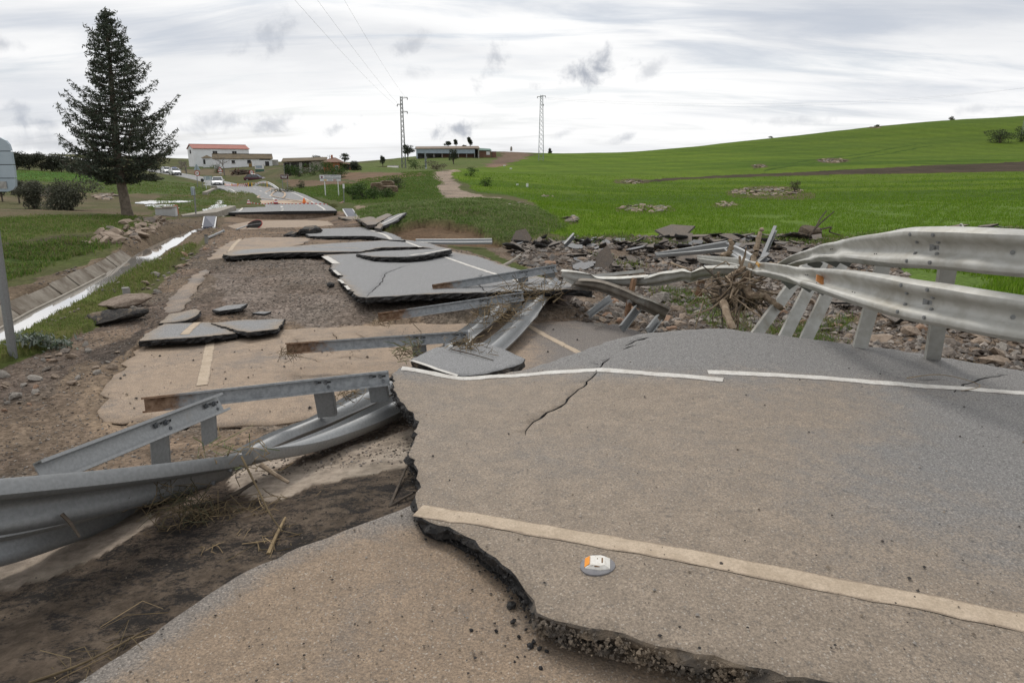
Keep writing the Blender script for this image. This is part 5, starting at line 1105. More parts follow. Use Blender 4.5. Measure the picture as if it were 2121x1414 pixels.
# loose gravel, far too many to count
def pebbles(name, mask, n, lo, hi, um, smin, smax, label, seed, thr=.5, patch=None, cols=None):
    x, y, z = field(n, lo, hi, um, seed, mask, thr); r = np.random.default_rng(seed)
    if patch is not None: k = fbm(x * .9, y * .9, seed + 3) > patch; x, y, z = x[k], y[k], z[k]
    n = len(x); s_ = smin * (smax / smin) ** (r.random(n) ** 2.2) * np.clip(y / 9, .8, 1.7)
    base = np.array([(1, 0, 0), (-.2, .9, 0), (-.8, -.4, 0), (.3, -.85, .1), (.1, .05, .55), (.0, 0, -.4)]); fc = np.array([(0, 1, 4), (1, 2, 4), (2, 3, 4), (3, 0, 4), (1, 0, 5), (2, 1, 5), (3, 2, 5), (0, 3, 5)])
    an = r.uniform(0, 6.28, n); ca, sa = np.cos(an), np.sin(an); V = base[None] * (1 + r.uniform(-.25, .25, (n, 6, 1))) * (s_[:, None, None] * .5)
    Vx = V[..., 0] * ca[:, None] - V[..., 1] * sa[:, None] * .8; Vy = V[..., 0] * sa[:, None] + V[..., 1] * ca[:, None] * .8; Vz = V[..., 2] + r.uniform(-.3, .3, (n, 1)) * Vx
    V = np.stack([Vx + x[:, None], Vy + y[:, None], Vz + z[:, None] + s_[:, None] * .12], -1).reshape(-1, 3)
    Fc = (fc[None] + (np.arange(n) * 6)[:, None, None]).reshape(-1, 3)
    me_ = npmesh(name, V, Fc, [mat('pebble', (1, 1, 1), (.7, .7, .7), 9, attr='tint', rough=.85)])
    C = np.array(cols or [(.25, .21, .178), (.175, .142, .115), (.31, .268, .23), (.13, .102, .082), (.22, .174, .138), (.23, .21, .192), (.40, .345, .295)])[r.integers(0, 7, n)] * r.uniform(.55, 1.08, (n, 1)); vcol(me_, 'tint', np.repeat(C, 6, 0))
    tag(link(name, me_), label, 'gravel', kind='stuff')
pebbles('road_gravel', Z_ROAD, 80000, 4.2, 30, (-.85, .15), .012, .045, 'loose grey brown gravel washed over the road', 61, patch=.36)
pebbles('channel_gravel', Z_RUB, 64000, 5, 32, (0, .9), .025, .17, 'broken stones and gravel filling the washed out channel', 62, patch=.3)
pebbles('tar_grit', TARA, 26000, 1.2, 5, (-.9, 0), .006, .022, 'black tar grit and crumbs on the peeled base course', 64, thr=.3, patch=.42, cols=[(.03, .029, .028), (.022, .022, .022), (.05, .043, .037), (.10, .08, .065), (.16, .13, .105), (.028, .027, .026), (.07, .058, .048)])
pebbles('ditch_gravel', np.clip(Z_DB, 0, 1), 16000, 8, 34, (-1, -.3), .02, .08, 'small stones on the muddy ditch banks', 63, patch=.42)
# ================================================================== asphalt rubble line
def chunk_mesh(seed, m):
    r = random.Random(seed); n = r.randint(5, 7); poly = []
    for k in range(n): a_ = 2 * math.pi * k / n + r.uniform(-.3, .3); q = r.uniform(.24, .60); poly.append(Vector((math.cos(a_) * q * 1.2, math.sin(a_) * q, 0)))
    b_ = MB(); h = r.uniform(.09, .16); j = lambda: Vector((r.uniform(-.03, .03), r.uniform(-.03, .03), 0))
    b_.loft([[p_ + Vector((0, 0, h)) for p_ in poly], [p_ * 1.02 + j() + Vector((0, 0, h * .5)) for p_ in poly], [p_ * .9 + j() for p_ in poly]])
    me_ = bpy.data.meshes.new('chunk'); me_.from_pydata([tuple(v) for v in b_.v], [], b_.f); me_.materials.append(m[0]); me_.materials.append(m[1])
    bm_ = bmesh.new(); bm_.from_mesh(me_); bmesh.ops.recalc_face_normals(bm_, faces=bm_.faces); bm_.to_mesh(me_); bm_.free()
    for p_ in me_.polygons: p_.material_index = 0 if p_.normal.z > .5 else 1
    return me_
A_DK = asphalt('asphalt_torn', (0.13, 0.118, 0.108), (0.22, 0.168, 0.125), -0.4, 0.35, bump=.7)
CH = [chunk_mesh(100 + i, [A_DK if i % 5 else A_GREY, TARMUD if i % 2 else TAR]) for i in range(9)]
def chunks(poly, n, smin, smax, tilt, label, group, seed):
    r = random.Random(seed); P_ = np.array(poly); got = 0
    for _ in range(n * 30):
        if got >= n: break
        px_, py_ = r.uniform(P_[:, 0].min(), P_[:, 0].max()), r.uniform(P_[:, 1].min(), P_[:, 1].max())
        if not inpoly(np.array([px_]), np.array([py_]), poly)[0]: continue
        p_ = ong(px_, py_); s_ = r.uniform(smin, smax) if r.random() < .5 else r.uniform(smin, (smin + smax) / 2)
        o = link('asphalt_chunk', r.choice(CH), None, Vector((p_.x, p_.y, p_.z + s_ * .04 + (.10 if r.random() < .3 else 0)))); o.rotation_euler = (r.gauss(0, tilt) + .1, r.gauss(0, tilt), r.uniform(0, 6.28)); o.scale = (s_, s_, s_ * r.uniform(.6, 1.0) if s_ < .8 else s_ * .55)
        xs = (px_ - P_[:, 0].min()) / (P_[:, 0].max() - P_[:, 0].min()); ww = ('far left', 'centre left', 'middle', 'centre right', 'far right')[min(int(xs * 5), 4)]; zw = 'large' if s_ > smin + .55 * (smax - smin) else ('small' if s_ < smin + .2 * (smax - smin) else 'middling'); tw = 'tilted' if abs(o.rotation_euler.x) + abs(o.rotation_euler.y) > .45 else 'flat'
        tag(o, zw + ' ' + tw + ' ' + label + ', ' + ww, 'asphalt', group); got += 1
chunks([(1280,505),(1400,490),(1560,487),(1700,484),(1740,498),(1600,512),(1400,522),(1280,520)], 120, .28, 1.0, .22, 'asphalt plate in the rubble line at the field edge', 'asphalt plates at the field edge', 1)
chunks([(1040,512),(1130,500),(1280,498),(1290,520),(1150,516),(1060,530)], 60, .25, .75, .3, 'asphalt lump in the heap beside the grassy mound', 'asphalt lumps beside the mound', 2)
chunks([(1180,530),(1300,515),(1420,510),(1600,515),(1700,520),(1600,545),(1440,555),(1300,565),(1200,560)], 80, .25, .8, .2, 'asphalt plate on soil before the rubble line', 'asphalt plates on the washed soil', 3)
chunks([(1740,494),(1850,482),(2000,474),(2121,470),(2121,478),(1900,490),(1780,502)], 26, .3, .9, .12, 'asphalt scrap on grass behind the standing barrier', 'asphalt scraps behind the barrier', 4)
def one_chunk(px_, py_, s_, rot, label, k, lift=0.0):
    p_ = ong(px_, py_); o = link('asphalt_chunk', CH[k], None, p_ + Vector((0, 0, lift))); o.scale = (s_, s_, s_ * .6); o.rotation_euler = rot; tag(o, label, 'asphalt')
one_chunk(1402, 494, 1.35, (.35, -.1, .3), 'biggest tilted asphalt plate on top of the rubble line', 1, .25)
one_chunk(1253, 556, .8, (.5, -.9, 1.0), 'asphalt plate standing on edge on the washed soil', 4, .15)
one_chunk(1080, 505, .8, (.9, .2, .2), 'upright asphalt plate at the left end of the rubble heap', 2, .2)
one_chunk(1858, 668, .5, (.1, -.15, .4), 'grey asphalt lump among rocks below the barrier joint', 3, .1)
one_chunk(1745, 638, .5, (.05, .1, 2.), 'flat asphalt plate among rocks behind the leaning posts', 6, .08)
for px_, py_, l_ in ((237, 668, 'undercut muddy asphalt lump fallen from the washed verge'), (255, 640, 'gravelly crust block hanging over the washed verge')):
    p_ = ong(px_, py_); o = link('crust_block', rock_mesh(int(px_), TARMUD if px_ < 240 else mat('gravel_crust', (.19, .14, .105), (.29, .23, .18), 14, bump=1.0, bscale=30), .42, 3), None, p_ + Vector((0, 0, .10))); o.scale = (.75, .5, .55); o.rotation_euler = (.1, -.1, .5); tag(o, l_, 'asphalt')
# crumbs along the near slab edge
rr = random.Random(9); CR = [rock_mesh(300 + i, TAR, .8, 1) for i in range(4)]
for px_, py_, s_ in ((1060,1258,.045),(1063,1290,.03),(1028,1308,.02),(976,1306,.018),(1075,1320,.02),(1105,1332,.028),(1118,1345,.022),(1132,1350,.018),(978,1222,.014),(990,1172,.013),(882,1118,.016),(1066,1372,.016),(1120,1385,.02),(1004,1182,.012),(1090,1305,.016),(1098,1340,.03),(1072,1362,.014)):
    p_ = S10.on(px_, py_); o = link('tar_crumb', rr.choice(CR), None, p_ + Vector((0, 0, s_ * .3))); o.scale = (s_,) * 3; o.rotation_euler = (0, 0, rr.uniform(0, 6)); tag(o, 'black tar crumb fallen from the near slab edge', 'asphalt', 'tar crumbs below the near slab edge')
o = link('dark_stone', CR[1], None, ong(685, 595) + Vector((0, 0, .04))); o.scale = (.14, .13, .14); tag(o, 'lone dark lump on gravel left of the large lane slab', 'stone')

# loose grit on the near slab and the brown layer
def slab_grit(S, n, smin, smax, label, seed, lim):
    r = np.random.default_rng(seed); px_ = r.uniform(lim[0], lim[1], n * 2); py_ = r.uniform(lim[2], lim[3], n * 2); V = []; Fs = []; C = []; base = np.array([(1, 0, 0), (-.3, .9, .1), (-.8, -.5, 0), (.2, -.9, .2), (.1, .1, .7), (0, 0, -.4)]) * .5; fc = np.array([(0, 1, 4), (1, 2, 4), (2, 3, 4), (3, 0, 4), (1, 0, 5), (2, 1, 5), (3, 2, 5), (0, 3, 5)]); k = 0
    for a_, b_ in zip(px_, py_):
        if k >= n: break
        q = S.on(a_, b_)
        if not inpoly(np.array([q.x]), np.array([q.y]), S.poly)[0]: continue
        s_ = smin * (smax / smin) ** (r.random() ** 2.5); an = r.uniform(0, 6.28); c_, sn = math.cos(an), math.sin(an); b0 = len(V); V += [(q.x + (v[0] * c_ - v[1] * sn) * s_, q.y + (v[0] * sn + v[1] * c_) * s_, q.z + v[2] * s_ + s_ * .12 + .004) for v in base]; Fs += [[b0 + j for j in f] for f in fc]; C += [((.06, .05, .045), (.16, .125, .095), (.30, .27, .24), (.04, .036, .034), (.24, .19, .14))[r.integers(0, 5)]] * 6; k += 1
    me_ = npmesh('loose_grit', V, Fs, [MATS['pebble']]); vcol(me_, 'tint', np.array(C)); tag(link('loose_grit', me_), label, 'grit', kind='stuff')
slab_grit(S1, 420, .005, .022, 'loose grit scattered on the huge near slab', 5, (880, 2121, 690, 1400)); slab_grit(S10, 420, .004, .018, 'loose grit scattered on the brown layer in front', 6, (200, 1100, 1060, 1414)); slab_grit(S3, 260, .012, .05, 'loose grit scattered on the muddy road', 7, (220, 1200, 680, 860))
# ================================================================== vegetation
def leaf_mass(name, pts, size, cols, parent, seed=1, mat_=None, aspect=.45, droop=.2):
    """many small leaf faces around given centres; pts (n,3), size scalar or (n,)"""
    r = np.random.default_rng(seed); P_ = np.asarray(pts, float); n = len(P_); s_ = np.broadcast_to(size, (n,)) * r.uniform(.6, 1.3, n)
    d = r.normal(size=(n, 3)); d[:, 2] -= droop; d /= np.linalg.norm(d, axis=1)[:, None]; e = np.cross(d, r.normal(size=(n, 3))); e /= np.linalg.norm(e, axis=1)[:, None] + 1e-9
    a = P_ - d * s_[:, None] * .5; b_ = P_ + d * s_[:, None] * .5; w_ = e * (s_ * aspect * .5)[:, None]
    V = np.concatenate([a, P_ + w_, b_, P_ - w_]) - np.array(wloc(parent)); i = np.arange(n); Fc = np.stack([i, i + n, i + 2 * n, i + 3 * n], 1)
    me_ = npmesh(name, V, Fc, [mat_ or LEAFT]); C = np.array(cols)[r.integers(0, len(cols), n)] * r.uniform(.65, 1.3, (n, 1)); vcol(me_, 'tint', np.tile(C, (4, 1)))
    return link(name, me_, parent)
LEAFT = mat('tree_leaf', (1, 1, 1), (.85, .88, .85), 2, attr='tint', rough=.7, trans=.2, spec=.25)
def leafy(name, label, base, h, rx, trunk_h, n, leaf, cols, seed, group=None, lumps=9, trunk_r=None, cat_='tree', parts=('crown', 'trunk'), low=.0):
    base = Vector(base); t_ = thing(name, base, label, cat_, group); r = np.random.default_rng(seed); C = []
    for k in range(lumps):
        a = r.uniform(0, 6.28); q = r.uniform(0, .62) * rx; zz = trunk_h + (h - trunk_h) * r.uniform(.2 + low, .82); C.append((base.x + math.cos(a) * q, base.y + math.sin(a) * q, base.z + zz, rx * r.uniform(.32, .6), (h - trunk_h) * r.uniform(.16, .32)))
    C = np.array(C); k = r.integers(0, lumps, n); u = r.normal(size=(n, 3)); u /= np.linalg.norm(u, axis=1)[:, None]; u *= r.uniform(.45, 1.08, (n, 1))
    P_ = C[k, :3] + u * np.stack([C[k, 3], C[k, 3], C[k, 4]], 1); P_ = P_[P_[:, 2] > base.z + .1 * trunk_h]
    leaf_mass(parts[0], P_, leaf, cols, t_, seed)
    m_ = MB(); tr = trunk_r or h * .03; rr_ = random.Random(seed)
    m_.tube([base - Vector((0, 0, .2)), base + Vector((rr_.uniform(-.1, .1) * h * .2, 0, trunk_h * .6)), base + Vector((0, 0, trunk_h + (h - trunk_h) * .4))], [tr * 1.2, tr, tr * .5], 7)
    for c_ in C[:6]: m_.tube([base + Vector((0, 0, trunk_h * .7)), (base + Vector((0, 0, trunk_h)) + Vector(c_[:3])) / 2, Vector(c_[:3])], [tr * .55, tr * .4, tr * .15], 5)
    m_.build(parts[1], BARKD, t_, True); return t_
# the conifer ---------------------------------------------------------------
cb = at(265, 449, Y=30.0); cb.z = ghs(cb.x, cb.y) - .05
con = thing('conifer_tree', cb, 'tall dark conifer with a bare leaning trunk left of the road', 'tree')
HT = 8.35; r = np.random.default_rng(5); rr = random.Random(5)
def trunk_at(z): return cb + Vector((-.15 * min(z / 2.1, 1) + .35 * max(z - 2.1, 0) / 6.4, .1 * z / HT, z))
m_ = MB(); zz = [0, .4, 1.0, 1.6, 2.4, 4, 6, 7.4, HT]; m_.tube([trunk_at(z) for z in zz], [.25, .215, .195, .18, .165, .13, .085, .045, .012], 12); m_.build('trunk', mat('conifer_bark', (.10, .078, .058), (.18, .145, .11), 7, bump=.8, bscale=12), con, True)
prof_h = [1.45, 1.9, 2.4, 3.2, 4.2, 5.2, 6.2, 6.9, 7.5, 8.1, HT]; prof_r = [.8, 1.85, 2.2, 2.0, 1.8, 1.45, 1.1, .78, .44, .23, .04]
PT = []; NT_ = []; m_ = MB(); NB = 175
for k in range(NB):
    z = 1.5 + (HT - 1.6) * (k / NB) ** 1.1; a = k * 2.399 + rr.uniform(-.5, .5); lump = .72 + .5 * float(vn(np.array([z * 1.1 + 3]), np.array([math.cos(a) * 1.3 + 5]), 3)[0]); Lb = float(np.interp(z, prof_h, prof_r)) * rr.uniform(.55, 1.15) * lump * (1.04 + .17 * math.cos(a)); p0 = trunk_at(z); rise = rr.uniform(-.08, .26) + .16 * z / HT
    pts = []
    for j in range(7):
        q_ = j / 6; pts.append(p0 + Vector((math.cos(a) * Lb * q_, math.sin(a) * Lb * q_, Lb * (rise * q_ - .30 * q_ * (1 - q_) * 1.6 + .18 * q_ ** 3))))
    m_.tube(pts, [.036 * (1 - .8 * j / 6) * (.5 + Lb / 4) for j in range(7)], 4, cap=False)
    nside = int(5 + 9 * Lb)
    for sidek in range(nside):                              # side twigs, each carrying its own tuft of needles
        q_ = .18 + .82 * (sidek + rr.random()) / nside; i_ = min(int(q_ * 6), 5); c_ = pts[i_].lerp(pts[i_ + 1], q_ * 6 - i_); sl_ = (1.05 - q_) * .38 * Lb + .12; sg = rr.choice((-1, 1)); aa = a + sg * rr.uniform(.5, 1.1)
        e_ = c_ + Vector((math.cos(aa) * sl_, math.sin(aa) * sl_, sl_ * rr.uniform(-.25, .2))); m_.tube([c_, e_], [.010, .004], 3, cap=False)
        for j in range(int(5 + 14 * sl_)):
            u_ = rr.uniform(.05, 1.05); PT.append(c_.lerp(e_, u_) + Vector((rr.gauss(0, .045), rr.gauss(0, .045), rr.gauss(0, .035))))
m_.build('branches', BARKD, con)
for k in range(160): PT.append(trunk_at(HT - 1.0 + rr.random()) + Vector((rr.gauss(0, .05), rr.gauss(0, .05), 0)))
PT = np.array([tuple(p) for p in PT]); leaf_mass('crown', PT, .17, [(.058, .074, .050), (.085, .102, .072), (.042, .056, .037), (.12, .135, .10)], con, 8, None, .24, .0)
# olives and shrubs ----------------------------------------------------------
OL = [(.085, .088, .058), (.11, .112, .08), (.06, .064, .042), (.14, .14, .105)]
def gat(px_, py_, Y): p_ = at(px_, py_, Y=Y); p_.z = ghs(p_.x, p_.y) - .03; return p_
leafy('olive_bush', 'widest grey green olive bush in the meadow left of the conifer', gat(152, 437, 35), 1.75, 1.35, .02, 7500, .11, OL, 1, lumps=12, cat_='bush', low=-.15)
leafy('olive_bush', 'medium olive bush between the sign panel and the widest olive', gat(72, 432, 36), 1.55, .95, .02, 4600, .11, OL, 2, lumps=10, cat_='bush', low=-.1)
leafy('olive_bush', 'small sparse olive sapling close to the sign panel', gat(41, 420, 42), 1.6, .6, .5, 1300, .12, OL, 3, lumps=9, cat_='bush', low=-.1)
leafy('olive_bush', 'dark olive bush under the cut-off sign panel', gat(5, 412, 44), 1.5, .8, .3, 1600, .12, [(.05, .055, .035), (.07, .075, .05)], 4, lumps=8, cat_='bush')
for k, (px_, w_, l_) in enumerate(((36, 1.9, 'first'), (62, 2.3, 'second'), (87, 2.2, 'third'), (108, 1.9, 'fourth'), (128, 1.7, 'fifth'))):
    leafy('olive_tree', l_ + ' dark olive tree from the left in the row behind the bright green strip', gat(px_, 356, 90 + k), 2.3, w_ * .85, .1, 2200, .22, [(.06, .062, .042), (.08, .082, .06), (.045, .048, .032)], 10 + k, 'olive row', 8)
for k, px_ in enumerate((150, 172, 196, 300, 322)): leafy('olive_tree', ('dark olive tree seen under the left half of the conifer crown', 'dark olive tree behind the conifer, second of three', 'dark olive tree behind the conifer, third of three', 'low bush right of the conifer trunk', 'low bush at the road bend right of the conifer')[k], gat(px_, 357 if k < 3 else 372, 92 if k < 3 else 100), 2.2 if k < 3 else 1.1, 1.5, .1, 1300, .24, OL if k > 2 else [(.06, .062, .042), (.08, .082, .06)], 20 + k, None, 7)
EU = [(.045, .055, .034), (.06, .07, .045), (.035, .042, .027)]
for px_, py_, Y, h, rx, th, l_, n_ in ((845,332,166,3.4,1.9,1.0,'dark round tree at the foot of the left lattice pylon',1500), (736,364,119,2.6,1.25,.5,'dense dark tree beside the orange house',1800), (714,346,150,2.8,1.2,1.2,'thin airy tree behind the orange house roof',700), (793,348,150,2.6,.85,.9,'slim dark tree left of the small white houses',800), (939,346,205,5.2,1.6,2.0,'slim grey tree in front of the long barn',1100),
        (929,311,285,3.4,2.0,1.4,'leftmost round tree on the skyline behind the barn',700), (945,310,288,4.0,1.3,1.8,'second skyline tree behind the barn',500), (962,310,286,1.8,1.1,.6,'lowest skyline tree behind the barn',300), (974,309,284,4.6,1.5,1.4,'rightmost and tallest skyline tree behind the barn',800),
        (1139,320,330,2.6,1.4,.4,'small dark trees cluster right of the tall pylon',400), (660,338,200,2.2,2.4,.4,'far dark hedge tree behind the open shed',500)):
    leafy('broadleaf_tree', l_, at(px_, py_, Y=Y), h, rx, th, n_, .16 * max(1, Y / 90), EU, int(px_), None, 8)
for px_, py_, Y, h, rx, l_, n_, cl in ((2068,312,236,6.0,6.0,'large dark bramble bush on the hillside at the right',2600,[(.045,.06,.03),(.065,.075,.04)]), (2112,306,238,5.0,3.6,'dark bush at the right picture edge on the hillside',1500,[(.045,.06,.03),(.06,.07,.04)]), (1971,246,356,2.6,2.0,'tiny scrubby bush on the hill skyline',300,[(.10,.09,.07),(.08,.08,.05)]), (1645,402,78,1.3,.7,'dry shrub at the right end of the large rock outcrop',700,[(.10,.11,.05),(.14,.13,.08)]),
        (905,352,170,2.4,3.4,'bare brownish thicket below the barn',1200,[(.11,.10,.06),(.14,.125,.085)]), (585,398,70,1.1,1.2,'dark weed clump under the brown sign',700,[(.06,.07,.035),(.09,.09,.05)]), (622,390,80,1.0,.9,'small weed clump right of the brown sign',500,[(.06,.07,.035),(.09,.09,.05)]), (818,386,66,1.3,1.1,'dark weeds behind the straw bales',700,[(.06,.065,.035),(.08,.085,.045)]), (1817,266,330,1.0,1.6,'low dark scrub on the upper hillside',200,[(.06,.08,.03)]), (1596,289,330,.8,1.4,'low dark scrub on the skyline left of the hill top',150,[(.06,.09,.03)])):
    leafy('scrub_bush', l_, gat(px_, py_, Y), h, rx, .15, n_, .13 * max(1, Y / 90), cl, int(px_) + 3, None, 9, cat_='bush', low=-.15)
# leafy weeds on the bank right of the far road
for k, (px_, py_, Y) in enumerate(((730,412,52),(752,410,53),(776,412,52),(800,409,54),(742,404,58),(690,352,112),(650,362,118),(620,360,120),(675,360,116),(600,356,130),(705,366,104),(862,360,140),(450,352,172),(975,372,90),(1005,388,74))):
    leafy('weed_clump', ('broad leafy weed clump nearest the tape post', 'broad leafy weed clump second from the tape post', 'broad leafy weed clump third from the tape post', 'broad leafy weed clump fourth from the tape post', 'broad leafy weed clump behind the tape post', 'green hedge clump under the orange house', 'green hedge clump left of the white road sign', 'green hedge clump above the brown sign', 'green hedge clump above the white road sign', 'green hedge clump under the open shed', 'green hedge clump right of the white road sign', 'green bush at the top of the dirt track', 'green bush below the white warehouse', 'grassy clump on the right bank of the dirt track', 'grassy clump at the foot of the dirt track')[k], gat(px_, py_, Y), 1.2 if Y < 100 else 2.0, 1.0 if Y < 100 else 2.3, .1, 800, .13 if Y < 100 else .22, [(.055, .10, .022), (.075, .12, .03), (.045, .085, .02)], 600 + k, None, 8, cat_='weeds', parts=('foliage', 'stem'), low=-.2)
def bare_tree(name, label, base, h, seed, r0, spread=.55, depth=5, m=None, haze=None):
    t_ = thing(name, base, label, 'tree'); rr_ = random.Random(seed); mt, mb_ = MB(), MB()
    def grow(p, d, L, rad, k):
        q = p + d * L; mid = p + d * L * .5 + Vector((rr_.uniform(-1, 1), rr_.uniform(-1, 1), 0)) * L * .06
        (mt if k == depth else mb_).tube([p, mid, q], [rad, rad * .85, rad * .68], 5 if k > 2 else 3, cap=False)
        if k == 0: return
        for _ in range(3 if k > 1 else 4):
            nd = (d + Vector((rr_.gauss(0, 1), rr_.gauss(0, 1), rr_.gauss(.15, .6))) * spread).normalized(); grow(q if rr_.random() < .7 else mid, nd, L * rr_.uniform(.6, .82), rad * .58, k - 1)
    grow(Vector(base) - Vector((0, 0, .1)), Vector((0, 0, 1)), h * .26, r0, depth); mt.build('trunk', m or BARKD, t_); mb_.build('branches', m or BARKD, t_); return t_
BG = mat('grey_twigs', (.17, .145, .125), (.24, .21, .185), 4); bare_tree('bare_tree', 'leafless tree in front of the shed wall', gat(465, 360, 150), 6.0, 3, .16, .55, 5, BG); bare_tree('bare_tree', 'grey leafless tree at the left gable of the white warehouse', gat(386, 352, 160), 5.6, 4, .15, .6, 5, BG); bare_tree('bare_tree', 'second grey leafless tree nearer the conifer', gat(372, 350, 165), 5.0, 8, .12, .6, 5, BG)
# ================================================================== buildings
WALLW = mat('whitewash', (.78, .79, .80), (.70, .70, .70), .5, rough=.9, c3=(.52, .49, .45), s3=.9, l3=.62, h3=.8); WALLG = mat('grey_render', (.42, .40, .37), (.34, .32, .29), .8, rough=.9)
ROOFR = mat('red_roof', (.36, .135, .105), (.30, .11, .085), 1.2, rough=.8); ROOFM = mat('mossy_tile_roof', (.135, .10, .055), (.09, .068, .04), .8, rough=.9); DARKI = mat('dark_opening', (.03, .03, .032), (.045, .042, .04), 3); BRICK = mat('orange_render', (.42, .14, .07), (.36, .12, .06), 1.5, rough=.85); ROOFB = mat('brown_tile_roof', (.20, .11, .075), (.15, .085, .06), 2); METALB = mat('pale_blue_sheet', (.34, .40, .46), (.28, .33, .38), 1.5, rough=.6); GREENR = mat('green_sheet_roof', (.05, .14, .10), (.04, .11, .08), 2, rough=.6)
class Bld:
    def __init__(s, name, label, A, a, L, D, he, cat_='building'):
        s.A = Vector(A); s.a = Vector((a[0], a[1], 0)).normalized(); s.b = Vector((-s.a.y, s.a.x, 0)); s.L, s.D, s.he = L, D, he; s.t = thing(name, s.A, label, cat_)
    def p(s, x, y, z): return s.A + s.a * x + s.b * y + Vector((0, 0, z))
    def boxp(s, name, x0, x1, y0, y1, z0, z1, m, parent=None):
        b_ = MB(); b_.loft([[s.p(x0, y0, z0), s.p(x1, y0, z0), s.p(x1, y1, z0), s.p(x0, y1, z0)], [s.p(x0, y0, z1), s.p(x1, y0, z1), s.p(x1, y1, z1), s.p(x0, y1, z1)]]); return b_.build(name, m, parent or s.t)
    def body(s, m, hr, deep=3):
        b_ = MB(); L, D, he = s.L, s.D, s.he; pr = lambda x: [s.p(x, 0, -deep), s.p(x, D, -deep), s.p(x, D, he), s.p(x, D / 2, hr), s.p(x, 0, he)]; b_.loft([pr(0), pr(L)]); b_.build('wall', m, s.t)
    def roof(s, m, hr, o=.25, th=.12):
        b_ = MB(); L, D, he = s.L, s.D, s.he; k = (hr - he) / (D / 2)
        for y0, z0 in ((-o, he - k * o), (D + o, he - k * o)): b_.prism([s.p(-o, y0, z0 + .02), s.p(L + o, y0, z0 + .02), s.p(L + o, D / 2, hr + .02), s.p(-o, D / 2, hr + .02)], (0, 0, th))
        r_ = b_.build('roof', m, s.t); c_ = MB(); c_.bar(s.p(-o, D / 2, hr + th + .05), s.p(L + o, D / 2, hr + th + .05), .3, .12); c_.build('ridge', m, r_)
    def window(s, x, z, w, h, m=None, name='window', bars=1, y=-.03):
        f = s.boxp(name, x, x + w, y, y + .06, z, z + h, m or DARKI)
        for k in range(bars): s.boxp('mullion', x + w * (k + 1) / (bars + 1) - .04, x + w * (k + 1) / (bars + 1) + .04, y - .03, y - .002, z, z + h, WALLG, f)
        if name == 'window': s.boxp('sill', x - .1, x + w + .1, y - .08, y - .004, z - .12, z - .01, WALLG, f)
wh = Bld('warehouse', 'long white warehouse with a red ridge roof on the hill', at(403, 338, Y=195), (.82, .57), 14.8, 8, 3.9); wh.body(WALLW, 5.0); wh.roof(ROOFR, 5.0); wh.window(5.0, 2.5, 1.2, .8); wh.window(10.2, 2.5, 1.2, .8)
b_ = MB(); b_.prism([wh.p(-.03, 3.2, 2.6), wh.p(-.03, 4.8, 2.6), wh.p(-.03, 4.8, 3.6), wh.p(-.03, 3.2, 3.6)], -wh.a * .05); b_.build('window', DARKI, wh.t)
sh = Bld('shed', 'low white shed with a mossy roof in front of the warehouse', at(443, 347, Y=182), (.93, .36), 14.4, 6, 2.2); sh.body(WALLW, 3.3); sh.roof(ROOFM, 3.3); sh.window(4.4, 1.1, .8, .7, bars=0); sh.window(8.2, 1.1, .9, .8, bars=0); sh.window(12.6, .05, 1.0, 1.5, name='door', bars=0); sh.window(11.2, 1.88, 2.8, .3, name='vent_gap', bars=0)
sh.boxp('rust_stain', 8.5, 9.3, -.02, -.004, .1, 1.5, mat('rust_stain', (.30, .19, .07), (.22, .13, .05), 2)); sh.boxp('annex', 14.4, 16.0, 1.5, 5, -2, 2.0, WALLG)
hu = Bld('hut', 'tiny white hut between the warehouse and the shed', at(420, 341, Y=188), (.93, .36), 2.3, 2.2, 1.7); hu.body(WALLW, 1.75); b_ = MB(); e = .35; q4 = [hu.p(-e, -e, 1.72), hu.p(2.3 + e, -e, 1.72), hu.p(2.3 + e, 2.2 + e, 1.72), hu.p(-e, 2.2 + e, 1.72)]; ap = hu.p(1.15, 1.1, 2.45); b_.add(q4 + [ap], [(0, 1, 4), (1, 2, 4), (2, 3, 4), (3, 0, 4), (3, 2, 1, 0)]); b_.build('roof', ROOFM, hu.t); hu.window(.2, .1, .5, 1.2, name='door', bars=0)
os_ = Bld('open_shed', 'open fronted shed with a tan roof and concrete end wall', at(588, 357, Y=130), (.97, .24), 7.8, 4.2, 1.75)
os_.boxp('back_wall', 0, 7.8, 4.0, 4.2, -1, 2.4, WALLG); os_.boxp('side_wall', 0, .15, 0, 4.0, -1, 1.75, WALLG); os_.boxp('end_wall', 5.0, 7.7, -.06, .1, -1, 2.1, mat('concrete_panel', (.36, .34, .28), (.28, .26, .21), 1.5, rough=.9)); os_.boxp('floor', .15, 7.6, .2, 4.0, -1, .02, mat('shed_floor', (.12, .10, .08), (.17, .14, .11), 2))
for x0, x1 in ((1.15, 1.3), (2.75, 3.35), (4.6, 4.9)): os_.boxp('pillar', x0, x1, 0, .2, -1, 1.75, WALLG)
os_.boxp('low_wall', 3.4, 4.9, .3, .5, -1, .85, CONC); os_.boxp('machine', 3.5, 4.4, 1.5, 2.6, .02, 1.3, mat('machine_maroon', (.18, .06, .05), (.12, .05, .04), 3))
b_ = MB(); b_.prism([os_.p(-.3, -.4, 1.78), os_.p(7.9, -.4, 2.15), os_.p(7.9, 4.4, 2.7), os_.p(-.3, 4.4, 2.45)], (0, 0, .12)); b_.build('roof', ROOFM, os_.t)
oh = Bld('orange_house', 'orange house with a brown tiled roof and open porch', at(671, 359, Y=126), (.95, .10), 4.9, 4.5, 1.95, 'house'); oh.boxp('wall', 0, 2.85, 0, 4.5, -1.5, 1.95, BRICK); oh.window(2.0, .75, .62, .62, WALLW, bars=0); oh.window(2.06, .80, .5, .5, DARKI, 'pane', 2, -.045)
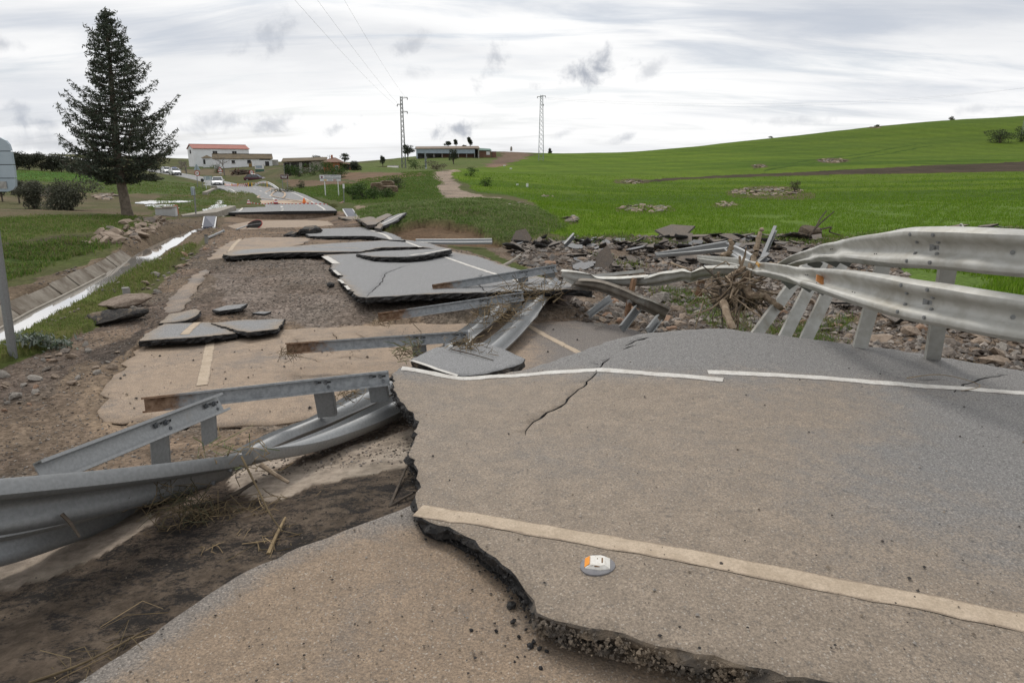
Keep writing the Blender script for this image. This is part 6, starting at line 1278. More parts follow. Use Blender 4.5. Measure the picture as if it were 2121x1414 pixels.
b_ = MB(); ap = [oh.p(1.2, 2.2, 2.75), oh.p(1.9, 2.2, 2.75)]; b_.add([oh.p(-.3, -.4, 1.93), oh.p(3.2, -.4, 1.93), oh.p(3.2, 4.8, 1.93), oh.p(-.3, 4.8, 1.93)] + ap, [(0, 1, 5, 4), (1, 2, 5), (2, 3, 4, 5), (3, 0, 4), (3, 2, 1, 0)]); rf_ = b_.build('roof', ROOFB, oh.t); oh.boxp('chimney', 1.1, 1.4, 2.0, 2.4, 2.5, 3.2, BRICK, rf_)
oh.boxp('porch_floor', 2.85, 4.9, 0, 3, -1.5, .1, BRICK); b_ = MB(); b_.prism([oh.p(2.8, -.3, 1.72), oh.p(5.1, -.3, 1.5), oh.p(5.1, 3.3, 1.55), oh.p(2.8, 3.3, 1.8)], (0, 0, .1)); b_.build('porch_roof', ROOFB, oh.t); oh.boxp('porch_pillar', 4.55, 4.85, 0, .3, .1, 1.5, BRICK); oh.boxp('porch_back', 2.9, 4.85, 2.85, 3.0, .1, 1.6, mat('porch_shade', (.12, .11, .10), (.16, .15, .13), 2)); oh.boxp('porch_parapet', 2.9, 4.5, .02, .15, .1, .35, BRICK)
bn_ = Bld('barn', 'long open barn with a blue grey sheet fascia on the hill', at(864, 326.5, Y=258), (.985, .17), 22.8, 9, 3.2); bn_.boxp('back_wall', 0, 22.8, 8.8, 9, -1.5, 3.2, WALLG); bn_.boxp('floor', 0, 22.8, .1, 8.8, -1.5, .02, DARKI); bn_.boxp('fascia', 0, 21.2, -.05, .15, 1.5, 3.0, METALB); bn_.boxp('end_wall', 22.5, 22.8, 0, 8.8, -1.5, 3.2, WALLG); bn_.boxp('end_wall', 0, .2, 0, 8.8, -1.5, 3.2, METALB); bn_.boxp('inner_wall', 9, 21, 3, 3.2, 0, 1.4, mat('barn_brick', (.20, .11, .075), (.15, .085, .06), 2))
for k in range(8): bn_.boxp('pillar', k * 3.0 + .05, k * 3.0 + .25, .2, .4, 0, 1.6, WALLG)
b_ = MB(); b_.prism([bn_.p(-.3, -.4, 3.02), bn_.p(23.1, -.4, 3.22), bn_.p(23.1, 4.5, 4.2), bn_.p(-.3, 4.5, 3.9)], (0, 0, .1)); b_.prism([bn_.p(-.3, 9.3, 3.0), bn_.p(23.1, 9.3, 3.2), bn_.p(23.1, 4.5, 4.2), bn_.p(-.3, 4.5, 3.9)], (0, 0, .1)); b_.build('roof', mat('barn_roof', (.22, .17, .125), (.17, .13, .10), .6), bn_.t)
gb = Bld('brick_outbuilding', 'small brick outbuilding with a green sheet roof beside the barn', at(991, 323, Y=266), (.985, .17), 4.7, 4, 2.0); gb.boxp('wall', 0, 4.7, 0, 4, -1.5, 2.0, MATS['barn_brick']); gb.window(3.0, .4, 1.3, 1.2, WALLW, 'door', 0); b_ = MB(); b_.prism([gb.p(-.3, -.4, 1.95), gb.p(5.1, -.4, 1.85), gb.p(5.1, 4.3, 2.6), gb.p(-.3, 4.3, 2.9)], (0, 0, .1)); b_.build('roof', GREENR, gb.t)
g2 = Bld('brick_hutch', 'tiny brown hutch right of the green roofed outbuilding', at(1019, 323, Y=268), (.985, .17), 1.6, 2, 1.5); g2.boxp('wall', 0, 1.6, 0, 2, -1, 1.5, MATS['barn_brick']); g2.boxp('roof', -.1, 1.7, -.1, 2.1, 1.51, 1.65, WALLG)
for k, (px_, w_, h_, l_, m__) in enumerate(((759, 1.4, 1.4, 'grey block hut left of the small white house', WALLG), (776, 4.6, 1.5, 'small white farm house below the left lattice pylon', WALLW), (803, 2.4, 1.7, 'tumbledown white wall right of the small farm house', WALLW))):
    f_ = Bld(('block_hut', 'farm_house', 'ruined_house')[k], l_, at(px_, 363, Y=166), (1, .05), w_, 3, h_, 'house'); f_.body(m__, h_ + .35, 2); f_.roof(ROOFM if k < 2 else WALLG, h_ + .35, .1, .08)
    if k == 1: f_.window(.6, .5, .5, .5); f_.window(2.4, .1, .6, 1.1, name='door', bars=0)
b_ = MB(); p_ = at(772, 368, Y=140); b_.box(p_ + Vector((0, 0, .45)), (.7, .7, 1.6)); b_.box(p_ + Vector((0, 0, 1.28)), (.8, .8, .08)); tag(b_.build('brick_pillar', BRICK, None, False, p_), 'orange brick gate pillar in front of the small farm house', 'pillar')
b_ = MB(); p_ = at(1059, 312, Y=302); b_.box(p_ + Vector((0, 0, .5)), (.9, .9, 1.4)); b_.box(p_ + Vector((0, 0, 1.4)), (.6, .6, .5)); tag(b_.build('stone_marker', CONC, None, False, p_), 'small stone marker on the ploughed skyline', 'marker')
# straw bales
HAY = mat('old_straw_bale', (.17, .12, .075), (.11, .08, .05), 6, bump=1.0, bscale=18, c3=(.23, .17, .11), s3=10, l3=.55, h3=.7)
def bale(px_, py_, Y, sx, sy, sz, rot, label):
    p_ = gat(px_, py_, Y); bm_ = bmesh.new(); bmesh.ops.create_cube(bm_, size=1); bmesh.ops.subdivide_edges(bm_, edges=bm_.edges[:], cuts=5, use_grid_fill=True); rr_ = random.Random(int(px_))
    for v in bm_.verts:
        q = v.co.copy(); k = 1 - .06 * (abs(q.x * 2) ** 4 * abs(q.y * 2) ** 4 + abs(q.z * 2) ** 4 * abs(q.x * 2) ** 4); v.co = Vector((q.x * sx, q.y * sy, (q.z + .5) * sz)) * k + Vector((rr_.gauss(0, .025), rr_.gauss(0, .025), rr_.gauss(0, .02)))
    me_ = bpy.data.meshes.new('bale'); bm_.to_mesh(me_); bm_.free(); me_.materials.append(HAY); o = link('straw_bale', me_, None, p_); o.rotation_euler.z = rot; tag(o, label, 'straw bale')
bale(781, 402, 60, 1.0, 1.6, .95, .2, 'big brown straw bale at the left of the pair'); bale(806, 400, 61, 1.5, 1.3, .62, .15, 'lower straw bale at the right of the pair'); bale(803, 396, 62.5, 1.2, 1.1, 1.0, .1, 'straw bale standing behind the lower bale')
# ================================================================== pylons and wires
def lattice(label, base, H, w0, w1, n, arms, m, group=None):
    t_ = thing('lattice_pylon', base, label, 'pylon', group); C = lambda z, i: base + Vector(((-1, 1, 1, -1)[i] * (w0 + (w1 - w0) * z / H) / 2, (-1, -1, 1, 1)[i] * (w0 + (w1 - w0) * z / H) / 2, z))
    for i in range(4): b_ = MB(); b_.tube([C(-.5, i), C(H, i)], .055 * H / 14, 4); b_.build('leg', m, t_)
    zs = [H * (1 - (1 - k / n) ** 1.25) for k in range(n + 1)]
    for i in range(4):
        b_ = MB()
        for k in range(n): b_.tube([C(zs[k], i), C(zs[k + 1], (i + 1) % 4)], .026 * H / 14, 3); b_.tube([C(zs[k], (i + 1) % 4), C(zs[k + 1], i)], .026 * H / 14, 3)
        b_.build('bracing', m, t_)
    tips = []
    for z, x0, x1 in arms:
        b_ = MB(); b_.tube([base + Vector((x0, 0, z)), base + Vector((x1, 0, z))], .07, 4); b_.tube([base + Vector((x0 * .4, 0, z - .3)), base + Vector((x1, 0, z - .04))], .04, 3); ar = b_.build('cross_arm', BARKD if m is ZINCD else ZINCD, t_); tp = base + Vector((x1 if abs(x1) > abs(x0) else x0, 0, z))
        b_ = MB(); b_.tube([tp, tp - Vector((0, 0, .25)), tp - Vector((0, 0, .55))], [.05, .11, .06], 6); b_.build('insulator', BLACKP, ar); tips.append(tp - Vector((0, 0, .55)))
    return tips
PYL = mat('pylon_steel', (.14, .145, .14), (.20, .205, .20), 1, metal=.2, rough=.6); PYL2 = mat('pylon_steel_grey', (.24, .27, .28), (.30, .33, .34), 1, metal=.2, rough=.6)
ba = at(837, 356, Y=168); ta_ = lattice('tall lattice pylon with three short arms left of the barn', ba, 17.0, .95, .42, 16, ((16.8, .2, 1.4), (15.3, .1, -1.0), (13.7, .1, 1.3)), PYL)
bb = at(1120.5, 334, Y=222); tb_ = lattice('tall grey lattice pylon standing alone in the wheat', bb, 19.6, 1.6, .75, 16, ((19.4, -.2, 1.2), (19.2, .2, -1.3), (17.0, 0, .6)), PYL2)
bc = at(2119.5, 292, Y=260); tc_ = lattice('lattice pylon cut off at the right picture edge', bc, 19.5, 1.5, .7, 14, ((19.3, -.2, 1.3), (19.0, .2, -1.3)), PYL2)
bd = at(881.5, 352, Y=180); t_ = thing('utility_pole', bd, 'short utility pole with a transformer in front of the barn', 'pole'); b_ = MB(); b_.tube([bd - Vector((0, 0, .4)), bd + Vector((-.05, 0, 4.2))], [.14, .10], 6); b_.tube([bd + Vector((.28, 0, -.4)), bd + Vector((.12, 0, 4.2))], [.12, .09], 6); b_.build('shaft', PYL2, t_); b_ = MB(); b_.bar(bd + Vector((-.7, 0, 4.1)), bd + Vector((.8, 0, 4.1)), .1, .1); b_.build('cross_arm', PYL2, t_); b_ = MB(); b_.box(bd + Vector((.2, -.2, 2.9)), (.45, .4, .6)); b_.build('transformer', ZINCD, t_); b_ = MB(); b_.box(bd + Vector((.2, -.15, .35)), (.3, .25, .5)); b_.build('meter_box', WHITEP, t_)
WIRE = mat('power_cable', (.30, .30, .31), (.34, .34, .35), 1, rough=.6)
def wire(p0, p1, sag, rad, label):
    b_ = MB(); b_.tube([p0.lerp(p1, k / 24) - Vector((0, 0, sag * 4 * (k / 24) * (1 - k / 24))) for k in range(25)], rad, 4); tag(b_.build('power_line', WIRE, None, False, p0), label, 'wire')
wire(ta_[0], at(690, -40, Y=60), .6, .010, 'rightmost of the three overhead cables reaching the left pylon'); wire(ta_[1], at(575, -40, Y=60), .6, .010, 'leftmost of the three overhead cables reaching the left pylon'); wire(ta_[2], at(628, -40, Y=60), .6, .010, 'middle of the three overhead cables reaching the left pylon')
wire(tb_[0], tc_[0], 3.6, .012, 'upper cable between the two right pylons'); wire(tb_[1], tc_[1], 4.2, .012, 'lower cable between the two right pylons')
for px_, py_, l_ in ((680, 332, 'thin aerial mast behind the orange house'), ): b_ = MB(); p_ = at(px_, 345, Y=140); q_ = at(683, 321, Y=140); b_.tube([p_, q_], .05, 4); b_.tube([q_ + Vector((-.5, 0, -.1)), q_ + Vector((0, 0, -.45)), q_ + Vector((.5, 0, -.1))], .035, 3); tag(b_.build('aerial_mast', PYL, None, False, p_), l_, 'mast')
# ================================================================== vehicles
GLASS = mat('car_glass', (.03, .04, .045), (.05, .06, .065), 2, rough=.08, spec=.8); TYRE = mat('tyre_rubber', (.018, .018, .018), (.028, .028, .028), 5, rough=.9); RIM = mat('alloy_rim', (.30, .30, .31), (.38, .38, .39), 5, rough=.35, metal=.7)
LAMP = mat('head_lamp', (.65, .67, .70), (.55, .57, .6), 8, rough=.1, spec=.8); REDL = mat('tail_lamp', (.35, .02, .02), (.28, .02, .02), 5, rough=.2)
def car(label, loc, yaw, paint, hatch=True, bars=False):
    """x forward; yaw turns it"""
    t_ = thing('parked_car', loc, label, 'car'); M = Matrix.Rotation(yaw, 3, 'Z'); Wp = lambda x, y, z: Vector(loc) + M @ Vector((x, y, z))
    L = 2.1; b_ = MB()
    st = [(-2.08, .45, .62, .70), (-2.0, .30, .86, .80), (-1.6, .22, .94, .86), (-.8, .20, .93, .87), (.5, .20, .92, .87), (1.0, .20, .90, .86), (1.6, .22, .82, .83), (1.98, .28, .68, .76), (2.1, .38, .56, .66)]
    b_.loft([[Wp(x, -w * .93, z0), Wp(x, -w, (z0 + z1) / 2), Wp(x, -w * .95, z1 - .03), Wp(x, -w * .75, z1), Wp(x, w * .75, z1), Wp(x, w * .95, z1 - .03), Wp(x, w, (z0 + z1) / 2), Wp(x, w * .93, z0)] for x, z0, z1, w in st]); b_.build('body', paint, t_, True)
    gh_ = [(-2.0 if hatch else -1.75, .86, .90, .74), (-1.55 if hatch else -1.15, .88, 1.38, .66), (-.5, .9, 1.46, .64), (.25, .9, 1.42, .63), (1.05, .88, .93, .74)]
    b_ = MB(); b_.loft([[Wp(x, -.78, z0), Wp(x, -w, z1), Wp(x, w, z1), Wp(x, .78, z0)] for x, z0, z1, w in gh_]); b_.build('windows', GLASS, t_)
    b_ = MB(); b_.loft([[Wp(x, -w * 1.01, z), Wp(x, -w * .9, z + .035), Wp(x, w * .9, z + .035), Wp(x, w * 1.01, z)] for x, z, w in ((-1.62 if hatch else -1.2, 1.35, .66), (-.5, 1.45, .64), (.3, 1.405, .63))]); b_.build('roof', paint, t_)
    for s_ in (-1, 1):
        for (x0, z0, x1, z1) in ((.30, 1.41, 1.08, .92), (-.45, 1.46, -.42, .92), (-1.58 if hatch else -1.15, 1.38, -1.98 if hatch else -1.75, .9)): b_ = MB(); b_.bar(Wp(x0, s_ * .645, z0), Wp(x1, s_ * .77, z1), .05, .06); b_.build('pillar', paint, t_)
        b_ = MB(); b_.box(Wp(.85, s_ * .96, 1.0), (.14, .16, .12), M); b_.build('wing_mirror', paint, t_)
        b_ = MB(); b_.loft([[Wp(1.78, s_ * .80, .60), Wp(1.95, s_ * .76, .56), Wp(2.03, s_ * .5, .57), Wp(1.93, s_ * .48, .70), Wp(1.72, s_ * .74, .76)], [Wp(1.80, s_ * .82, .60), Wp(1.97, s_ * .78, .56), Wp(2.06, s_ * .5, .57), Wp(1.95, s_ * .48, .71), Wp(1.73, s_ * .77, .77)]]); b_.build('headlight', LAMP, t_)
        b_ = MB(); b_.box(Wp(-2.02, s_ * .66, .75), (.1, .2, .22), M); b_.build('tail_light', REDL, t_)
        b_ = MB(); b_.box(Wp(.1, s_ * .88, .78), (.16, .03, .03), M); b_.build('door_handle', BLACKP, t_)
        for x in (-1.28, 1.3):
            w_ = MB(); w_.disc(Wp(x, s_ * .80, .31), M @ Vector((0, 1, 0)), .315, .2, 20); wo = w_.build('wheel', TYRE, t_); h_ = MB(); h_.disc(Wp(x, s_ * .905, .31), M @ Vector((0, 1, 0)), .2, .02, 14); h_.build('rim', RIM, wo)
    b_ = MB(); b_.box(Wp(2.08, 0, .52), (.06, .8, .16), M); b_.build('grille', BLACKP, t_); b_ = MB(); b_.box(Wp(2.1, 0, .36), (.05, 1.25, .16), M); b_.build('bumper', BLACKP, t_); b_ = MB(); b_.box(Wp(2.125, 0, .45), (.02, .5, .11), M); b_.build('number_plate', WHITEP, t_)
    if bars:
        b_ = MB(); b_.box(Wp(-.2, 0, 1.54), (.25, 1.0, .1), M); b_.build('light_bar', mat('blue_beacon', (.05, .12, .45), (.04, .10, .4), 4, rough=.2), t_)
CARW = mat('car_paint_white', (.78, .78, .78), (.74, .74, .74), 1, rough=.2, spec=.6); CARM = mat('car_paint_maroon', (.085, .022, .032), (.07, .018, .028), 1, rough=.2, spec=.6)
def rat(px_, py_, Y, dz=.03):
    p_ = at(px_, py_, Y=Y); return p_
car('white car facing the camera at the end of the left barrier', at(452, 385.5, Y=113), R(-70), CARW); car('white patrol car leading the pair under the conifer branches', at(363, 362.5, Y=148), R(-52), CARW, True, True); car('white car behind the patrol car under the conifer branches', at(345, 359.5, Y=157), R(-50), CARW, False)
car('dark maroon sedan parked sideways right of the far road', at(530, 376.5, Y=136), R(-6), CARM, False)
# ================================================================== signs and far roadside things
def post(t_, p0, p1, rad=.04, m=None, name='post'): b_ = MB(); b_.tube([p0, p1], rad, 8); return b_.build(name, m or ZINCD, t_)
def round_sign(label, px_, y0, yc, Y, rad, name='traffic_sign', tri=None):
    p_ = at(px_, y0, Y=Y); c_ = at(px_, yc, Y=Y); t_ = thing(name, p_, label, 'sign'); post(t_, p_ - Vector((0, 0, .4)), c_ + Vector((0, .06, .1 if tri is None else 1.0)), .045)
    b_ = MB(); b_.disc(c_, (0, -1, 0), rad, .03, 24); b_.build('rim', REDP, t_); b_ = MB(); b_.disc(c_ + Vector((0, -.02, 0)), (0, -1, 0), rad * .74, .014, 24); f = b_.build('face', WHITEP, t_)
    for x in (-.3, .22): b_ = MB(); s_ = c_ + Vector((x * rad, -.03, 0)); b_.box(s_, (rad * .4, .01, rad * .26)); b_.box(s_ + Vector((0, 0, rad * .16)), (rad * .24, .01, rad * .14)); b_.build('car_symbol', BLACKP if x > 0 else REDP, f)
    if tri: b_ = MB(); q = c_ + Vector((0, .03, rad + .05)); b_.prism([q + Vector((-tri, 0, 0)), q + Vector((tri, 0, 0)), q + Vector((.06, 0, tri * 1.65)), q + Vector((-.06, 0, tri * 1.65))], (0, .03, 0)); b_.build('triangle_back', SIGNBACK, t_)
round_sign('round no overtaking sign with a triangle back above it', 408.5, 384, 359, 95, .36, tri=.46); round_sign('round no overtaking sign behind the maroon car', 521, 378, 357, 139, .44)
p_ = at(456.5, 366, Y=140); c_ = at(456, 352.5, Y=140); t_ = thing('traffic_sign', p_, 'triangular leaping deer warning sign', 'sign'); post(t_, p_ - Vector((0, 0, .6)), c_ + Vector((0, .05, .3)), .05); tr = lambda s_, o: [c_ + Vector((-s_, o, -s_ * .55)), c_ + Vector((s_, o, -s_ * .55)), c_ + Vector((0, o, s_ * 1.1))]
b_ = MB(); b_.prism(tr(.58, 0), (0, -.03, 0)); b_.build('rim', REDP, t_); b_ = MB(); b_.prism([v - Vector((0, 0, .0)) for v in tr(.40, -.032)], (0, -.012, 0)); f_ = b_.build('face', WHITEP, t_); b_ = MB(); b_.prism([c_ + Vector(v) for v in ((-.16, -.046, -.10), (-.08, -.046, -.02), (.08, -.046, -.06), (.16, -.046, -.14), (.10, -.046, -.02), (-.02, -.046, .10), (-.04, -.046, .22), (-.12, -.046, .24), (-.10, -.046, .08))], (0, -.008, 0)); b_.build('deer_symbol', BLACKP, f_); b_ = MB(); b_.box(c_ + Vector((0, -.01, -.52)), (.62, .03, .2)); b_.build('supplement_plate', WHITEP, t_)
p_ = at(431, 392, Y=88); t_ = thing('sign_panel', p_, 'grey back of a rectangular panel sign at the left road edge', 'sign'); c_ = at(430.5, 369, Y=88)
for k in range(3): b_ = MB(); b_.box(c_ + Vector((0, 0, (k - 1) * .165)), (1.04, .04, .155)); b_.build('slat', SIGNBACK, t_)
for s_ in (-.3, .32): post(t_, Vector((c_.x + s_, c_.y - .06, ghs(c_.x + s_, c_.y) - .2)), Vector((c_.x + s_, c_.y - .06, c_.z + .2)), .04, WHITEP)
p_ = at(419, 380, Y=92); t_ = thing('traffic_mirror', p_, 'small dark round disc beside the panel back', 'disc'); b_ = MB(); b_.disc(at(419, 373.5, Y=92), (0, -1, 0), .22, .04, 16); b_.build('disc', BLACKP, t_); post(t_, p_ - Vector((0, 0, .6)), at(419, 373, Y=92.05), .03)
p_ = at(405.5, 446, Y=36); t_ = thing('narrow_sign', p_, 'road sign seen edge on beside the ditch crossing', 'sign'); q_ = at(399.5, 389, Y=36); post(t_, p_ - Vector((0, 0, .3)), q_ + Vector((.03, .05, -.05)), .035); b_ = MB(); b_.box(at(399.8, 396, Y=36), (.10, .62, .40), Matrix.Rotation(R(14), 3, 'Z')); b_.build('plate', SIGNBACK, t_)
# hoarding
p_ = at(537, 361, Y=150); t_ = thing('hoarding', p_, 'white and green notice hoarding in front of the shed', 'sign'); c_ = at(537.5, 347.5, Y=150); b_ = MB(); b_.box(c_ + Vector((0, 0, .22)), (1.9, .1, .95)); b_.build('panel', WHITEP, t_); b_ = MB(); b_.box(c_ + Vector((-.1, -.08, .2)), (1.35, .03, .5)); b_.build('print', METALB, t_); b_ = MB(); b_.box(c_ + Vector((0, 0, -.75)), (1.8, .08, .8)); b_.build('lower_panel', GREENR, t_)
for s_ in (-.95, .95): post(t_, c_ + Vector((s_, .05, -1.9)), c_ + Vector((s_, .05, .75)), .06, CONC)
# text signs
def text(body, c_, size, m, parent, name='lettering'):
    cu = bpy.data.curves.new(name, 'FONT'); cu.body = body; cu.size = size; cu.extrude = .002; cu.align_x = 'LEFT'; cu.materials.append(m); cu.resolution_u = 2; cu.offset = size * .012
    tmp = bpy.data.objects.new(name, cu); col.objects.link(tmp); me_ = bpy.data.meshes.new_from_object(tmp.evaluated_get(bpy.context.evaluated_depsgraph_get())); bpy.data.objects.remove(tmp); o = bpy.data.objects.new(name, me_); col.objects.link(o); o.parent = parent; o.location = Vector(c_) - wloc(parent); o.rotation_euler = (math.pi / 2, 0, 0); return o
NAVY = mat('navy_letters', (.05, .055, .10), (.06, .065, .11), 2); EDGE = mat('sign_edge', (.22, .23, .25), (.27, .28, .30), 3)
p_ = at(684, 407, Y=60); c_ = at(684, 366.5, Y=60); t_ = thing('road_sign', p_, 'white provincial road network sign on two posts', 'sign')
def plate(t_, c_, w, h, m, name='plate', edge=None, dy=0.0):
    b_ = MB(); b_.box(c_ + Vector((0, dy, 0)), (w, .03, h)); e_ = b_.build(name + '_edge', edge or EDGE, t_); b_ = MB(); b_.box(c_ + Vector((0, dy - .02, 0)), (w - .05, .016, h - .05)); return b_.build(name, m, t_)
pl_ = plate(t_, c_, 1.86, .34, WHITEP); text('RED DE CARRETERAS DE', c_ + Vector((-.50, -.032, .03)), .118, NAVY, pl_); text('DIPUTACION DE BADAJOZ', c_ + Vector((-.50, -.032, -.105)), .118, NAVY, pl_)
b_ = MB(); q_ = c_ + Vector((-.72, -.034, .0)); b_.prism([q_ + Vector(v) for v in ((-.10, 0, .06), (-.06, 0, .0), (-.03, 0, .09), (0, 0, .02), (.04, 0, .10), (.06, 0, .0), (.10, 0, .06), (.08, 0, -.08), (.0, 0, -.12), (-.08, 0, -.07))], (0, -.004, 0)); b_.build('crest', mat('crest_purple', (.16, .06, .13), (.2, .08, .1), 20), pl_)
c2 = c_ + Vector((0, 0, -.275)); pl2 = plate(t_, c2, 1.80, .19, WHITEP, 'lower_plate')
for x, w_, m__ in ((-.43, .24, YELLOW), (.42, .22, mat('brick_mark', (.36, .10, .07), (.3, .08, .06), 3)), (-.02, .36, mat('grey_mark', (.35, .37, .42), (.4, .42, .46), 3)), (.27, .05, MATS['brick_mark'])): b_ = MB(); b_.box(c2 + Vector((x, -.034, 0)), (w_, .006, .075)); b_.build('printed_mark', m__, pl2)
for s_ in (-.52, .62): post(t_, Vector((c_.x + s_, c_.y + .05, ghs(c_.x + s_, c_.y) - .3)), c_ + Vector((s_, .05, .1)), .04, WHITEP)
p_ = at(589.5, 398, Y=72); c_ = at(589, 366.5, Y=72); t_ = thing('road_sign', p_, 'brown stream name sign with white border', 'sign'); pl_ = plate(t_, c_, .86, .46, mat('sign_brown', (.075, .022, .018), (.06, .02, .016), 3), 'plate', mat('sign_pale_edge', (.42, .36, .33), (.5, .45, .42), 3))
for (x, z, w_, h_) in ((-.20, .07, .30, .05), (.07, .07, .10, .05), (.24, .07, .14, .045), (.0, -.04, .52, .06)): b_ = MB(); b_.box(c_ + Vector((x, -.034, z)), (w_, .006, h_)); b_.build('printed_line', WHITEP, pl_)
for s_ in (-.26, .24): post(t_, Vector((c_.x + s_, c_.y + .05, ghs(c_.x + s_, c_.y) - .3)), c_ + Vector((s_, .05, .1)), .03)
p_ = at(712.5, 426, Y=49); t_ = thing('marker_post', p_, 'slim white topped post holding the red and white tape', 'post'); q_ = at(711.5, 380, Y=49); post(t_, p_ - Vector((0, 0, .3)), q_, .035); b_ = MB(); b_.box(at(711.6, 386, Y=48.96), (.12, .05, .30)); b_.build('reflector_plate', WHITEP, t_)
# small field markers
for px_, y0, y1, Y, l_ in ((1072.5, 389, 381, 80, 'small white marker stake in the wheat edge'), (1093, 394, 381, 76, 'white and dark marker post in the wheat edge'), (1045, 346, 342, 175, 'white box on the field above the dirt track'), (1058.5, 353, 348, 165, 'grey box on the field above the dirt track')):
    p_ = at(px_, y0, Y=Y); q_ = at(px_, y1, Y=Y); t_ = thing('field_marker', p_, l_, 'marker'); post(t_, p_ - Vector((0, 0, .3)), q_, .04, ZINCD, 'stake'); b_ = MB(); b_.box(q_ - Vector((.05, .05, .12)), (.26 * Y / 80, .06, .36 if px_ > 1090 and px_ < 1094 else .26)); b_.build('plate', WHITEP, t_)
# barricade of yellow trestles with mesh tape across the far road
TAPE = mat('barrier_tape_red', (.60, .05, .04), (.5, .04, .04), 4, rough=.5); TAPW = mat('barrier_tape_white', (.72, .70, .68), (.66, .64, .62), 4, rough=.5)
TW = [(466,384.5,388,108),(480,384.5,391,100),(493,383.5,391,98),(514.5,382,390,97),(521.5,382,390,96),(553,380,389,95)]
tops = []
for k, (px_, y0, y1, Y) in enumerate(TW):
    a_, b0 = at(px_, y0 - 4, Y=Y), at(px_ + (2 if k in (1,) else -.6 if k == 2 else .6), y1 - 1, Y=Y); t_ = thing('yellow_trestle', b0, ('yellow trestle post beside the white car', 'yellow leaning trestle post, second from the white car', 'yellow trestle post, third from the white car', 'yellow trestle post in front of the black box', 'yellow trestle post right of the black box', 'yellow trestle post below the right barrier')[k], 'barrier post'); m_ = MB(); m_.bar(b0, a_, .09, .10); m_.build('upright', YELLOW, t_); m_ = MB(); m_.box(b0 + Vector((0, 0, .03)), (.45, .3, .06)); m_.build('foot', BLACKP, t_); tops.append((a_, b0))
p_ = at(514, 390, Y=99); b_ = MB(); b_.box(p_ + Vector((0, 0, .28)), (.72, .5, .5)); b_.box(p_ + Vector((0, 0, .57)), (.76, .54, .05)); tag(b_.build('black_box', BLACKP, None, False, p_), 'black box between the yellow trestles', 'box')
for k in range(len(tops) - 1):
    if k in (3,): continue
    a0, b0 = tops[k]; a1_, b1_ = tops[k + 1]; t_ = thing('mesh_tape', b0, ('red and white lattice tape between first and second trestle', 'red and white lattice tape between second and third trestle', 'red and white lattice tape between third trestle and black box', '', 'red and white tape from the black box to the right barrier')[k], 'tape'); n = 10
    for j in range(n):
        u0, u1 = j / n, (j + 1) / n; P0, P1 = a0.lerp(b0, .15).lerp(a1_.lerp(b1_, .15), u0), a0.lerp(b0, .75).lerp(a1_.lerp(b1_, .75), u1); m_ = MB()
        if k == 4: P1 = a0.lerp(b0, .2).lerp(a1_.lerp(b1_, .2), u1)
        m_.tube([P0, P1], .026, 3); m_.build('strip', TAPE if j % 2 else TAPW, t_)
        if k != 4: m_ = MB(); m_.tube([a0.lerp(b0, .75).lerp(a1_.lerp(b1_, .75), u0), a0.lerp(b0, .15).lerp(a1_.lerp(b1_, .15), u1)], .026, 3); m_.build('strip', TAPW if j % 2 else TAPE, t_)
def cone(px_, y0, Y, h, label, orange=False):
    p_ = at(px_, y0, Y=Y); t_ = thing('traffic_cone', p_, label, 'traffic cone'); b_ = MB(); b_.box(p_ + Vector((0, 0, .02)), (.42, .42, .05)); b_.build('base', ORANGE if orange else BLACKP, t_); n = 4
    for k in range(n): z0, z1 = .05 + (h - .05) * k / n, .05 + (h - .05) * (k + 1) / n; r0, r1 = .16 * (1 - .8 * k / n), .16 * (1 - .8 * (k + 1) / n); b_ = MB(); b_.tube([p_ + Vector((0, 0, z0)), p_ + Vector((0, 0, z1))], [r0, r1], 12); b_.build('band', ORANGE if orange else (REDP if k % 2 == 0 else WHITEP), t_)
cone(515.5, 424.5, 49.5, .38, 'red and white cone on the left of the mud wash'); cone(572, 423, 50, .42, 'red and white cone in the middle of the mud wash'); cone(630.5, 421.5, 51, .40, 'orange cone on the right of the mud wash', True)
def tape(pts, label):
    t_ = thing('warning_tape', pts[0], label, 'tape'); q = cat(pts, 10)
    for i in range(len(q) - 1): m_ = MB(); m_.bar(q[i], q[i + 1], .012, .07); m_.build('stripe', TAPE if i % 2 else TAPW, t_)
tape([at(515.5, 419, Y=49.5), at(545, 423, Y=49.8), at(572, 418, Y=50)], 'striped tape sagging between the two red and white cones'); tape([at(572, 422, Y=50), at(600, 423, Y=50.3), at(640, 421.5, Y=50.6), at(680, 423.5, Y=50), at(697, 423, Y=49.4), at(712, 417, Y=49)], 'striped tape running from the middle cone to the slim post')
# far guardrails
for lab, pl, np_ in (('short far crash barrier on the left of the far road', [(446,392.5,101),(458,391,98),(470,393,92),(482,401,72),(489,409,60)], 8), ('short far crash barrier curving along the right of the far road', [(528,384,106),(540,378.5,104),(553,378.5,100),(566,384,88),(580,394,72)], 7)):
    t_ = thing('guardrail', at(pl[0][0], pl[0][1], Y=pl[0][2]), lab, 'guardrail'); Bm = Beam(None, 1, 8, wpts=[(at(x, y - 2.5, Y=Y) , at(x, y - 2.5, Y=Y) - Vector((0, 0, .31))) for x, y, Y in pl]); Bm.mesh('rail', WHITEP, t_)
    for k in range(np_): c_ = Bm.pt((len(pl) - 1) * k / np_); m_ = MB(); m_.bar(c_ + Vector((0, 0, -.75)), c_ + Vector((0, 0, .1)), .1, .06); m_.build('post', ZINCD, t_)
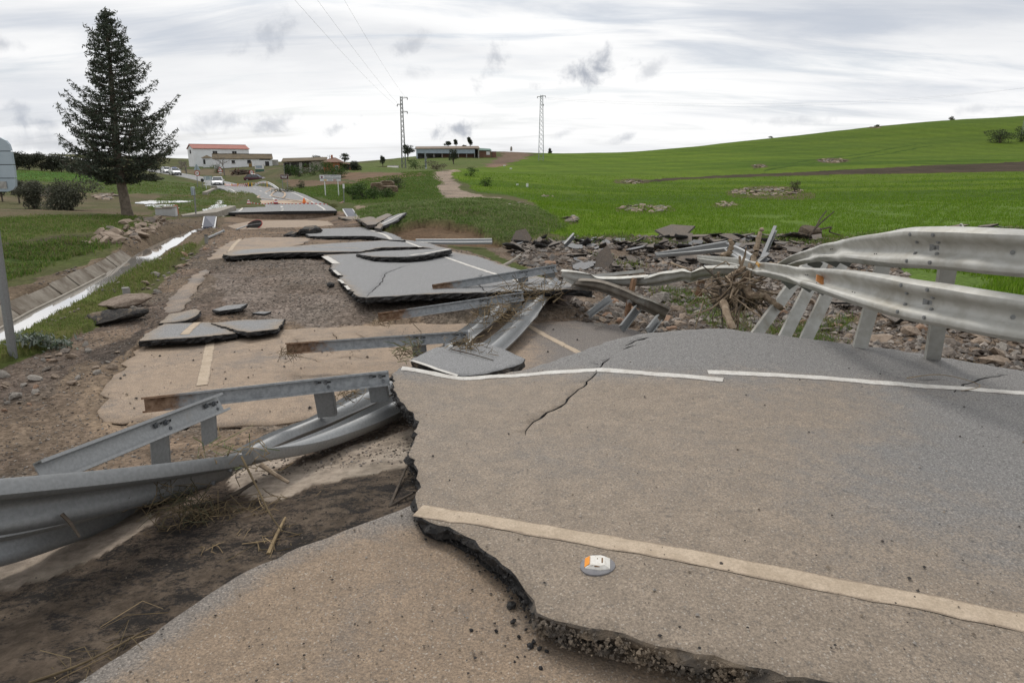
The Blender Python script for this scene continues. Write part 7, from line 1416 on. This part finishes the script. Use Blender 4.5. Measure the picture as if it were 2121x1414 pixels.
# ================================================================== left foreground sign
pb_ = ong(26, 731); pt_ = at(-30, 340, Y=pb_.y + .05); t_ = thing('road_sign', pb_, 'grey back of a slatted sign panel on a leaning pole at the left edge', 'sign'); d_ = (pt_ - pb_).normalized(); post(t_, pb_ - d_ * .3, pt_, .046, ZINCD)
yp = pb_.y - .07; b0 = [(33,386),(28,345),(22,300)]
for k, (ya, yb, xa, xb) in enumerate(((284, 312.5, 16, 23), (314, 340.5, 23, 27.5), (342, 368.5, 28, 31.5), (370, 397, 31.5, 33))):
    cs = [at(-125, yb, Y=yp), at(xb if k < 3 else 16, yb, Y=yp)] + ([at(27, 393, Y=yp), at(32, 386, Y=yp)] if k == 3 else []) + [at(xa if k else 2, ya, Y=yp)] + ([] if k else []) ; 
    if k == 0: cs = [at(-125, yb, Y=yp), at(22.5, yb, Y=yp), at(18, 299, Y=yp), at(11, 291, Y=yp), at(0, 285, Y=yp), at(-125, 285, Y=yp)]
    else: cs += [at(-125, ya, Y=yp)]
    m_ = MB(); m_.prism(cs, (0, .03, 0)); m_.build('slat', SIGNBACK, t_)
m_ = MB(); m_.prism([at(-125, 396, Y=yp + .034), at(22, 396, Y=yp + .034), at(30, 386, Y=yp + .034), at(20, 306, Y=yp + .034), at(0, 288, Y=yp + .034), at(-125, 288, Y=yp + .034)], (0, .01, 0)); m_.build('face_plate', BLACKP, t_)
m_ = MB(); m_.prism([at(-6, 391, Y=yp - .004), at(15, 391, Y=yp - .004), at(13, 376, Y=yp - .004), at(-6, 376, Y=yp - .004)], (0, -.002, 0)); m_.build('sticker', mat('old_sticker', (.26, .25, .23), (.38, .37, .34), 30), t_)
# marker stones, pipe, fallen sign, ditch crossing
p_ = ong(263, 634); t_ = thing('marker_post', p_, 'short grey plastic marker post on the washed verge', 'post'); m_ = MB(); q_ = at(260, 598, Y=p_.y); m_.loft([[p_ + Vector((x, y, -.2)) for x, y in ((-.055, 0), (-.02, -.05), (.045, -.035), (.055, .03), (0, .05))], [q_ + Vector((x, y, .0)) for x, y in ((-.055, 0), (-.02, -.05), (.045, -.035), (.055, .03), (0, .05))]]); m_.build('shaft', mat('grey_plastic', (.22, .215, .20), (.28, .27, .25), 8, c3=(.14, .11, .08), s3=3, l3=.5, h3=.7), t_); m_ = MB(); m_.disc(q_ + Vector((0, 0, .01)), (0, 0, 1), .058, .02, 8); m_.build('cap', MATS['grey_plastic'], t_)
p_ = ong(427, 505); t_ = thing('marker_post', p_, 'small grey marker post beside the thin pipe', 'post'); m_ = MB(); q_ = at(426.5, 487, Y=p_.y); m_.loft([[p_ + Vector((x, y, -.2)) for x, y in ((-.05, 0), (0, -.05), (.05, 0), (0, .05))], [q_ + Vector((x, y, 0)) for x, y in ((-.05, 0), (0, -.05), (.05, 0), (0, .05))]]); m_.build('shaft', MATS['grey_plastic'], t_); m_ = MB(); m_.disc(q_, (0, 0, 1), .05, .03, 8); m_.build('cap', BLACKP, t_)
b_ = MB(); p_ = ong(431, 496); q_ = ong(462, 485); b_.tube([p_ + Vector((0, 0, .05)), q_ + Vector((0, 0, .1))], .04, 7); b_.tube([q_ + Vector((0, 0, .1)), q_ + (q_ - p_).normalized() * .12 + Vector((0, 0, .1))], .055, 7); tag(b_.build('thin_pipe', ZINC, None, True, p_), 'thin pale pipe lying on the washed verge', 'pipe')
p_ = ong(525, 473); t_ = thing('fallen_sign', p_, 'fallen round sign with a red rim lying face down', 'sign'); c_ = at(527, 466, Y=p_.y - .45); n_ = Vector((-.14, -.52, .84)).normalized(); m_ = MB(); m_.disc(c_, n_, .36, .03, 26); m_.build('rim', REDP, t_); m_ = MB(); m_.disc(c_ + n_ * .02 + Vector((.0, -.01, -.01)), n_, .345, .012, 26); m_.build('back_plate', mat('matt_black', (.022, .021, .02), (.035, .032, .03), 6, rough=1.0, spec=.05), t_); m_ = MB(); m_.bar(c_ - Vector((.34, .0, .05)) + n_ * .03, c_ + Vector((.34, .02, .05)) + n_ * .03, .05, .02, n_); m_.build('bracket', BLACKP, t_); post(t_, ong(490, 478) + Vector((0, 0, .05)), c_ - Vector((.3, 0, .02)), .03, ZINC)
for lab, c4, Y in (('steel grating over the ditch left of the road end', [(424,450),(447,450),(443,472),(420,473)], None), ('dark steel grating in the bank right of the road end', [(711,434),(729,434),(742,453),(724,455)], None)):
    top = [at(c4[0][0], c4[0][1], Y=min(39, ong(*c4[0]).y - .5)), at(c4[1][0], c4[1][1], Y=min(39, ong(*c4[1]).y - .5))]; bot = [at(c4[3][0], c4[3][1], Y=min(36.6, ong(*c4[3]).y - .15)), at(c4[2][0], c4[2][1], Y=min(36.6, ong(*c4[2]).y - .15))]; t_ = thing('ditch_grating', (bot[0] + bot[1]) / 2, lab, 'grating'); up = (top[0] - bot[0]).cross(top[1] - top[0]).normalized()
    m_ = MB(); m_.prism([top[0], top[1], bot[1], bot[0]], up * -.06); m_.build('slot_shade', mat('dark_blue_shadow', (.018, .024, .05), (.03, .036, .065), 3, rough=.5), t_)  # dark blue sheet painted for the shade seen between the bars
    for a_, b1_ in ((top[0], bot[0]), (top[1], bot[1])): m_ = MB(); m_.bar(a_, b1_, .09, .07, up); m_.build('frame', WHITEP, t_)
    for k in range(1, 5): m_ = MB(); m_.bar(top[0].lerp(top[1], k / 5), bot[0].lerp(bot[1], k / 5), .03, .05, up); m_.build('bar', ZINC if k in (2, 4) else BLACKP, t_)
b_ = MB(); E = [ong(375, 446), ong(425, 443), ong(478, 437), ong(490, 440), ong(468, 448), ong(450, 449), ong(400, 449), ong(378, 450)]; zz = max(p.z for p in E) + .03; b_.prism([Vector((p.x, p.y, zz)) for p in E], (0, 0, -.35)); tag(b_.build('concrete_crossing', CONC), kind='structure')
b_ = MB(); w4 = [at(447, 450, Y=38.5), at(462, 446, Y=38.5), at(455, 470, Y=36), at(446, 476, Y=35.6)]; b_.prism(w4, (.12, -.06, -.08)); tag(b_.build('wing_wall', CONC, None, False, w4[3]), 'sloping concrete wing wall beside the left grating', 'wall')
for px_, py_, w_, l_, k in ((342, 446, .75, 'low white concrete block left of the ditch crossing', 0), (354, 447, .55, 'white concrete cube next to the low white block', 1)):
    p_ = ong(px_, py_); t_ = thing('concrete_block', p_, l_, 'block'); m_ = MB(); m_.box(p_ + Vector((0, 0, .16)), (w_, .45, .34 if k == 0 else .5), Matrix.Rotation(.2, 3, 'Z')); m_.build('body', mat('white_concrete', (.55, .56, .56), (.48, .48, .47), 2), t_); m_ = MB(); m_.box(p_ + Vector((0, 0, .355 if k == 0 else .435)), (w_ + .05, .5, .05), Matrix.Rotation(.2, 3, 'Z')); m_.build('cap', CONC, t_)
m_ = MB(); p_ = ong(365, 444); m_.box(p_ + Vector((0, 0, .2)), (.2, .4, .4), Matrix.Rotation(.3, 3, 'Z')); m_.box(p_ + Vector((.02, 0, .42)), (.16, .3, .08), Matrix.Rotation(.3, 3, 'Z')); tag(m_.build('brick_stub', BRICK, None, False, p_), 'orange brick stub beside the white concrete cube', 'brick')
m_ = MB(); p0, p1 = ong(424, 404), ong(444, 394); m_.bar(p0 + Vector((0, 0, .12)), p1 + Vector((0, 0, .12)), .35, .25); m_.box(p1 + Vector((0, 0, .25)), (.5, .5, .5)); tag(m_.build('drain_outlet', CONC, None, False, p0), 'concrete drain chute on the left road bank', 'drain')
# stone outcrops in the wheat
def outcrop(px_, py_, wpx, hpx, n, smax, label):
    r_ = random.Random(int(px_)); c_ = ong(px_, py_); t_ = thing('stone_outcrop', c_, label, 'stones')
    for k in range(n):
        a_ = r_.uniform(0, 6.28); q = math.sqrt(r_.random()); p_ = ong(px_ + math.cos(a_) * q * wpx, py_ + math.sin(a_) * q * hpx); o = link('stone', r_.choice([ROCKM[4], ROCKM[0], ROCKM[2], ROCKM[8], ROCKM[6]] if k % 9 else [ROCKM[1]]), t_, p_ - c_ + Vector((0, 0, .03))); s_ = r_.uniform(.3, 1) * smax; o.scale = (s_, s_, s_ * .7); o.rotation_euler = (r_.uniform(-.4, .4), r_.uniform(-.4, .4), r_.uniform(0, 6))
outcrop(1588, 397, 72, 9, 110, .9, 'largest pale stone outcrop in the wheat'); outcrop(1338, 433, 56, 7.5, 85, .6, 'pale stone outcrop in the lower wheat field'); outcrop(1503, 424, 22, 5, 34, .6, 'small grassy stone heap between the two pale outcrops'); outcrop(1308, 377, 26, 4, 40, .8, 'stone heap at the left start of the hillside path'); outcrop(1725, 333, 28, 4, 30, 1.3, 'brown stone patch above the hillside path'); outcrop(1572, 345, 14, 2.5, 14, 1.1, 'small stone patch above the bend of the hillside path'); outcrop(1812, 264, 12, 2, 9, 1.6, 'tiny stone patch near the hill top'); outcrop(1184, 454, 10, 6, 12, .7, 'dark boulder heap at the near edge of the wheat'); outcrop(1135, 407, 14, 3, 10, .5, 'pale culvert stones beside the field track'); outcrop(1075, 424, 22, 5, 22, .5, 'brown stones in the washed gap behind the mound'); outcrop(220, 408, 22, 5, 40, .8, 'brown stone heap between the olive bush and the conifer'); outcrop(95, 401, 12, 9, 30, .6, 'dark stone wall remains behind the medium olive bush')
# woodpile by the road
t_ = thing('brushwood_pile', at(500, 361, Y=148), 'dark pile of logs and brushwood in front of the shed', 'wood pile'); r_ = random.Random(3)
for k in range(42): m_ = MB(); c_ = at(500 + r_.gauss(0, 9), 359 - abs(r_.gauss(0, 3)), Y=148 + r_.uniform(-1, 1)); d_ = Vector((r_.gauss(0, 1), r_.gauss(0, .5), r_.gauss(0, .3))).normalized() * r_.uniform(.5, 1.1); m_.tube([c_ - d_, c_ + d_ * .1, c_ + d_], [.10, .12, .08], 5); m_.build('log', BARKD if k % 3 else mat('log_red', (.16, .075, .055), (.12, .06, .045), 3), t_)
# far left hill road
hp = [at(-60, 314, Y=262), at(35, 320.5, Y=250), at(90, 325, Y=235), at(140, 330.5, Y=215), at(190, 336, Y=205)]
q = cat(hp, 10)
for p in q: p.z = max(p.z, ghs(p.x, p.y) + .25)
tag(strip('hill_road', q, 3.6, mat('wet_road', (.50, .50, .51), (.42, .42, .43), .2, rough=.35), None, .1), kind='structure')
# ================================================================== driftwood, straw, twigs
def P3(x, y, Y): return at(x, y, Y=Y)
dw = thing('driftwood', at(1530, 640, Y=8.2), 'uprooted tree stump with tangled roots caught under the barrier', 'driftwood'); RY = 8.0
def limb(name, pts, rad, n=7, m=WOOD):
    r_ = random.Random(int(pts[0][0] * 7 + pts[0][1])); q = cat([P3(*p) for p in pts], 4); k = len(q); q = [v + Vector((r_.gauss(0, 1), r_.gauss(0, 1), r_.gauss(0, 1))) * rad[0] * .12 for v in q]
    m_ = MB(); m_.tube(q, [rad[0] + (rad[1] - rad[0]) * i / (k - 1) + rad[0] * .12 * math.sin(i * 2.1) for i in range(k)], n); m_.build(name, m, dw, True)
limb('trunk', [(1529,616,7.9),(1545,575,8.0),(1560,540,8.1),(1567,515,8.15),(1572,492,8.2),(1579,472,8.25)], (.045, .026)); limb('branch', [(1547,600,7.9),(1556,612,7.8),(1570,613,7.7),(1586,611,7.7)], (.055, .035)); limb('branch', [(1586,613,7.7),(1602,625,7.6),(1618,640,7.5)], (.04, .03)); limb('branch', [(1500,628,7.6),(1506,652,7.3),(1517,684,7.1)], (.045, .04)); limb('branch', [(1512,575,8.1),(1522,568,8),(1535,562,8),(1542,552,8)], (.05, .02)); limb('branch', [(1495,532,9.5),(1512,522,9.5),(1515,510,9.5),(1513,497,9.5)], (.045, .03)); limb('branch', [(1562,570,8),(1570,558,8),(1575,552,8)], (.035, .02)); limb('branch', [(1593,545,8.6),(1607,550,8.5),(1617,545,8.5)], (.035, .03)); limb('branch', [(1490,580,8),(1520,615,7.7),(1576,657,7.3)], (.012, .006)); limb('branch', [(1455,600,8.2),(1500,612,7.9),(1545,590,7.9)], (.016, .01)); limb('branch', [(1550,590,7.9),(1590,606,7.8),(1630,612,7.8)], (.018, .01)); limb('branch', [(1540,560,8.1),(1534,545,8.1),(1532,530,8.1)], (.02, .014)); limb('branch', [(1535,560,8.1),(1540,540,8.1),(1545,532,8.1)], (.014, .005)); limb('branch', [(1390,545,9.6),(1410,552,9.4),(1432,560,9.2)], (.016, .012))
r_ = random.Random(12); c0 = P3(1520, 605, 7.9)
for k in range(95):
    d_ = Vector((r_.gauss(0, 1), r_.gauss(-.3, .7), r_.gauss(-.35, .8))).normalized(); L = r_.uniform(.15, .62); s_ = c0 + Vector((r_.gauss(0, .14), r_.gauss(0, .10), r_.gauss(0, .12))); m_ = MB(); rad = r_.uniform(.003, .014); mid = s_ + d_ * L * .5 + Vector((r_.gauss(0, .05), r_.gauss(0, .05), r_.gauss(0, .05))); m_.tube([s_, mid, s_ + d_ * L + Vector((0, 0, -.12 * L))], [rad * 1.4, rad, rad * .4], 5); m_.build('root', WOOD if k % 3 else BARKD, dw)
m_ = rock_mesh(55, mat('root_soil', (.075, .055, .038), (.12, .09, .06), 9, bump=1, bscale=20), .8, 3); o = link('root_ball', m_, dw, P3(1520, 620, 8.2) - wloc(dw)); o.scale = (.55, .5, .5)
def straw_clump(label, centers, n, L, rad, m, seed, name='straw_clump', flat=.5, dark=None):
    r_ = random.Random(seed); t_ = thing(name, centers[0], label, 'plant debris'); mb1, mb2 = MB(), MB()
    for k in range(n):
        c_ = r_.choice(centers) + Vector((r_.gauss(0, 1), r_.gauss(0, 1), r_.gauss(0, flat))) * L * .3; d_ = Vector((r_.gauss(0, 1), r_.gauss(0, 1), r_.gauss(0, flat))).normalized() * L * r_.uniform(.3, 1); b = mb1 if k % 3 else mb2
        b.tube([c_ - d_ * .5, c_ + Vector((r_.gauss(0, .1), r_.gauss(0, .1), r_.gauss(0, .08))) * L, c_ + d_ * .5], [rad, rad * .9, rad * .5], 3, cap=False)
    mb1.build('stalks', m, t_)['kind'] = 'stuff'; mb2.build('dark_stalks', dark or STRAWD, t_)['kind'] = 'stuff'
rail_pt = lambda B_, f, o=0.03: B_.pt(f, 0, -o)
straw_clump('straw and green blades caught on the barrier joint at the left', [at(470, 925, z=.66), at(500, 938, z=.58), at(515, 955, z=.47)], 42, .26, .003, STRAW, 1, flat=.5, dark=mat('green_stalk', (.10, .13, .04), (.14, .15, .06), 5)); straw_clump('dark grass clump dangling under the fallen barrier at the left', [at(355, 1050, z=.42), at(345, 1020, z=.5), at(390, 1075, z=.33), at(420, 1068, z=.3)], 150, .24, .0026, STRAWD, 2, flat=.8, dark=mat('dead_green', (.055, .055, .028), (.08, .075, .04), 5)); straw_clump('dark flattened straw on the ground beneath the fallen barrier', [ong(400, 1085), ong(450, 1070), ong(520, 1055), ong(400, 1060)], 120, .28, .0026, STRAWD, 3, flat=.15, dark=STRAW)
straw_clump('straw bundle under the third post of the fallen barrier', [at(945, 712, z=.36), at(965, 716, z=.36), at(985, 720, z=.36)], 80, .30, .004, STRAWD, 4, dark=STRAW); straw_clump('straw draped over the rails at the fourth post', [at(1035, 645, z=.36), at(1060, 635, z=.36), at(1010, 655, z=.34)], 95, .5, .004, STRAW, 5); straw_clump('twigs draped over the rails below the farthest post', [at(1060, 603, z=.5), at(1100, 598, z=.5), at(1135, 595, z=.5), at(1080, 612, z=.46)], 90, .55, .005, STRAWD, 6, dark=STRAW); straw_clump('small straw tuft on the inner rail near the second post', [at(725, 815, z=.28)], 40, .2, .003, STRAW, 7); straw_clump('grass tuft stuck between the flap and the fallen rail', [at(845, 730, z=.38), at(850, 720, z=.42)], 55, .3, .004, STRAWD, 8, dark=mat('green_stalk', (.1, .13, .04))); straw_clump('muddy straw hanging from the third post foot', [at(600, 730, z=.22)], 40, .2, .003, STRAWD, 9); straw_clump('muddy straw hanging from the fourth post foot', [at(792, 668, z=.2)], 30, .25, .003, STRAWD, 10); straw_clump('straw scattered at the foot of the right barrier post', [ong(1935, 752), ong(1990, 752)], 45, .25, .003, STRAW, 11, flat=.3); straw_clump('pile of dry reeds on the peeled ground', [ong(570, 1125), ong(585, 1110), ong(560, 1140)], 22, .2, .0026, STRAW, 12, flat=.08); straw_clump('loose straw along the lower left edge of the brown layer', [ong(180, 1390), ong(250, 1350), ong(120, 1400)], 40, .28, .002, STRAWD, 13, flat=.06, dark=STRAW); straw_clump('faint dry stalks between sticks on the peeled ground', [ong(430, 1140), ong(500, 1110), ong(640, 1030)], 18, .14, .002, STRAW, 14, flat=.05)
def twig(pts, rad, label, m=WOOD, name='stick'):
    q = cat(pts, 4); m_ = MB(); m_.tube(q, [rad * (1.1 - .5 * i / len(q)) for i in range(len(q))], 6); tag(m_.build(name, m, None, True, pts[0]), label, 'stick')
twig([at(500, 945, z=.62), at(530, 1005, z=.52), at(560, 1065, z=.44), at(585, 1100, z=.40)], .006, 'long thin stem hanging from the barrier joint to the ground', STRAWD); twig([at(540, 962, z=.52), at(570, 982, z=.48), at(598, 999, z=.44)], .014, 'brown stick poking out from the barrier joint'); twig([at(128, 1064, z=.66), at(145, 1082, z=.62), at(165, 1112, z=.55)], .009, 'short dark twig between the two rails at the left', BARKD); twig([at(380, 1052, z=.30), at(460, 1035, z=.30), at(532, 995, z=.36)], .014, 'bent branch under the fallen barrier', BARKD); twig([ong(808, 1048), ong(838, 990) + Vector((0, 0, .04)), ong(862, 962) + Vector((0, 0, .1))], .008, 'thin dark stick leaning on the near slab edge', BARKD); twig([ong(806, 1050), ong(840, 1036) + Vector((0, 0, .02)), ong(864, 1027) + Vector((0, 0, .03))], .008, 'second dark stick pointing to the slab corner', BARKD); twig([ong(556, 1147), ong(572, 1118) + Vector((0, 0, .02)), ong(592, 1082) + Vector((0, 0, .03))], .010, 'pale split reed lying on the peeled ground', STRAW); twig([ong(440, 1128), ong(452, 1138) + Vector((0, 0, .02)), ong(462, 1145)], .003, 'tiny pale splinter on the peeled ground', STRAW); twig([ong(60, 1414), ong(180, 1380) + Vector((0, 0, .02)), ong(310, 1310) + Vector((0, 0, .02))], .005, 'long curved stem along the brown layer edge', STRAWD); twig([S1.on(1878, 785) + Vector((0, 0, .01)), S1.on(1950, 783) + Vector((0, 0, .03)), S1.on(2030, 800) + Vector((0, 0, .01)), S1.on(1990, 812) + Vector((0, 0, .01))], .003, 'thin dry stem lying on the slab at the right', STRAW); twig([S2.on(935, 727) + Vector((0, 0, .02)), S2.on(980, 738) + Vector((0, 0, .02)), S2.on(1022, 748) + Vector((0, 0, .01))], .007, 'dark twig lying on the small tilted flap', BARKD)
for k, pts in enumerate(([(1676,490,22),(1690,470,22.2),(1700,452,22.4),(1712,437,22.6)], [(1676,488,22),(1700,462,22),(1728,438,22)], [(1700,475,22),(1722,471,22),(1718,480,22),(1740,487,22)])): twig([at(*p[:2], Y=p[2]) for p in pts], .03, ('left bare branch rising from the rubble line', 'right bare branch rising from the rubble line', 'black looped branch lying on the rubble line')[k], BARKD, 'bare_branch')
o = link('earth_clod', rock_mesh(91, mat('root_soil', (.075, .055, .038)), .8, 3), None, ong(1672, 492) + Vector((0, 0, .2))); o.scale = (.9, .7, .8); tag(o, 'dark earth clod at the foot of the bare branches', 'soil')
twig([at(1040, 552, Y=14), at(1062, 540, Y=14.4), at(1078, 527, Y=15)], .035, 'pale plank on the soil behind the farthest post', CONC, 'plank')
# fallen olive sprig by the left pole
p0 = ong(35, 722); t_ = thing('olive_sprig', p0, 'fallen olive sprig with pale leaves at the foot of the left pole', 'plant debris'); sp_pts = [ong(40, 718) + Vector((0, 0, .1)), ong(75, 722) + Vector((0, 0, .12)), ong(105, 722) + Vector((0, 0, .08)), ong(140, 724) + Vector((0, 0, .05))]; m_ = MB(); m_.tube(cat(sp_pts, 4), .006, 5); m_.build('twig', WOOD, t_); q = cat(sp_pts, 40); r_ = np.random.default_rng(3); leaf_mass('leaves', np.array([tuple(v) for v in q * 3]) + r_.normal(0, .06, (len(q) * 3, 3)) * np.array([1, 1, .6]), .085, [(.20, .23, .19), (.30, .33, .29), (.10, .13, .08)], t_, 4, None, .28)
# tufts overhanging the channel
for k, (px_, py_) in enumerate(((1120, 508), (1440, 610), (1420, 600))): pass
